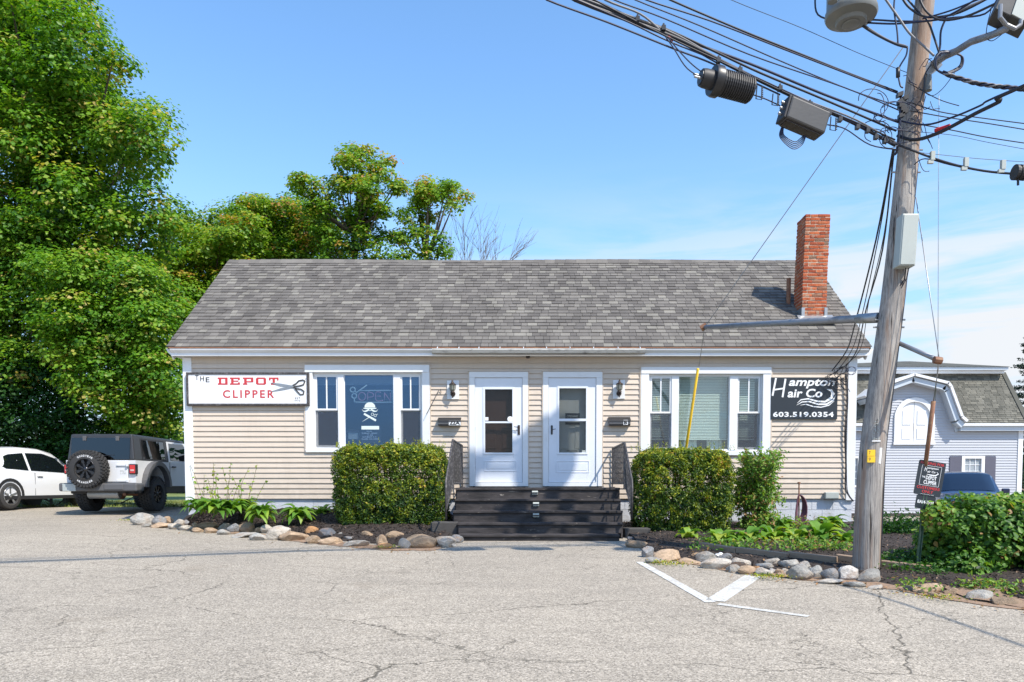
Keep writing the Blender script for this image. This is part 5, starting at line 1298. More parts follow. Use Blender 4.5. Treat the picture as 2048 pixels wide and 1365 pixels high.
CR([(1765, -10), (1786, 20), (1800, 40), (1820, 68), (1850, 95), (1868, 112)], .013, 'cablegrey', 'grey steel strand crossing the pole to the light arm')
CR([(1800, -12), (1815, 12), (1840, 30), (1870, 35), (1920, 25), (1980, -5)], .013, 'cable', 'thick black cable hanging in front of the pole top')
CR([(1812, -5), (1835, 22), (1855, 42), (1868, 75), (1880, 112)], .011, 'cable', 'black cable curving down to the light bracket from the left')
CR([(1893, 35), (1882, 62), (1880, 95), (1874, 115)], .011, 'cableblue', 'blue black cable dropping to the light bracket from the right')
CR([(1905, 30), (1935, 15), (1965, 2), (1990, -14)], .016, 'cablegrey', 'grey sheathed cable rising to the upper right corner')
CR([(1983, 18), (1975, 48), (1973, 75), (1985, 82), (2005, 68)], .004, 'cable', 'thin wire loop hanging at the flood light arm', slope=-.9)
CR([(1838, 175), (1862, 192), (1885, 178), (1910, 145)], .004, 'cable', 'thin wire bow between the pole and the service cable')
CR([(1815, 95), (1812, 112), (1797, 140), (1800, 170), (1806, 176)], .009, 'cableblue', 'short blue black lead with an inline connector on the pole side')
CR([(1796, 136), (1796, 155)], .022, 'black', 'black inline connector hanging at the left side of the pole', cat='connector', name='inline_connector')
random.seed(21)
for k in range(12):
    cx, cy = 1790+random.uniform(-45, 12), 205+random.uniform(-15, 70); rx, ry = random.uniform(10, 38), random.uniform(8, 24); a0 = random.uniform(0, 6)
    wire([P(cx+rx*math.cos(a0+t*.6), cy+ry*math.sin(a0+t*.6)+t*1.5, YP-.22-random.uniform(0, .1)) for t in range(random.randint(6, 11))], .0045, 'cableblue', 'loose thin wire coil in the tangle on the pole', 'cable', 'loose wires tangled on the pole', 'tangled_wire')
for k in range(14):
    cx, cy = 1830+random.uniform(-30, 40), 180+random.uniform(-60, 150); L_ = random.uniform(15, 40); a0 = random.uniform(-1.2, 1.2)
    wire([P(cx+L_*t*math.cos(a0), cy+L_*t*math.sin(a0)+8*math.sin(t*5+k), YP-.19-random.uniform(0, .05)) for t in (0, .3, .6, 1)], .004, 'cableblue', 'loose thin wire coil in the tangle on the pole', 'cable', 'loose wires tangled on the pole', 'tangled_wire')
MB_ = MB()
for k in range(7):
    q = P(1804+random.uniform(-6, 6), 190+k*7, YP-.2); MB_.obox(q, (.03, 0, .01), (0, .03, 0), (0, 0, .022))
tag(MB_.build('terminal_cluster', 'black'), 'clustered black clamps fixed to the left side of the pole', 'terminal')
wire([P(1802, 190, YP-.2), P(1800, 240, YP-.2), P(1794, 300, YP-.15), P(1788, 310, YP-.1)], .014, 'cableblue', 'vertical blue black cable down the left side of the pole')
# ------------------------------------------------ service drops to the building
ends = [(1664, 742), (1678, 738), (1690, 735), (1672, 745)]
mids = [((1752, 480), (1712, 640)), ((1756, 480), (1722, 640)), ((1765, 500), (1732, 620)), ((1768, 470), (1738, 600))]
for k, (e_, (a1, a2)) in enumerate(zip(ends, mids)):
    pts = [P(1786+k, 300, YP-.05), P(*a1, YP+1.6), P(*a2, YP+3.3), P(a2[0]-18, 700, 13.9), P(*e_, 14.5)]
    wire(pts, (.011, .007, .010, .006)[k], 'cable', ('leftmost', 'second', 'third', 'rightmost')[k] + ' of the service drop wires from pole to building corner', 'cable')
for k in range(9):
    pts = [P(1690+random.uniform(-4, 4), 733, 14.42)]; x_, y_ = 1688, 735
    for t in range(6): x_ += random.uniform(-22, 10) if t < 3 else random.uniform(-3, 16); y_ += random.uniform(2, 12); pts.append(P(min(1700, x_), y_, 14.48-random.uniform(0, .06)))
    wire(pts, .006, 'cable', 'tangled black wire ends below the eave at the right corner', 'cable', 'tangled wires under the eave', 'tangled_wire')
for k in range(3):
    pts = [P(1690+k*1.5, 748, 14.54), P(1692+k*2, 800, 14.54), P(1689+k*1.5, 870, 14.54), P(1691+k, 930, 14.54), P(1690+k*2, 975, 14.53), P(1697+k, 992, 14.52), P(1706+k, 1003, 14.53)]
    wire(pts, .007, 'cable', ('left', 'middle', 'right')[k] + ' one of three black cables clipped down the corner board', 'cable')
wire([P(1700+9*math.cos(t*.7)+t*.3, 742+8*math.sin(t*.7), 14.4) for t in range(18)], .005, 'cableblue', 'small coil of blue black wire at the right eave corner', 'cable')

# ================================================================== PARKING SIGN
yq = G(1831, 1147).y; sg = thing('parking_sign', G(1831, 1147), 'black customer parking sign with hours plate leaning on a green post', 'sign')
ptop = P(1856, 925, yq); pb = G(1831, 1147); pb.z -= .15
u = (ptop-pb).normalized()
MB().obox((ptop+pb)/2, Vector((.018, 0, 0)), Vector((0, .004, 0)), u*((ptop-pb).length/2)).obox((ptop+pb)/2+Vector((-.018, -.008, 0)), Vector((.004, 0, 0)), Vector((0, .012, 0)), u*((ptop-pb).length/2)).obox((ptop+pb)/2+Vector((.018, -.008, 0)), Vector((.004, 0, 0)), Vector((0, .012, 0)), u*((ptop-pb).length/2)).build('post', 'green', sg)
def plate(pxc, pyc, wpx, hpx, ang, ydist, name, m):
    c_ = P(pxc, pyc, ydist); w_, h_ = wpx/F*ydist/2, hpx/F*ydist/2; Mx = Matrix.Translation(c_) @ Matrix.Rotation(R(ang), 4, 'Y') @ Matrix.Rotation(R(-3), 4, 'Z')
    pts = []; rr = .018
    for cx, cz, a0 in ((w_-rr, h_-rr, 0), (-w_+rr, h_-rr, 90), (-w_+rr, -h_+rr, 180), (w_-rr, -h_+rr, 270)):
        for k in range(4): a = R(a0+k*30); pts.append((cx+rr*math.cos(a), cz+rr*math.sin(a)))
    mb = MB().prism(pts, -.003, .003); mb.v = [tuple(Mx @ Vector(v)) for v in mb.v]
    return mb.build(name, m, sg), Mx, w_, h_
pl, Mx, w_, h_ = plate(1859.5, 957.5, 53, 69, 9, yq-.02, 'sign_panel', 'signblack')
def st_(body, u0, u1, v0, v1, m, **k): return text(body, (u0*w_, u1*w_, v0*h_, v1*h_), -.005, m, pl, Mx=Mx, **k)
st_('PARKING FOR', -.88, .88, .78, .93, 'red', bold=.02); st_('CUSTOMERS', -.85, .85, -.64, -.48, 'red', bold=.02); st_('ONLY', -.42, .42, -.86, -.7, 'red', bold=.02)
st_('H', -.52, -.3, .38, .64, 'signtext', shear=.3); st_('ampton', -.28, .5, .52, .64, 'signtext', shear=.2, bold=.02); st_('air Co', -.28, .32, .33, .45, 'signtext', shear=.2, bold=.02)
st_('THE', -.62, -.36, .0, .1, 'signtext', bold=.02); st_('DEPOT', -.3, .48, -.08, .14, 'signtext', bold=.02); st_('CLIPPER', -.42, .55, -.35, -.13, 'signtext', bold=.02)
mb = MB(); ribbon(mb, [(-.3*w_, .22*h_), (0, .2*h_), (.35*w_, .2*h_), (.55*w_, .32*h_), (.42*w_, .42*h_)], [.003, .012, .014, .012, .004], -.0045, .001); mb.v = [tuple(Mx @ Vector(v)) for v in mb.v]; mb.build('wave_logo', 'signtext', pl)
bd = MB(); bx0, bz0, bz1 = .72*w_, -.42*h_, .72*h_
for (a1, b1) in (((-bx0, bz0), (bx0, bz0)), ((bx0, bz0), (bx0, bz1)), ((bx0, bz1), (-bx0, bz1)), ((-bx0, bz1), (-bx0, bz0))): ribbon(bd, [a1, b1], .003, -.0046, .0008)
bd.v = [tuple(Mx @ Vector(v)) for v in bd.v]; bd.build('border', 'signtext', pl)
st_('UNAUTHORIZED VEHICLES TOWED', -.5, .5, -.955, -.92, 'signtext')
pl2, Mx2, w2, h2 = plate(1850.5, 1005, 38, 27, 9, yq-.015, 'hours_panel', 'signblack')
text('8AM-7PM', (-.84*w2, .84*w2, -.25*h2, .25*h2), -.005, 'signtext', pl2, Mx=Mx2, bold=.02)

# ================================================================== STONES, TIMBERS
import bmesh
from mathutils import noise as mnoise
stones = []
for q in range(12):
    bm = bmesh.new(); bmesh.ops.create_icosphere(bm, subdivisions=3, radius=.5)
    off = Vector((q*7.3, q*3.1, 0)); ang = [Vector((random.gauss(0,1), random.gauss(0,1), random.gauss(0,1))).normalized() for _ in range(9)]; lim = [random.uniform(.30, .44) for _ in ang]
    for v in bm.verts:
        p = v.co.copy()
        for a, l in zip(ang, lim):
            d = p.dot(a)
            if d > l: p -= a*(d-l)*.9
        p *= 1 + .16*mnoise.noise(p*2.2+off) + .05*mnoise.noise(p*7+off)
        v.co = p
    mm = bpy.data.meshes.new('stone'); bm.to_mesh(mm); bm.free(); mm.materials.append(M['stone']); mm.shade_smooth(); mm.set_sharp_from_angle(angle=R(32)); stones.append(mm)
SC = {'t': (.50, .36, .24), 'g': (.30, .30, .30), 'l': (.58, .52, .44), 'w': (.66, .62, .57), 'd': (.15, .16, .18), 'b': (.33, .24, .16), 'o': (.48, .26, .12), 'c': (.42, .40, .36)}
def stone(parent, cx, bottom, w, h, col, front_off=0):
    q = G(cx, bottom); y = q.y + front_off + w/F*q.y*.32
    W = w/F*q.y; H = h/F*q.y*1.12
    base_ = P(cx, bottom, y).z
    o = inst('stone', random.choice(stones), parent, (q.x*y/q.y, y, base_+H*.42), (random.uniform(-.25, .25), random.uniform(-.2, .2), random.uniform(-.5, .5)+random.choice((0, math.pi))), (W*1.28, W*.9, H*1.3))
    c = SC[col]; j = random.uniform(.85, 1.15); o['tint_col'] = [c[0]*j, c[1]*j, c[2]*j]; return o
bl = thing('stone_edging', G(560, 1075), 'curved low edging of pale field stones around the left planting bed', 'stone edging')
k7 = lambda x, y: (240+x/2.926, 880+y/2.926)
LS = [(138,500,120,62,'c'),(228,498,80,55,'g'),(280,488,50,34,'t'),(235,517,100,32,'t'),(160,512,48,22,'c'),(350,508,62,42,'l'),(320,524,76,32,'l'),(402,506,62,34,'g'),(390,532,76,28,'l'),(442,522,36,34,'t'),(456,542,64,26,'t'),(518,526,98,42,'b'),(528,548,74,28,'t'),(612,528,72,34,'l'),(606,556,64,28,'c'),(662,544,60,48,'g'),(744,542,104,50,'b'),(720,574,130,32,'c'),(822,544,50,30,'t'),(868,548,76,44,'l'),(815,590,92,40,'c'),(928,588,140,70,'l'),(1042,550,88,38,'g'),(1020,592,140,52,'t'),(1122,566,88,50,'o'),(1128,608,82,46,'b'),(1212,578,96,54,'d'),(1290,578,50,34,'c'),(1234,614,118,40,'t'),(1346,590,68,24,'g'),(1384,628,130,36,'l'),(1460,590,90,48,'b'),(1530,620,60,54,'t'),(1608,600,92,60,'b'),(1545,640,90,30,'o'),(1668,640,64,58,'c'),(1650,572,30,30,'t'),(1766,636,190,80,'b'),(1790,580,76,36,'t'),(1898,558,48,26,'l'),(1905,630,104,60,'c'),(1975,604,66,46,'g'),(1860,590,60,36,'o'),(1948,628,40,22,'l')]
for (x, y, w, h, c) in LS: px, py = k7(x, y); stone(bl, px, py, w/2.926, h/2.926, c)
k8 = lambda x, y: (1240+x/3.657, 880+y/3.657)
br = thing('stone_edging', G(1520, 1140), 'low edging of mixed grey and tan field stones around the right planting bed', 'stone edging')
RS = [(120,792,150,56,'b'),(90,740,90,30,'d'),(205,862,90,80,'g'),(245,905,110,44,'c'),(335,890,200,76,'t'),(500,912,150,44,'t'),(560,866,94,36,'t'),(630,906,140,78,'c'),(705,950,190,78,'l'),(752,898,110,60,'g'),(870,936,140,70,'l'),(828,972,100,50,'c'),(930,985,120,56,'t'),(990,920,110,36,'t'),(985,955,80,32,'o'),(1070,948,130,46,'c'),(1125,934,120,66,'l'),(1050,998,110,56,'l'),(1112,978,48,38,'w'),(1160,985,56,40,'t'),(1240,955,130,80,'c'),(1345,968,110,80,'c'),(1180,1006,60,30,'t'),(1208,982,56,36,'l'),(1320,1028,170,92,'c'),(1438,1010,96,92,'c'),(1538,1030,110,84,'g'),(1668,1034,158,98,'w'),(1828,1046,150,84,'c'),(1520,1056,210,34,'l'),(1715,1080,140,40,'c'),(1870,1094,110,30,'l')]
for (x, y, w, h, c) in RS: px, py = k8(x, y); stone(br, px, py, w/3.657, h/3.657, c)
for (px, py, w, h, c, lb) in ((1850, 1188, 50, 20, 't', 'flat tan stone in the dirt right of the parking sign post'), (1903, 1192, 24, 14, 't', 'small tan stone in the dirt between two larger stones'), (1957, 1203, 46, 20, 'c', 'rounded grey stone in the dirt below the ivy bush'), (2041, 1206, 14, 9, 'w', 'small white stone at the right edge below the ivy bush'), (1828, 1184, 34, 12, 'g', 'flat bluish stone half buried left of the tan flat stone'), (2010, 1212, 60, 16, 'b', 'low brown stone half buried near the right edge')):
    o = stone(None, px, py, w, h, c); tag(o, lb, 'stone', None)
o = stone(None, 1870, 1196, 22, 10, 't'); tag(o, 'small reddish stone just below the flat tan stone', 'stone')
# small white ornament on the stones
q = P(1441, 1117, G(1441, 1125).y+.1); cup = thing('garden_ornament', q, 'small white garden ornament sitting on the edging stones', 'ornament')
MB().lathe([(.03, -.02), (.055, -.01), (.06, .02), (.03, .035), (.035, .06), (.015, .075)], q, 12).build('ornament_body', 'signwhite', cup, smooth=True)
MB().lathe([(.018, -.02), (.028, .0), (.02, .03)], q+Vector((-.05, -.01, .03)), 10).build('ornament_handle', 'signwhite', cup, smooth=True)
tm = thing('timber_edging', G(1600, 1120), 'row of weathered landscape timbers edging the hosta bed at right', 'timber edging')
TP = [(1404, 1094, 1474, 1107), (1475, 1104, 1576, 1119), (1577, 1114, 1673, 1127), (1674, 1120, 1730, 1129), (1752, 1132, 1862, 1147)]
for (x_0, y_0, x_1, y_1) in TP:
    A, B = G(x_0, y_0+12), G(x_1, y_1+9); A.z = height(A.x, A.y)+.09; B.z = height(B.x, B.y)+.08; d = (B-A)/2; n_ = Vector((-d.y, d.x, 0)).normalized()*.05
    MB().obox((A+B)/2, d, n_, Vector((0, 0, .055))).build('timber', 'timber', tm, bevel=.008)

# ================================================================== HOSTAS AND SMALL PLANTS
def leafblade(L, W, arch, rise, fold, m='hosta', t0=.5, segs=5):
    V = []; Fc = []; T = []
    for i in range(segs+1):
        t = i/segs; w = W*math.sin(min(1, t*1.05)*math.pi)**.7*(1-.25*t) if 0 < t < 1 else (.004 if t == 0 else .001)
        x = L*t*.92; z = rise*math.sin(t*1.7)*L - arch*t*t*L
        V += [(x, -w, z+fold*w), (x, 0, z), (x, w, z+fold*w)]
    for i in range(segs):
        a = i*3; Fc += [(a, a+3, a+4, a+1), (a+1, a+4, a+5, a+2)]; T += [t0, min(1, t0+.12)]
    me = bpy.data.meshes.new('leaf'); me.from_pydata(V, [], Fc); me.materials.append(M[m]); settint(me, T); me.shade_smooth(); return me
HL = [leafblade(.26+.03*(k % 3), .062+.012*(k % 2), .55+.25*(k % 4)/3, .75-.12*(k % 3), .35, 'hosta', (.15, .35, .5, .7)[k % 4]) for k in range(10)]
HB = [leafblade(.30+.03*(k % 3), .095+.012*(k % 2), .5+.25*(k % 4)/3, .8-.12*(k % 3), .25, 'hosta', (.3, .5, .7, .95)[k % 4]) for k in range(10)]
def hosta(px, py, Y, w_px, label, n=34, big=False, droop=1):
    c = P(px, py, Y); s = w_px/F*Y/(.50 if not big else .46); h = thing('hosta_plant', c, label, 'plant', 'hostas in the planting beds')
    for k in range(n):
        t = k/n; a = k*2.399+random.uniform(-.3, .3); pitch = -1.05*(1-t)+.12
        ms = (HB if big else HL)[random.randrange(10)]; sc_ = s*random.uniform(.8, 1.15)
        inst('leaf', ms, h, c + Vector((math.cos(a)*.03*s, math.sin(a)*.03*s, .02+.07*s*(1-t))), (random.uniform(-.25, .25), pitch*.7+random.uniform(-.1, .1)+.1, a), (sc_, sc_, sc_))
    return h
hz_l = lambda y: None
for (px, py, Y, w, lb, n, big) in (
    (398, 1026, 13.55, 58, 'bright hosta at the left corner board, leftmost in the bed', 30, False),
    (428, 1032, 13.3, 66, 'yellow green hosta second from the left corner', 34, False),
    (466, 1031, 13.5, 62, 'full hosta under the tall flower stalks, right of the second', 34, False),
    (492, 1026, 13.9, 50, 'hosta close to the wall behind the flower stalks', 26, False),
    (524, 1041, 13.1, 62, 'single round hosta between flower stalks and the lone hosta', 36, False),
    (598, 1044, 13.1, 64, 'lone spiky hosta left of the left yew hedge', 34, False),
    (645, 1038, 13.9, 40, 'small dark green hosta partly behind the left yew hedge', 16, True),
    (1378, 1086, 11.6, 44, 'small low hosta under the right yew hedge', 12, True),
    (1440, 1098, 11.2, 60, 'broad leaved hosta at the left end of the timbers', 18, True),
    (1497, 1096, 11.3, 60, 'pale hosta behind the timbers below the vine', 18, True),
    (1545, 1092, 11.5, 62, 'hosta behind the middle timber', 20, True),
    (1592, 1094, 11.4, 58, 'hosta behind the third timber', 18, True),
    (1640, 1092, 11.4, 70, 'largest light green hosta behind the timbers', 22, True),
    (1690, 1102, 11.1, 56, 'upright light hosta touching the left side of the pole', 18, True),
    (1662, 1062, 13.4, 62, 'spiky hosta at the foundation left of the pole', 30, False),
    (1562, 1064, 13.2, 56, 'bright bushy hosta by the garden hose', 26, False)):
    hosta(px, py, Y, w, lb, n, big)
# flower stalks
fs = thing('flower_stalks', P(455, 1020, 13.6), 'thin tall dried hosta flower stalks in front of the beige siding', 'plant')
mb = MB(); lv = []
for k in range(22):
    bx_ = random.uniform(395, 520); b0 = P(bx_, 1020, 13.6+random.uniform(-.2, .3)); tp = P(bx_+random.uniform(-30, 30), random.uniform(925, 990), b0.y-.1)
    mid = b0.lerp(tp, .5)+Vector((random.uniform(-.04, .04), 0, .03)); mb.tube(smoothpts([b0, mid, tp], 3), [.0035]*7, 4)
    for t in (.35, .5, .62, .74, .82, .9, .96):
        if random.random() < .75: lv.append(b0.lerp(tp, t)+Vector((random.uniform(-.03, .03), random.uniform(-.03, .03), 0)))
mb.build('stalk', 'hosta_stem' if 'hosta_stem' in M else 'moss', fs, kind='stuff')
lv = np.array(lv); n = len(lv)
place('stalk_leaves', leaves(lv, rng.normal(size=(n, 3))+np.array([0, -1, .3]), rng.uniform(.03, .09, n), np.clip(rng.normal(.75, .2, n), 0, 1), 'stalk_leaves', 'hosta'), fs, kind='stuff')
# vine shrub right of the right hedge
vs = thing('vine_shrub', P(1515, 1075, 13.3), 'tall loose leafy vine shrub between right yew hedge and the siding', 'shrub')
mb = MB(); L_ = []
for k in range(52):
    b0 = P(random.uniform(1482, 1535), 1075, 13.3); tp = P(random.uniform(1470, 1556), random.uniform(905, 1060), 13.3+random.uniform(-.45, .4))
    pts = smoothpts([b0, b0.lerp(tp, .55)+Vector((random.uniform(-.1, .1), 0, .12)), tp, tp+Vector((random.uniform(-.08, .14), -.02, -.14))], 4); mb.tube(pts, [.005]*len(pts), 4)
    for p in pts[3:]:
        for _ in range(11): L_.append(p+Vector((random.gauss(0, .065), random.gauss(0, .065), random.gauss(0, .06))))
mb.build('stem', 'bark', vs, kind='stuff')
L_ = np.array(L_); n = len(L_)
place('foliage', leaves(L_, rng.normal(size=(n, 3))*.6+np.array([.2, -.6, .7]), rng.uniform(.04, .10, n), np.clip(rng.normal(.74, .2, n), 0, 1), 'foliage', 'ivy', .5, True), vs, kind='stuff')
def lowplants(name, pts, n, size, m, t0, label, spread=.12, h=.12, parent=None, cat='plant'):
    c = []; 
    for _ in range(n): p = random.choice(pts); c.append((p.x+random.gauss(0, spread), p.y+random.gauss(0, spread*.7), p.z+abs(random.gauss(0, h))))
    c = np.array(c)
    o = place(name, leaves(c, rng.normal(size=(n, 3))*.6+np.array([0, -.3, .8]), rng.uniform(size*.5, size*1.3, n), np.clip(rng.normal(t0, .2, n), 0, 1), name, m, .6, True), parent); return tag(o, label, cat, kind='stuff')
lowplants('ground_cover', [P(x, 1062, 13.3) for x in (1530, 1545, 1575, 1600, 1620, 1635)], 900, .05, 'ivy', .8, 'low bright green weeds along the foundation at right', .13, .1)
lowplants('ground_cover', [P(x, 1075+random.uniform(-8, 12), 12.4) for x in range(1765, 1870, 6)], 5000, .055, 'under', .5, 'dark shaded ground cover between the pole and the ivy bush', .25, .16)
lowplants('ground_cover', [G(x, 1096+random.uniform(-16, 6), .08) for x in list(range(1395, 1700, 9))+list(range(1600, 1700, 6))], 1100, .06, 'ivy', .72, 'bright low creeping greens between the hostas behind the timbers', .12, .05)
lowplants('ground_cover', [G(x, 1128+random.uniform(-20, 20), .08) for x in range(1790, 1890, 7)], 1500, .05, 'under', .8, 'low weeds around the foot of the parking sign', .14, .05)
lowplants('moss_patch', [G(x, y, .03) for x, y in ((1330, 1126), (1345, 1130), (1530, 1152), (1545, 1155), (262, 1041), (275, 1040), (780, 1094), (1880, 1196))], 900, .025, 'yew', .75, 'yellow green moss and weeds in the joints of the stones', .12, .015)
lowplants('weeds', [G(x, y, .05) for x, y in ((1950, 1175), (1965, 1176), (1985, 1178), (2000, 1180), (1830, 1176), (2030, 1190))], 500, .05, 'ivy', .75, 'small light weeds at the foot of the ivy bush', .12, .05)
# dead leaves lying about
n = 420; xs_, ys_ = [], []
for _ in range(n):
    fr_, zf_ = (FRONT_L, bedz_l) if random.random() < .35 else (FRONT_R, bedz_r); x = random.uniform(fr_[0].x, min(8.5, fr_[-1].x)); y = interp(fr_, x) + random.gauss(-.05, .3); xs_.append((x, y, (height(x, y) if y < interp(fr_, x) else zf_(x, y))+.015))
c = np.array(xs_); tag(place('dead_leaves', leaves(c, rng.normal(size=(n, 3))*.3+np.array([0, 0, 1]), rng.uniform(.02, .055, n), rng.random(n), 'dead_leaves', 'dryleaf')), 'scattered dry brown leaves along both stone edgings', 'leaves', kind='stuff')

# ================================================================== CLIPPED YEWS, IVY BUSH
def hedge(name, x0, x1, y0, y1, zb, zt, n, label, taper=.1, seed=0, bot=.12):
    # rounded box; leaves crowd the skin, twigs inside
    g = np.random.default_rng(seed); cx, cy, cz = (x0+x1)/2, (y0+y1)/2, (zb+zt)/2; hx, hy, hz_ = (x1-x0)/2, (y1-y0)/2, (zt-zb)/2
    h = thing(name, (cx, cy, zb), label, 'hedge')
    ax_ = g.random(n); u1, u2 = g.uniform(-1, 1, n), g.uniform(-1, 1, n); d = np.zeros((n, 3))
    f_ = ax_ < .44; d[f_] = np.stack([u1, np.full(n, -1.), u2], 1)[f_]
    f_ = (ax_ >= .44) & (ax_ < .66); d[f_] = np.stack([u1, u2, np.full(n, 1.)], 1)[f_]
    f_ = (ax_ >= .66) & (ax_ < .90); d[f_] = np.stack([np.where(g.random(n) < .5, -1., 1.), u1, u2], 1)[f_]
    f_ = ax_ >= .90; d[f_] = np.stack([u1, np.where(g.random(n) < .7, 1., -1.), u2], 1)[f_]
    k = 6.5 if taper < .1 else 5.0; nr = (np.abs(d)**k).sum(1)**(1/k); s = d/nr[:, None]
    lump = 1 + .075*np.array([mnoise.noise(Vector(q)*2.6+Vector((seed*5., 0, 0))) for q in s]) + .035*np.array([mnoise.noise(Vector(q)*8+Vector((seed*5., 0, 0))) for q in s])
    dep = 1 - np.abs(g.normal(size=n))*.045 - (g.random(n) < .3)*g.random(n)*.30
    # thin spots where the inside shows
    hole = np.array([mnoise.noise(Vector(q)*5.5+Vector((9+seed, 3, 1))) for q in s]); keep = (hole > -.24) | (dep < .90)
    s = s*(lump*dep)[:, None]
    shrink = 1 - taper*np.clip(-s[:, 2], 0, 1)**1.5 - bot*np.clip(-s[:, 2]-.55, 0, 1)*1.6
    c = np.stack([cx+s[:, 0]*hx*shrink, cy+s[:, 1]*hy*shrink, cz+s[:, 2]*hz_], 1)
    cl = np.array([mnoise.noise(Vector(q)*6+Vector((0, seed, 0))) for q in s]); nz = np.array([mnoise.noise(Vector(q)*16) for q in s])
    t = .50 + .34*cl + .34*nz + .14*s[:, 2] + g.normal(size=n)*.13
    nrm = s/np.array([1, 1, 1]) * .55 + g.normal(size=(n, 3))*.55 + np.array([0, 0, .35]); c += g.normal(size=(n, 3))*.014
    c, nrm, t = c[keep], nrm[keep], t[keep]; m_ = len(c)
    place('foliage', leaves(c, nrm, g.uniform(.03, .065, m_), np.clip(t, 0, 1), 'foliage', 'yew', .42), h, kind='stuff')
    mb = MB()
    for k_ in range(60):
        tp = Vector((cx+random.uniform(-.85, .85)*hx, cy+random.uniform(-.85, .6)*hy, cz+random.uniform(-.3, .95)*hz_)); b0 = Vector((cx+random.uniform(-.15, .15), cy+.05, zb-.05))
        mid = b0.lerp(tp, .45)+Vector(((tp.x-cx)*.25, 0, -.05)); pts = smoothpts([b0, mid, tp], 4); mb.tube(pts, list(np.linspace(.022, .006, len(pts))), 5)
    mb.build('branches', 'bark', h, kind='stuff')
    # stray shoots on top
    n2 = 900; k_ = g.integers(0, 46, n2); sx_ = g.uniform(x0, x1, 46); sy_ = g.uniform(y0, y1, 46); tt = g.random(n2)
    c2 = np.stack([sx_[k_]+g.normal(size=n2)*.008, sy_[k_]+g.normal(size=n2)*.008, zt*1.0-.03+tt*.09*(1+(k_ % 3)*.4)], 1)
    place('shoots', leaves(c2, g.normal(size=(n2, 3)), g.uniform(.02, .035, n2), np.full(n2, .8), 'shoots', 'yew', .4), h, kind='stuff')
def zat(py, y): return P(1060, py, y).z
ya = 12.7
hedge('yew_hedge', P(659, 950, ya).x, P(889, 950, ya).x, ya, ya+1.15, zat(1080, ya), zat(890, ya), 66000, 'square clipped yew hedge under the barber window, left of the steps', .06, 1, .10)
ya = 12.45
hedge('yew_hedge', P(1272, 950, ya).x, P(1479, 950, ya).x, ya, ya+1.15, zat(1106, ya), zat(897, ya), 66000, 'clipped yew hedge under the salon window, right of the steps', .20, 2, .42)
# big ivy bush at right
iv = thing('ivy_bush', G(1960, 1170), 'large glossy leaved bush at the right edge in front of the blue car', 'bush')
poly_ = [(1870, 1165), (1842, 1130), (1838, 1065), (1862, 1012), (1890, 1000), (1950, 992), (2000, 992), (2060, 990), (2200, 1000), (2250, 1100), (2200, 1200), (2060, 1215), (1985, 1200), (1900, 1185)]
random.seed(5)
bb = blobs_in(poly_, 9.1, .6, 110, .16, .34)
cs, ns, ts = [], [], []
for (x, y, z, r) in bb:
    z = max(z, height(x, y)+r*.4); nl = int(2600*r*r*3.2); d = rng.normal(size=(nl, 3)); d /= np.linalg.norm(d, axis=1, keepdims=True)
    cs.append(np.array([x, y, z])+d*r*rng.uniform(.6, 1.1, (nl, 1))); ns.append(d*.6+np.array([0, -.25, .6])+rng.normal(size=(nl, 3))*.4)
    ts.append(np.clip(.56+rng.normal()*.12+rng.normal(size=nl)*.16+(rng.random(nl) < .02)*.5, 0, 1))
c = np.concatenate(cs); place('foliage', leaves(c, np.concatenate(ns), rng.uniform(.035, .085, len(c)), np.concatenate(ts), 'foliage', 'ivy', .85, True), iv, kind='stuff')
mb = MB()
for (x, y, z, r) in bb[::2]:
    b0 = Vector((x*.6+6.0*.4, 9.6, height(6, 9.6)-.05)); mb.tube(smoothpts([b0, b0.lerp(Vector((x, y, z)), .5)+Vector((0, 0, .08)), Vector((x, y, z))], 3), .008, 4)
mb.build('branches', 'bark', iv, kind='stuff')
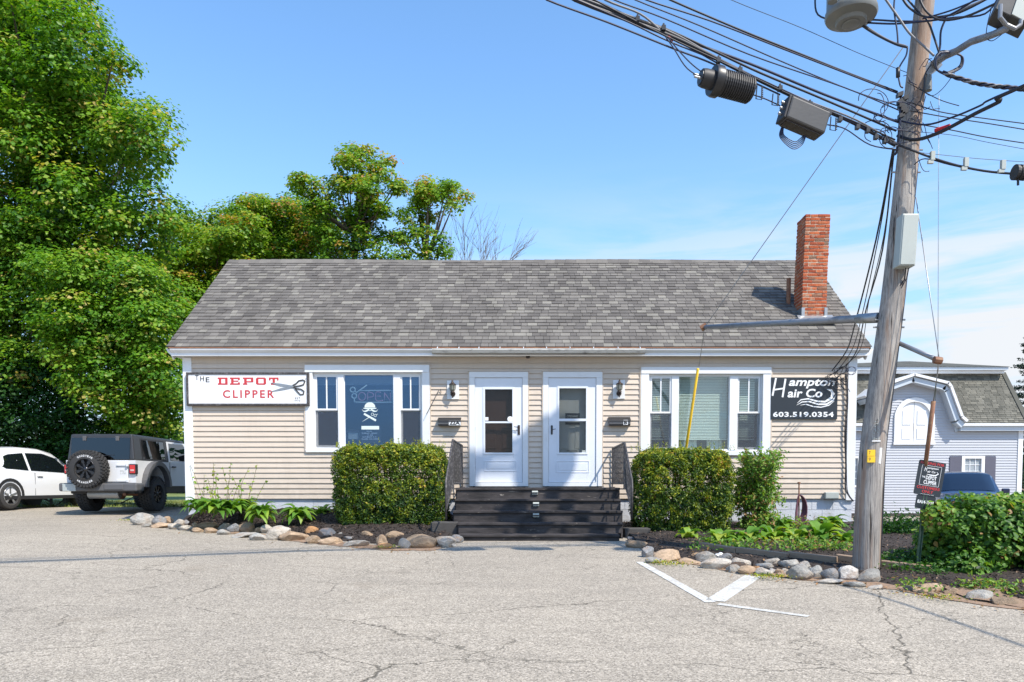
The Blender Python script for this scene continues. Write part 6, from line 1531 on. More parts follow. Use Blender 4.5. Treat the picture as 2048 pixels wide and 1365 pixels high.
# ================================================================== VEHICLES
def wheel(parent, c, r, w, rim_m, spokes, ax='x', tread=False, rimr=.62, out=1, hubw=None):
    c = Vector(c); T = MB(); n = 36
    T.lathe([(r*rimr, -w/2), (r*.9, -w/2), (r*.985, -w*.42), (r, -w*.3), (r, w*.3), (r*.985, w*.42), (r*.9, w/2), (r*rimr, w/2), (r*rimr*.96, w*.3), (r*rimr*.96, -w*.3), (r*rimr, -w/2)], c, n, ax, cap=False)
    ty = T.build('tyre', 'tyre', parent, smooth=True, auto=True)
    def rad(a): return Vector((0, math.cos(a), math.sin(a))) if ax == 'x' else Vector((math.cos(a), 0, math.sin(a)))
    A = Vector((1, 0, 0)) if ax == 'x' else Vector((0, 1, 0))
    if tread:
        L = MB()
        for k in range(34):
            for j, off in enumerate((-.36, -.12, .12, .36)):
                a = (k+(j % 2)*.5)*2*math.pi/34; d = rad(a); t_ = A.cross(d); L.obox(c+d*(r+.004)+A*(off*w), A*w*.10, t_*r*.062, d*.016)
            for s_ in (-1, 1):
                a = (k+.25)*2*math.pi/34; d = rad(a); t_ = A.cross(d); L.obox(c+d*(r*.94)+A*(s_*w*.5), A*.012, t_*r*.05, d*r*.055)
        L.build('tread_blocks', 'tyre', ty, kind='stuff')
    rm = MB().lathe([(r*rimr*.99, out*w*.46), (r*rimr*.97, out*w*.30), (r*rimr*.9, out*w*.12), (.01, out*w*.10)] if out > 0 else [(.01, -w*.10), (r*rimr*.9, -w*.12), (r*rimr*.97, -w*.30), (r*rimr*.99, -w*.46)], c, n, ax, cap=False).build('rim', 'blackplastic', parent, smooth=True, auto=True)
    S_ = MB()
    for k in range(spokes):
        a = k*2*math.pi/spokes+.3; d = rad(a); t_ = A.cross(d); sw = r*.16 if spokes < 7 else r*.09
        S_.obox(c+d*(r*rimr*.52)+A*(out*w*.33), A*w*.06, t_*sw*.5, d*(r*rimr*.46))
        if spokes >= 7: S_.obox(c+d*(r*rimr*.78)+A*(out*w*.35), A*w*.05, t_*sw*.9, d*(r*rimr*.16))
    S_.build('spokes', rim_m, parent, bevel=.004)
    MB().lathe([(.01, out*w*.44), (r*.13, out*w*.43), (r*.15, out*w*.25)] if out > 0 else [(r*.15, -w*.25), (r*.13, -w*.43), (.01, -w*.44)], c, 16, ax).build('hub_cap', rim_m, parent, smooth=True)
    rl = MB(); T_ = [(r*rimr*1.0, out*w*.47), (r*rimr*1.04, out*w*.51), (r*rimr*1.0, out*w*.52)]
    rl.lathe(T_, c, n, ax, cap=False).build('rim_lip', rim_m, parent, smooth=True)
    return ty

# ---- white off road car with black hard top, seen from behind
JX0, JX1, JY, JZ = P(123, 900, 17.35).x, P(279, 900, 17.35).x, 17.35, -.63
jc = (JX0+JX1)/2; JX0, JX1 = jc-.80, jc+.80
jeep = thing('parked_car', (jc, JY+2, JZ), 'white boxy off road car with black hard top and spare wheel on its back', 'car')
def jz(py): return P(200, py, JY).z
zb0, zb1, zr0 = jz(966), jz(921), jz(868)         # tub bottom, belt, roof
LJ = 4.1
def boxb(x0, x1, y0, y1, z0, z1, nm, m, par, bv=.02, **k): return MB().box(x0, x1, y0, y1, z0, z1).build(nm, m, par, bevel=bv, **k)
# tub with wheel cut-outs along the side: build as profile in y,z pushed across x
def arch(yc, r, zc, n=10): return [(yc+r*math.cos(math.pi-math.pi*i/n), zc+r*1.0*math.sin(math.pi-math.pi*i/n)) for i in range(n+1)]
ry, fy = JY+.86, JY+3.45; wz = JZ+.41
prof = [(JY+.01, zb0)] + arch(ry, .50, zb0-.08)[0:] + arch(fy, .50, zb0-.08) + [(JY+LJ, zb0), (JY+LJ, zb1-.02), (JY+2.75, zb1+.02), (JY+2.65, zb1), (JY, zb1)]
def prismx_b(pts, x0, x1, nm, m, par, bv=.0): return MB().prismx(pts, x0, x1).build(nm, m, par, bevel=bv)
body = prismx_b(prof, JX0, JX1, 'body', 'carwhite', jeep)
boxb(JX0+.05, JX1-.05, JY+.05, JY+LJ-.1, JZ+.42, zb0+.08, 'chassis', 'blackplastic', jeep)
# tailgate with hinges
tg = boxb(JX0+.22, JX1-.17, JY-.025, JY, zb0+.02, zb1-.01, 'tailgate', 'carwhite', jeep, .012)
for pz in (930.5, 962): 
    z = jz(pz); MB().box(JX1-.42, JX1-.15, JY-.05, JY-.026, z-.022, z+.022).box(JX1-.19, JX1-.14, JY-.075, JY-.026, z-.035, z+.035).build('hinge', 'carwhite', tg, bevel=.006)
# hard top: rear face leans forward, sides lean in
rt = .06; t_in = .07
def topv(x0, x1, y0, z0, y1, z1, dx): 
    return [(x0, y0, z0), (x1, y0, z0), (x1, y1, z0), (x0, y1, z0), (x0+dx, y0+rt, z1), (x1-dx, y0+rt, z1), (x1-dx, y1, z1-.02), (x0+dx, y1, z1-.02)]
ht_ = MB().add(topv(JX0+.02, JX1-.02, JY+.0, zb1, JY+2.62, zr0-.0, t_in), [(0,3,2,1),(4,5,6,7),(0,1,5,4),(1,2,6,5),(2,3,7,6),(3,0,4,7)]).build('hard_top', 'carblack', jeep, bevel=.035)
# front doors frame is white around the front side window
y0_, y1_ = JY+1.62, JY+2.62
def sidequad(y0, z0, y1, z1, side, off, th=.01, ytop=None):
    # panel lying on the leaning side wall
    xb = lambda z: (JX1-.02 - t_in*(z-zb1)/(zr0-zb1) if side > 0 else JX0+.02 + t_in*(z-zb1)/(zr0-zb1)); s = side
    ya, yb2_ = (y0, y1) if ytop is None else ytop
    v = [(xb(z0)+s*off, y0, z0), (xb(z0)+s*off, y1, z0), (xb(z1)+s*off, yb2_, z1), (xb(z1)+s*off, ya, z1)]
    return v + [(a-s*th, b, c) for a, b, c in v], [(0,1,2,3),(7,6,5,4),(0,4,5,1),(1,5,6,2),(2,6,7,3),(3,7,4,0)]
for side in (1, -1):
    MB().add(*sidequad(y0_, zb1-.0, y1_+.28, zr0-.09, side, .014, ytop=(y0_, y1_-.02))).build('door_frame', 'carwhite', jeep, bevel=.006)
    MB().add(*sidequad(y0_+.09, zb1+.05, y1_+.14, zr0-.13, side, .022, ytop=(y0_+.09, y1_-.12))).build('side_window', 'carglass', jeep)
    MB().add(*sidequad(JY+.40, zb1+.05, JY+1.45, zr0-.12, side, .012)).build('quarter_window', 'carglass', jeep)
    MB().add(*sidequad(JY+.36, zb1+.015, JY+1.5, zr0-.085, side, .006)).build('window_seal', 'blackplastic', jeep)
    x_ = JX1+.004 if side > 0 else JX0-.004
    MB().box(x_-.004, x_+.004, y0_+.02, y0_+.03, zb0+.06, zb1).box(x_-.004, x_+.004, JY+2.72, JY+2.73, zb0+.06, zb1).build('door_seam', 'black', jeep)
    MB().box(x_, x_+side*.035, y0_+.12, y0_+.30, zb1-.13, zb1-.095).build('door_handle', 'black', jeep, bevel=.008)
    for yc in (ry, fy):    # fender flares
        ar = arch(yc, .52, zb0-.10, 12); ao = arch(yc, .62, zb0-.10, 12); f_ = MB()
        x_a, x_b = (JX1-.01, JX1+.13) if side > 0 else (JX0-.13, JX0+.01)
        for i in range(12): 
            a1, a2, b1, b2 = ar[i], ar[i+1], ao[i], ao[i+1]; f_.add([(x, *p) for x in (x_a, x_b) for p in (a1, a2, b2, b1)], [(0,1,2,3),(7,6,5,4),(0,4,5,1),(1,5,6,2),(2,6,7,3),(3,7,4,0)])
        f_.build('fender_flare', 'greyplastic', jeep)
        wheel(jeep, ((JX1-.05) if side > 0 else (JX0+.05), yc, wz), .405, .28, 'rimblack', 8, 'x', True, .56, side)
    mm = MB().box(x_+side*.04 if side > 0 else x_-.26, x_+side*.26 if side > 0 else x_-.04, JY+2.75, JY+2.85, zb1+.04, zb1+.26).build('mirror', 'black', jeep, bevel=.03)
    lx = (JX1-.14, JX1+.035) if side > 0 else (JX0-.035, JX0+.14)
    h_ = boxb(lx[0], lx[1], JY-.045, JY+.05, jz(949), jz(928.5), 'tail_light_housing', 'black', jeep, .02)
    boxb(lx[0]+.025, lx[1]-.025, JY-.055, JY-.044, jz(947), jz(930.5), 'tail_light', 'taillight', h_, .008)
    boxb(lx[0]+.045, lx[1]-.045, JY-.060, JY-.054, jz(942.8), jz(939.5), 'reverse_light', 'lampwhite', h_, .003)
# rear glass, hinges, wiper
def rearquad(x0, z0, x1, z1, off, th=.008):
    yb_ = lambda z: JY + rt*(z-zb1)/(zr0-zb1) - off
    v = [(x0, yb_(z0), z0), (x1, yb_(z0), z0), (x1, yb_(z1), z1), (x0, yb_(z1), z1)]; return v + [(a, b+th, c) for a, b, c in v], [(0,1,2,3),(7,6,5,4),(0,4,5,1),(1,5,6,2),(2,6,7,3),(3,7,4,0)]
rg = MB().add(*rearquad(JX0+.12, zb1+.02, JX1-.13, zr0-.09, .012)).build('rear_window', 'carglass', jeep)
M['interior'] = mat('car_interior', (.012, .012, .013), .8, .2)
for xx in (JX0+.42, JX1-.42): MB().box(xx-.04, xx+.04, JY+rt-.045, JY+rt, zr0-.16, zr0-.05).build('glass_hinge', 'greyplastic', rg, bevel=.008)
MB().tube([(jc-.12, JY-.0, zb1+.10), (jc+.32, JY-.0, zb1+.12)], .008, 5).build('wiper', 'black', rg)
# bumper, plate area, exhaust, spare
bp = boxb(jc-.86, jc+.93, JY-.22, JY+.12, jz(983), jz(966.5), 'rear_bumper', 'greyplastic', jeep, .035)
boxb(jc+.18, jc+.62, JY-.235, JY-.2, jz(980), jz(969), 'bumper_step', 'greyplastic', bp, .012)
M['platewhite'] = mat('number_plate', (.40, .43, .42), .35, .05)
boxb(jc-.76, jc-.46, JY-.235, JY-.21, jz(982.5), jz(968), 'number_plate', 'platewhite', bp, .004)
MB().lathe([(.09, -.36), (.105, -.34), (.105, .34), (.09, .36)], (jc+.0, JY+.12, jz(989)), 16, 'x').build('muffler', 'steel', jeep, smooth=True, auto=True)
MB().tube([(jc+.45, JY+.2, jz(990)), (jc+.55, JY-.05, jz(989))], .035, 10).build('exhaust_pipe', 'rust', jeep)
MB().tube([(JX0+.1, ry, wz), (JX1-.1, ry, wz)], .05, 8).lathe([(.02, -.14), (.13, -.05), (.13, .05), (.02, .14)], (jc-.02, ry, wz), 12, 'x').build('rear_axle', 'rust', jeep)
spc = P(176, 939, JY-.22); R_s = .415
sw = MB().lathe([(.05, -.12), (.12, -.12), (.12, .2), (.05, .2)], (spc.x, JY-.16, spc.z), 14, 'y').build('spare_wheel', 'black', jeep)
wheel(sw, (spc.x, JY-.22, spc.z), R_s, .27, 'rimblack', 8, 'y', True, .56, -1)
yw_ = JY-.22-.137
for word, a0, da, flip in (('GOODYEAR', 118, -9.0, 1), ('WRANGLER', 238, 9.0, -1)):
    for k, chh in enumerate(word):
        a = R(a0 + da*k); rr_ = R_s*.73
        cpt = Vector((spc.x + rr_*math.cos(a), yw_, spc.z + rr_*math.sin(a)))
        rot = (math.pi/2 - a) if flip > 0 else (-math.pi/2 - a)
        text(chh, (-.017, .017, -.022, .022), 0, 'signtext', sw, Mx=Matrix.Translation(cpt) @ Matrix.Rotation(rot, 4, 'Y'), bold=.02)
dc = tag(MB().box(jc+.46, jc+.60, JY-.029, JY-.026, jz(950), jz(941)).build('sticker', 'boxgrey', tg)) if False else None
for k, w_ in enumerate(('SALT', 'LIFE')):
    z = jz(942+k*5); text(w_, (jc+.45, jc+.59, z-.02, z+.018), JY-.028, 'boxgrey', tg, shear=.2)
MB().lathe([(.0, -.002), (.05, -.002), (.05, 0)], (JX0+.13, JY-.012, jz(953)), 16, 'y').build('badge', 'gearbox', body)

# ---- generic rounded car body
def carbody(root, L, st, body_m, name='body'):
    # st: list of (x, zsill, zbelt, zroof, wsill, wbelt, wroof)
    V, Fc = [], []; rows = []
    for (x, zs, zb_, zr_, ws, wb_2, wr_) in st:
        half = [(ws*.92, zs), (ws, zs+.06), (ws*1.01, zs+(zb_-zs)*.45), (wb_2*1.0, zb_-.05), (wb_2*.965, zb_)]
        if zr_ - zb_ > .08: half += [(wr_+(wb_2*.965-wr_)*.12, zr_-.09), (wr_*.90, zr_-.02), (wr_*.55, zr_+.008), (0, zr_+.014)]
        else: half += [(wb_2*.86, zb_+(zr_-zb_)*.5), (wb_2*.75, zb_+(zr_-zb_)*.8), (wb_2*.4, zr_), (0, zr_)]
        full = [(x, -a, b) for a, b in half] + [(x, a, b) for a, b in half[-2::-1]]; rows.append(full); V += full
    n = len(rows[0])
    for i in range(len(rows)-1):
        for j in range(n-1): Fc.append((i*n+j, i*n+j+1, (i+1)*n+j+1, (i+1)*n+j))
    Fc += [tuple(range(n-1, -1, -1)), tuple(range((len(rows)-1)*n, len(rows)*n))]
    me = bpy.data.meshes.new(name); me.from_pydata(V, [], Fc); me.materials.append(M[body_m])
    bm = bmesh.new(); bm.from_mesh(me); bmesh.ops.recalc_face_normals(bm, faces=bm.faces); bm.to_mesh(me); bm.free(); me.shade_smooth(); me.set_sharp_from_angle(angle=R(38))
    o = bpy.data.objects.new(name, me); link(o, root); return o, rows
def lget(st, x):
    for a, b in zip(st, st[1:]):
        if a[0] <= x <= b[0]: t = (x-a[0])/(b[0]-a[0]); return [p+(q-p)*t for p, q in zip(a, b)]
    return st[-1]
def sideglass(root, st, lo, hi, side, m, name, off=.012):
    # lo / hi: (x, t) polylines; t is 0 at the belt and 1 near the roof edge
    def at(pl, x):
        for (x1, t1), (x2, t2) in zip(pl, pl[1:]):
            if x1 <= x <= x2: return t1+(t2-t1)*(x-x1)/(x2-x1 + 1e-9)
        return pl[-1][1] if x > pl[-1][0] else pl[0][1]
    x0, x1 = lo[0][0], lo[-1][0]; xs = sorted({x0, x1, *[s_[0] for s_ in st if x0 < s_[0] < x1], *[p[0] for p in lo+hi if x0 <= p[0] <= x1], *[x0+(x1-x0)*i/14 for i in range(15)]})
    v = []
    for x in xs:
        s_ = lget(st, x); zb_, zr_, wb_2, wr_ = s_[2], s_[3]-.09, s_[5]*.965, s_[6]+(s_[5]*.965-s_[6])*.12
        for t in (at(lo, x), at(hi, x)): v.append((x, side*(wb_2+(wr_-wb_2)*t+off), zb_+(zr_-zb_)*t))
    o = MB().add(v, [(2*i, 2*i+2, 2*i+3, 2*i+1) for i in range(len(xs)-1)]).build(name, m, None); C.objects.unlink(o); link(o, root); return o
def local(o, root): o.parent = root; return o
hr = [(0, -.25+.6, .95, 1.0, .78, .80, .5), (.12, .30, .98, 1.12, .86, .86, .55), (.45, .28, .99, 1.40, .89, .88, .56), (.9, .27, .98, 1.54, .89, .885, .60), (1.5, .26, .965, 1.60, .89, .885, .62), (2.1, .25, .95, 1.59, .89, .885, .62),
      (2.6, .25, .935, 1.50, .89, .885, .60), (3.0, .25, .925, 1.30, .89, .88, .60), (3.35, .25, .915, 1.02, .89, .87, .6), (3.9, .27, .88, .93, .88, .86, .5), (4.2, .32, .80, .84, .82, .78, .5), (4.3, .36, .70, .72, .7, .66, .4)]
HY = 19.0; hc = P(19, 985, HY); wr = .335; hd = R(83)
hx0 = hc.x - .87*math.sin(hd) - .8*math.cos(hd) ; hy0 = HY - .80*math.sin(hd) + .87*math.cos(hd)
car2 = thing('parked_car', (hx0, hy0, JZ+.02), 'white rounded hatchback car with dark windows, cut by the left edge', 'car', rz=hd); del car2['wo']
cb, _ = carbody(car2, 4.3, hr, 'carwhite')
for side in (-1, 1):
    sideglass(car2, hr, [(.52, .42), (.75, .08), (1.46, .03)], [(.52, .48), (.70, .72), (1.0, .86), (1.46, .88)], side, 'carglass', 'side_window')
    sideglass(car2, hr, [(1.54, .03), (3.0, .02)], [(1.54, .88), (2.2, .92), (2.6, .86), (2.85, .6), (3.0, .08)], side, 'carglass', 'side_window')
    def lb(x0, x1, y0, y1, z0, z1, nm, m, bv=.0):
        o = MB().box(x0, x1, y0, y1, z0, z1).build(nm, m, None, bevel=bv); o.parent = car2; return o
    lb(.4, 3.6, side*.87, side*.905, .235, .33, 'sill_trim', 'blackplastic', .01)
    lb(1.62, 1.63, side*.885, side*.897, .34, .93, 'door_seam', 'black')
    lb(1.70, 1.88, side*.89, side*.925, .83, .86, 'door_handle', 'carwhite', .008)
    for xc in (.80, 3.42):
        o = MB().lathe([(.30, side*.893), (.375, side*.893)] if side > 0 else [(.375, side*.893), (.30, side*.893)], (xc, 0, .335), 28, 'y').build('wheel_gap', 'black', None) if False else None
        ar = [(xc+.37*math.cos(math.pi*i/12), .335+.37*math.sin(math.pi*i/12)) for i in range(13)]; ao = [(xc+.44*math.cos(math.pi*i/12), .335+.44*math.sin(math.pi*i/12)) for i in range(13)]
        f_ = MB(); ya, yb3 = side*.86, side*.912
        for i in range(12): f_.add([(p[0], y, p[1]) for y in (ya, yb3) for p in (ar[i], ar[i+1], ao[i+1], ao[i])], [(0,1,2,3),(7,6,5,4),(0,4,5,1),(1,5,6,2),(2,6,7,3),(3,7,4,0)])
        o = f_.build('wheel_arch', 'blackplastic', None); o.parent = car2
        d_ = MB().lathe([(.01, side*.70), (.375, side*.70), (.375, side*.78), (.01, side*.78)] if side > 0 else [(.01, side*.78), (.375, side*.78), (.375, side*.70), (.01, side*.70)], (xc, 0, .335), 24, 'y').build('wheel_well', 'black', None); d_.parent = car2
        wheel(car2, (xc, side*.815, .335), .335, .215, 'rimsilver', 5, 'y', False, .68, side)
o = MB().box(.02, .1, -.75, .75, .25, .6).build('rear_bumper', 'blackplastic', None, bevel=.02); o.parent = car2
# ---- blue car facing the camera, in front of the grey house
by = 21.0; bc = P(1941, 960, by); zbg = height(bc.x, by)
sv = [(0, .35, .95, 1.0, .8, .8, .5), (.3, .32, 1.0, 1.45, .9, .88, .6), (.9, .3, 1.02, 1.66, .92, .90, .66), (1.9, .3, 1.02, 1.70, .92, .90, .68), (2.5, .3, 1.02, 1.64, .92, .90, .70), (3.2, .3, 1.02, 1.12, .92, .89, .78), (3.9, .32, 1.0, 1.05, .92, .88, .6), (4.4, .36, .85, .92, .88, .82, .5), (4.55, .4, .62, .66, .8, .7, .4)]
bc = P(1952, 960, by)
car3 = thing('parked_car', (bc.x+1.69, by+4.17, P(1941, 943, by+2.0).z-1.72), 'dark blue car facing the viewer, half hidden by the bush at right', 'car', rz=R(-112)); del car3['wo']
cb3, _ = carbody(car3, 4.5, sv, 'carblue')
v = []
for i in range(7):
    x = 2.52+.66*i/6; s_ = lget(sv, x); wr_, zr_ = s_[6], s_[3]; row = [(wr_*.93, zr_-.04), (wr_*.90, zr_-.02), (wr_*.55, zr_+.008), (0, zr_+.014)]
    for a, b in row + [(-p, q) for p, q in row[-2::-1]]: v.append((x+.012, a, b+.012))
o = MB().add(v, [(7*i+j, 7*i+j+1, 7*i+j+8, 7*i+j+7) for i in range(6) for j in range(6)]).build('windshield', 'carglass', None, smooth=True); o.parent = car3
for side in (-1, 1):
    sideglass(car3, sv, [(.7, .08), (3.0, .05)], [(.7, .8), (2.3, .88), (2.5, .84), (3.0, .1)], side, 'carglass', 'side_window', .008)
    o = MB().box(2.75, 2.9, side*.92, side*1.12, 1.05, 1.2).build('mirror', 'carblue', None, bevel=.03); o.parent = car3
    o = MB().box(4.22, 4.47, side*.52, side*.86, .72, .88).build('headlight', 'headglass', None, bevel=.03); o.parent = car3
    for xc in (.9, 3.6): wheel(car3, (xc, side*.82, .36), .36, .23, 'rimsilver', 5, 'y', False, .65, side)
o = MB().box(4.45, 4.56, -.5, .5, .5, .75).build('grille', 'black', None, bevel=.01); o.parent = car3

# ================================================================== GREY MANSARD HOUSE
NY = 30.0
M['greysiding'] = mat('pale_grey_vinyl', (.45, .465, .50), .5, .03, 3, dirt=(.4, .4, .42), dirt_amt=.15)
M['trimgrey'] = mat('grey_trim_paint', (.50, .56, .62), .5, .03); M['shutter'] = mat('slate_shutter', (.10, .10, .135), .6, .1)
def NP(px, py, y=NY): return P(px, py, y)
nx0, nx1 = NP(1560, 900).x, NP(2043, 900).x; nzb, nzt = NP(1900, 1027).z, NP(1900, 862).z
nh = thing('mansard_house', ((nx0+nx1)/2, NY, nzb), 'pale grey sided house with grey mansard roof and arched white doors', 'house')
nwall = MB().box(nx0, nx1, NY+.02, NY+9, nzb-.6, nzt+.3).build('wall', 'greysiding', nh)
# arched gable wall standing above the eave
GPX = [(1735, 862), (1752, 800), (1775, 773), (1826, 752), (1886, 772), (1905, 812), (1918, 862)]
gpts = [(NP(a, b).x, NP(a, b).z) for a, b in GPX]
MB().prism(gpts, NY+.02, NY+2.5).build('gable_wall', 'greysiding', nh)
ax0, ax1 = NP(1788.5, 800).x, NP(1869, 800).x; az0, azs, azt = NP(1828, 885).z, NP(1828, 836).z, NP(1828, 797).z
axc, aw = (ax0+ax1)/2, (ax1-ax0)/2
w2 = (NP(1898, 940).x, NP(1990, 940).x, NP(1940, 972).z, NP(1940, 912.5).z); w3 = (NP(1690, 900).x, NP(1722, 900).x, NP(1720, 975).z, NP(1720, 912).z)
nch = .105; z = nzb
def gable_span(zz):
    xs = []; n = len(gpts)
    for i in range(n-1):
        (x1, z1), (x2, z2) = gpts[i], gpts[i+1]
        if min(z1, z2) <= zz <= max(z1, z2) and z1 != z2: xs.append(x1+(x2-x1)*(zz-z1)/(z2-z1))
    return (min(xs), max(xs)) if len(xs) >= 2 else None
while z < NP(1826, 757).z:
    spans = [(nx0, nx1-.0)] if z+nch < nzt else ([gable_span(z+nch*.9)] if gable_span(z+nch*.9) else [])
    if z+nch >= nzt and spans: spans = [(spans[0][0]+.04, spans[0][1]-.04)]
    cuts = []
    if az0 < z+nch*.5 < azs+aw: 
        hw = aw if z+nch*.5 < azs else math.sqrt(max(0, aw*aw-(z+nch*.5-azs)**2)); cuts.append((axc-hw, axc+hw))
    for w in (w2, w3):
        if w[2] < z+nch*.5 < w[3]: cuts.append((w[0], w[1]))
    for s in spans:
        cur = s[0]
        for a, b in sorted(cuts) + [(s[1], s[1])]:
            if a-cur > .05: inst('siding_board', board_mesh(a-cur, nch, 'greysiding', .02), nwall, (cur, NY, z))
            cur = max(cur, b)
    z += nch
# arched surround and doors
ar = MB(); n = 20
outer = [(axc+aw*math.cos(math.pi*i/n), azs+aw*math.sin(math.pi*i/n)) for i in range(n+1)]; ir_2 = aw-.17
inner = [(axc+ir_2*math.cos(math.pi*i/n), azs+ir_2*math.sin(math.pi*i/n)) for i in range(n+1)]
outer = [(axc+aw, az0)] + outer + [(axc-aw, az0)]; inner = [(axc+ir_2, az0)] + inner + [(axc-ir_2, az0)]
for i in range(len(outer)-1):
    ar.add([(p[0], y, p[1]) for y in (NY-.07, NY+.05) for p in (outer[i], outer[i+1], inner[i+1], inner[i])], [(0,1,2,3),(7,6,5,4),(0,4,5,1),(1,5,6,2),(2,6,7,3),(3,7,4,0)])
ad = ar.build('arched_surround', 'white', nh)
MB().box(axc-aw-.03, axc+aw+.03, NY-.1, NY+.03, az0-.1, az0).build('arch_sill', 'white', ad)
for s in (-1, 1):
    pts = [(axc+s*.012, az0), (axc+s*ir_2, az0)] + [(axc+s*ir_2*math.cos(math.pi/2*i/10), azs+ir_2*math.sin(math.pi/2*i/10)) for i in range(11)][:-1] + [(axc+s*.012, azs+ir_2)]
    lf = MB().prism(pts, NY+.0, NY+.03).build('door_leaf', 'white', ad); mid = (az0+azs)/2+.12
    for (z0, z1) in ((az0+.12, mid-.05), (mid+.08, azs+ir_2*.45)):
        x_a, x_b = sorted((axc+s*.12, axc+s*(ir_2-.16))); MB().box(x_a, x_b, NY-.02, NY, z0, z1).build('leaf_panel', 'white', lf, bevel=.015)
# raking cornice of the gable
GO = [(1729, 792), (1757, 772), (1828, 747), (1897, 764), (1903, 772), (1925, 832), (1935, 841)]
for (wd, y0, y1, dz_, m_, nm) in ((.10, NY-.48, NY+1.6, 0, 'white', 'gable_cornice'), (.20, NY-.38, NY+.4, -.13, 'trimgrey', 'gable_fascia')):
    mb = MB(); pts = [(NP(a, b, NY-.4).x, NP(a, b, NY-.4).z+dz_*1.0) for a, b in GO]
    if dz_: pts = [(x-(x-NP(1826,0,NY-.4).x)*.035, z) for x, z in pts]
    for p_, q_ in zip(pts, pts[1:]):
        d = Vector((q_[0]-p_[0], q_[1]-p_[1])).normalized(); nn = Vector((-d.y, d.x)); nn = -nn if nn.y > 0 or (abs(nn.y) < .3 and nn.x > 0) else nn
        mb.add([(p_[0], y0, p_[1]), (q_[0], y0, q_[1]), (q_[0]+nn.x*wd, y0, q_[1]+nn.y*wd), (p_[0]+nn.x*wd, y0, p_[1]+nn.y*wd), (p_[0], y1, p_[1]), (q_[0], y1, q_[1]), (q_[0]+nn.x*wd, y1, q_[1]+nn.y*wd), (p_[0]+nn.x*wd, y1, p_[1]+nn.y*wd)], [(0,1,2,3),(7,6,5,4),(0,4,5,1),(1,5,6,2),(2,6,7,3),(3,7,4,0)])
    mb.build(nm, m_, nh)
mb = MB(); pts = [(x, z) for x, z in gpts]     # flat frieze following the gable
for p_, q_ in zip(pts, pts[1:]):
    d = Vector((q_[0]-p_[0], q_[1]-p_[1])).normalized(); nn = Vector((d.y, -d.x))
    mb.add([(p_[0], NY-.05, p_[1]), (q_[0], NY-.05, q_[1]), (q_[0]+nn.x*.18, NY-.05, q_[1]+nn.y*.18), (p_[0]+nn.x*.18, NY-.05, p_[1]+nn.y*.18), (p_[0], NY, p_[1]), (q_[0], NY, q_[1]), (q_[0]+nn.x*.18, NY, q_[1]+nn.y*.18), (p_[0]+nn.x*.18, NY, p_[1]+nn.y*.18)], [(0,1,2,3),(7,6,5,4),(0,4,5,1),(1,5,6,2),(2,6,7,3),(3,7,4,0)])
mb.build('gable_frieze', 'trimgrey', nh)
gxr = NP(1915, 860).x; gxl = NP(1736, 860).x
for (x_0, x_1) in ((nx0, gxl), (gxr, nx1+.25)):
    MB().box(x_0, x_1, NY-.22, NY, NP(0, 862, NY-.2).z, NP(0, 852, NY-.2).z).build('fascia', 'trimgrey', nh)
    MB().box(x_0, x_1, NY-.32, NY+.1, NP(0, 852, NY-.3).z, NP(0, 847.5, NY-.3).z).build('gutter', 'white', nh)
# mansard slope with single shingles joined as a field (too small to pick apart)
mz0, mz1 = NP(0, 848, NY-.2).z, NP(0, 745, NY+1.2).z; my0, my1 = NY+.055, NY+1.2
xe0, xe1 = NP(2060, 845, NY-.1).x, NP(2003, 748, NY+1.2).x
mroof = MB().add([(nx0, my0, mz0), (xe0, my0, mz0), (xe1, my1, mz1), (nx0, my1, mz1), (xe0, NY+9, mz0), (xe1, NY+7.6, mz1)], [(0,1,2,3), (1,4,5,2)]).build('mansard_roof', 'shingle2', nh)
v, f, t = [], [], []; rows_ = 26
for r in range(rows_):
    a, b = r/rows_, (r+1.15)/rows_; xr = xe0+(xe1-xe0)*a; x = nx0-random.random()*.3
    while x < xr-.02:
        w = random.choice((.18, .25, .3)); x2 = min(x+w-.012, xr); n0 = len(v); o_ = .035
        v += [(x, my0+(my1-my0)*a-o_, mz0+(mz1-mz0)*a), (x2, my0+(my1-my0)*a-o_, mz0+(mz1-mz0)*a), (x2, my0+(my1-my0)*b-.006, mz0+(mz1-mz0)*b), (x, my0+(my1-my0)*b-.006, mz0+(mz1-mz0)*b), (x, my0+(my1-my0)*a, mz0+(mz1-mz0)*a), (x2, my0+(my1-my0)*a, mz0+(mz1-mz0)*a)]
        f += [(n0, n0+1, n0+2, n0+3), (n0+4, n0+5, n0+1, n0)]; t += [random.choice((.2, .45, .5, .6, .9))]*2; x += w
me = bpy.data.meshes.new('shingle_field'); me.from_pydata(v, [], f); me.materials.append(M['shingle2']); settint(me, t); o = bpy.data.objects.new('shingle_field', me); link(o, mroof); tag(o, kind='stuff')
MB().add([(xe0-.05, my0-.06, mz0), (xe0+.16, my0-.02, mz0), (xe1+.16, my1-.02, mz1), (xe1-.05, my1-.06, mz1)], [(0,1,2,3)]).build('hip_cap', 'shingle2', nh)
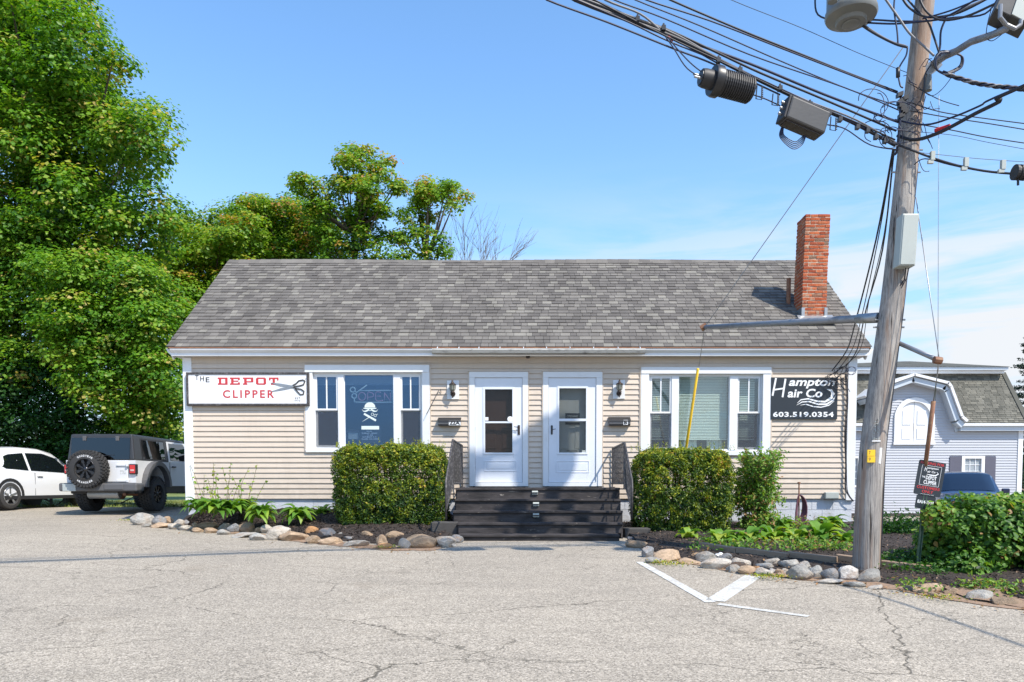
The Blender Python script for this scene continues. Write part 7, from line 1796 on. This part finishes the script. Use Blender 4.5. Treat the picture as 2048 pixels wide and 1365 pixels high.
# upper cornice and low hipped roof
uz = NP(0, 747, NY+.9).z; ux1 = NP(2012, 745, NY+.9).x
MB().box(nx0, ux1-.06, NY+.92, NY+7.8, uz, uz+.12).build('upper_cornice', 'white', nh)
MB().box(nx0-.1, ux1, NY+.75, NY+8, uz+.12, uz+.24).build('upper_fascia', 'trimgrey', nh)
pk = P(1822, 723, NY+4.5)
MB().add([(nx0-.2, NY+.7, uz+.24), (ux1+.05, NY+.7, uz+.24), (ux1+.05, NY+8.2, uz+.24), (nx0-.2, NY+8.2, uz+.24), (pk.x-.3, NY+4.5, pk.z), (pk.x, NY+4.5, pk.z)], [(0,1,5,4), (1,2,5), (2,3,4,5), (3,0,4)]).build('upper_roof', 'shingle2', nh)
MB().box(nx1-.16, nx1+.03, NY-.04, NY+.1, nzb, nzt).build('corner_board', 'white', nh)
MB().box(nx0, nx1, NY-.0, NY+.03, nzb-.6, nzb-.01).build('foundation', 'concrete', nh)
def nwin(x0, x1, z0, z1, shut=True):
    a, b = (NP(1922, 940).x, NP(1968, 940).x) if shut else (x0, x1)
    w = MB().box(a, a+.13, NY-.05, NY+.06, z0, z1).build('window', 'white', nh)
    MB().box(b-.13, b, NY-.05, NY+.06, z0, z1).build('side_casing', 'white', w)
    MB().box(a+.13, b-.13, NY-.05, NY+.06, z1-.1, z1).box(a+.13, b-.13, NY-.05, NY+.06, z0, z0+.08).build('frame', 'white', w)
    MB().box(a+.13, b-.13, NY+.02, NY+.03, z0+.08, z1-.1).build('glass_pane', 'glass', w)
    MB().box(a+.13, b-.13, NY+.04, NY+.05, z0+.08, z1-.1).build('blind', 'boxgrey', w)
    m_ = MB(); 
    for i in (1, 2): xx = a+.13+(b-a-.26)*i/3; m_.box(xx-.012, xx+.012, NY+.0, NY+.02, z0+.08, z1-.1)
    for i in range(1, 4): zz = z0+.08+(z1-z0-.18)*i/4; m_.box(a+.13, b-.13, NY+.002, NY+.018, zz-.012, zz+.012)
    m_.build('muntins', 'white', w)
    if shut:
        for s0, s1 in ((x0, a-.02), (b+.02, x1)): MB().box(s0, s1, NY-.045, NY+.02, z0, z1-.02).build('shutter', 'shutter', nh, bevel=.008)
nwin(*w2); nwin(*w3, shut=False)
# ================================================================== TREES
def tree(name, label, polys, Y, yd, nb, rr, dens, ls, m, t0, base, trunk_r=.25, autumn=.03, tv=.17, rc=(.3, .5), seed=1, cat='tree', group=None, warm=0, up=.55, limb=None):
    random.seed(seed); bl = []
    for poly_, k in zip(polys, nb): bl += blobs_in(poly_, Y, yd, k, *rr)
    bx_, by_, bz_ = base; t = thing(name, (bx_, by_, bz_), label, cat, group)
    place('crown', crown_mesh('crown', bl, dens*2.3, ls*.74, m, t0, tv, rc, up, autumn, warm), t, kind='stuff')
    mb = MB(); zt = max(b[2] for b in bl); cx = sum(b[0] for b in bl)/len(bl); cy = sum(b[1] for b in bl)/len(bl); z1 = bz_+(zt-bz_)*.75
    trunk = smoothpts([(bx_, by_, bz_-.3), (bx_*.7+cx*.3, by_, bz_+(z1-bz_)*.4), (cx, cy, z1)], 6)
    mb.tube(trunk, list(np.linspace(trunk_r, trunk_r*.3, len(trunk))), 10); mb.build('trunk', 'bark', t, smooth=True)
    lb = MB()
    for b in bl[::3]:
        q = Vector(b[:3]); k = min(range(len(trunk)), key=lambda i: abs(trunk[i].z-(q.z-(q-trunk[i]).xy.length*.8))); s0 = trunk[k]
        mid = s0.lerp(q, .5)+Vector((0, 0, -.08*(q-s0).length)); d = (q-s0).length; pts = smoothpts([s0, mid, q+Vector((0, 0, b[3]*.5))], 4)
        lb.tube(pts, list(np.linspace(min(trunk_r*.45, .03+.018*d), .012, len(pts))), 5)
    lb.build('limbs', 'bark', t, smooth=True, kind='stuff'); return t
gz_ = -.62
tree('maple_tree', 'huge tall maple filling the upper left of the picture behind the cars',
     [[(-140,-160),(120,-160),(165,0),(205,55),(252,90),(234,190),(318,220),(350,305),(335,335),(356,420),(345,500),(300,560),(-140,560)]],
     24, 2.4, [150], (.6, 1.25), 1.15, .18, 'maple', .53, (P(120, 800, 25).x, 25.5, gz_), .3, .04, .19, (.32, .6), 11)
tree('maple_tree', 'lower bright green maple between the tall maple and the beige building',
     [[(60,520),(260,510),(330,560),(362,620),(345,670),(330,700),(368,760),(362,870),(240,870),(150,800),(90,700)]],
     21.8, 1.4, [95], (.45, .95), 1.7, .15, 'maple', .56, (P(188, 860, 21.5).x, 24.6, gz_), .15, .06, .18, (.28, .5), 12)
tree('maple_tree', 'leafy maple at the left edge with bright lower boughs behind the white hatchback',
     [[(-160,430),(90,420),(140,520),(110,640),(150,720),(60,780),(-160,800)]],
     22.6, 1.3, [80], (.5, 1.0), 1.7, .15, 'maple', .53, (P(-150, 860, 25).x, 26, gz_), .2, .04, .19, (.28, .5), 13)
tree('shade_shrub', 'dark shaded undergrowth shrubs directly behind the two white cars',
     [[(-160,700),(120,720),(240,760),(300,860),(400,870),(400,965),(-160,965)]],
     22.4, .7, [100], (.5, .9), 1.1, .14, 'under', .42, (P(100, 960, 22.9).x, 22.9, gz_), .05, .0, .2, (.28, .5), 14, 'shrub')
tree('young_maple', 'light green young maple close to the left corner of the beige building',
     [[(215,790),(300,775),(375,790),(375,905),(320,915),(225,890)]],
     23.2, .7, [26], (.35, .65), 1.5, .13, 'maple', .66, (P(300, 960, 23.2).x, 23.2, gz_), .08, .03, .15, (.22, .38), 15)
tree('maple_tree', 'wide yellow green maple behind the left roof slope',
     [[(318,450),(350,430),(430,428),(470,405),(490,395),(520,402),(525,540),(500,620),(345,730),(300,600)]],
     29, 1.6, [85], (.45, 1.0), 1.35, .17, 'maple2', .64, (P(430, 900, 29).x, 29, gz_), .25, .03, .16, (.32, .55), 16)
tree('maple_tree', 'rounded yellow green maple behind the roof left of the tall open maple',
     [[(488,398),(540,405),(600,400),(640,395),(660,430),(700,520),(700,560),(500,560),(480,450)]],
     31, 1.4, [60], (.45, 1.0), 1.35, .17, 'maple2', .60, (P(580, 900, 31).x, 31, gz_), .25, .03, .2, (.32, .55), 17)
tree('maple_tree', 'tall open crowned maple with gaps rising over the middle of the roof',
     [[(668,318),(700,293),(750,300),(792,322),(785,345),(755,385),(740,410),(692,380),(676,340)], [(568,362),(612,345),(655,372),(662,420),(665,470),(625,480),(595,430),(612,395)],
      [(655,350),(700,360),(745,350),(775,395),(770,430),(745,480),(705,520),(690,440),(655,390)], [(640,480),(700,470),(780,470),(800,520),(790,570),(620,570)], [(773,372),(806,362),(810,385),(785,395)]],
     28, 1.0, [26, 26, 34, 30, 6], (.2, .5), 1.5, .16, 'maple2', .55, (P(730, 900, 28).x, 28, gz_), .28, .05, .18, (.2, .36), 18, warm=.35)
tree('maple_tree', 'smaller maple with reddish tips right of the tall open maple',
     [[(828,355),(870,362),(935,378),(930,415),(905,430),(895,400),(830,410)], [(790,440),(825,405),(880,420),(885,470),(905,520),(895,570),(780,570)]],
     29, 1.0, [24, 40], (.2, .5), 1.5, .16, 'maple2', .58, (P(845, 900, 29).x, 29, gz_), .22, .07, .18, (.2, .38), 19, warm=.25)
# bare tree behind the ridge
random.seed(4)
bt = thing('bare_tree', (P(960, 900, 32).x, 32, gz_), 'leafless tree with thin grey twigs above the middle of the roof', 'tree')
tr = MB(); root_ = Vector(bt.location); fork = P(950, 600, 32)
tr.tube([root_, fork], [.16, .09], 8); tr.build('trunk', 'barkgrey', bt, smooth=True); br_ = MB()
def twig(p, d, L, r, dep):
    pts = [p]; q = p.copy(); dd = d.copy(); n = 4
    for _ in range(n): dd = (dd + Vector((random.gauss(0, .10), random.gauss(0, .08), random.gauss(.02, .05)))).normalized(); q = q + dd*L/n; pts.append(q.copy())
    br_.tube(pts, list(np.linspace(r, r*.45, n+1)), 4)
    if dep > 0:
        for k in range(random.randint(5, 6)):
            s_ = pts[random.randint(1, n)]; nd = (dd + Vector((random.gauss(0.05, .26), random.gauss(0, .2), random.gauss(.05, .12)))).normalized(); twig(s_, nd, L*random.uniform(.35, .6), r*.6, dep-1)
for (px, py) in ((905, 430), (935, 415), (965, 430), (995, 440), (1025, 450), (1048, 470), (1064, 498), (1010, 425), (975, 405), (945, 445), (915, 480), (950, 450), (985, 480)):
    tgt = P(px, py, 32+random.uniform(-.8, .8)); d = (tgt-fork); twig(fork+Vector((random.uniform(-.9, 1.2), 0, -.3)), d.normalized(), d.length*.72, .018, 2)
br_.build('branches', 'barkgrey', bt, kind='stuff')
# blue green spruce at the right edge
spr = thing('spruce_tree', (P(2062, 950, 42).x, 42, -1.3), 'blue green spruce behind the grey house at the right edge', 'tree')
zt = P(2062, 640, 42).z; MB().tube([spr.location, (spr.location.x, 42, zt)], [.22, .03], 8).build('trunk', 'bark', spr)
cs, ns, ts = [], [], []
for i in range(26):
    z = -1+(zt+1)*i/26; rad = 2.6*(1-i/26)**.8+.15
    for k in range(11):
        a = random.uniform(0, 6.28); n = 70; t = rng.random(n)**.7; L = rad*random.uniform(.75, 1.1)
        c = np.stack([spr.location.x+np.cos(a)*t*L+rng.normal(size=n)*.09*(1.3-t), 42+np.sin(a)*t*L+rng.normal(size=n)*.09*(1.3-t), z+.12*L*t*t-.2*t*L-rng.random(n)*.28*(1.2-t*.6)], 1)
        cs.append(c); ns.append(rng.normal(size=(n, 3))*.5+np.array([0, 0, .7])); ts.append(np.clip(.25+.5*t+rng.normal(size=n)*.15, 0, 1))
c = np.concatenate(cs); place('crown', leaves(c, np.concatenate(ns), rng.uniform(.08, .18, len(c)), np.concatenate(ts), 'crown', 'spruce', .35), spr, kind='stuff')
# distant tree line closing the view beyond the lot
c, ns, ts = [], [], []
for i in range(130):
    if i < 95: x = random.uniform(-75, 16)
    else: x = random.uniform(30, 90)
    y = 50+random.uniform(0, 14); r = random.uniform(1.6, 3); z = random.uniform(0, 4.2 if x < 16 else 2.2); n = 200
    d = rng.normal(size=(n, 3)); d /= np.linalg.norm(d, axis=1, keepdims=True); c.append(np.array([x, y, z])+d*r); ns.append(d+np.array([0, -.3, .6])); ts.append(np.clip(.35+rng.normal()*.12+rng.normal(size=n)*.1, 0, 1))
c = np.concatenate(c); place('far_woods', leaves(c, np.concatenate(ns), rng.uniform(.35, .8, len(c)), np.concatenate(ts), 'far_woods', 'under', .9), None, label='far off dark green woods low behind the lots', cat='woods', kind='stuff')
for o in bpy.data.objects:
    if 'wo' in o: del o['wo']
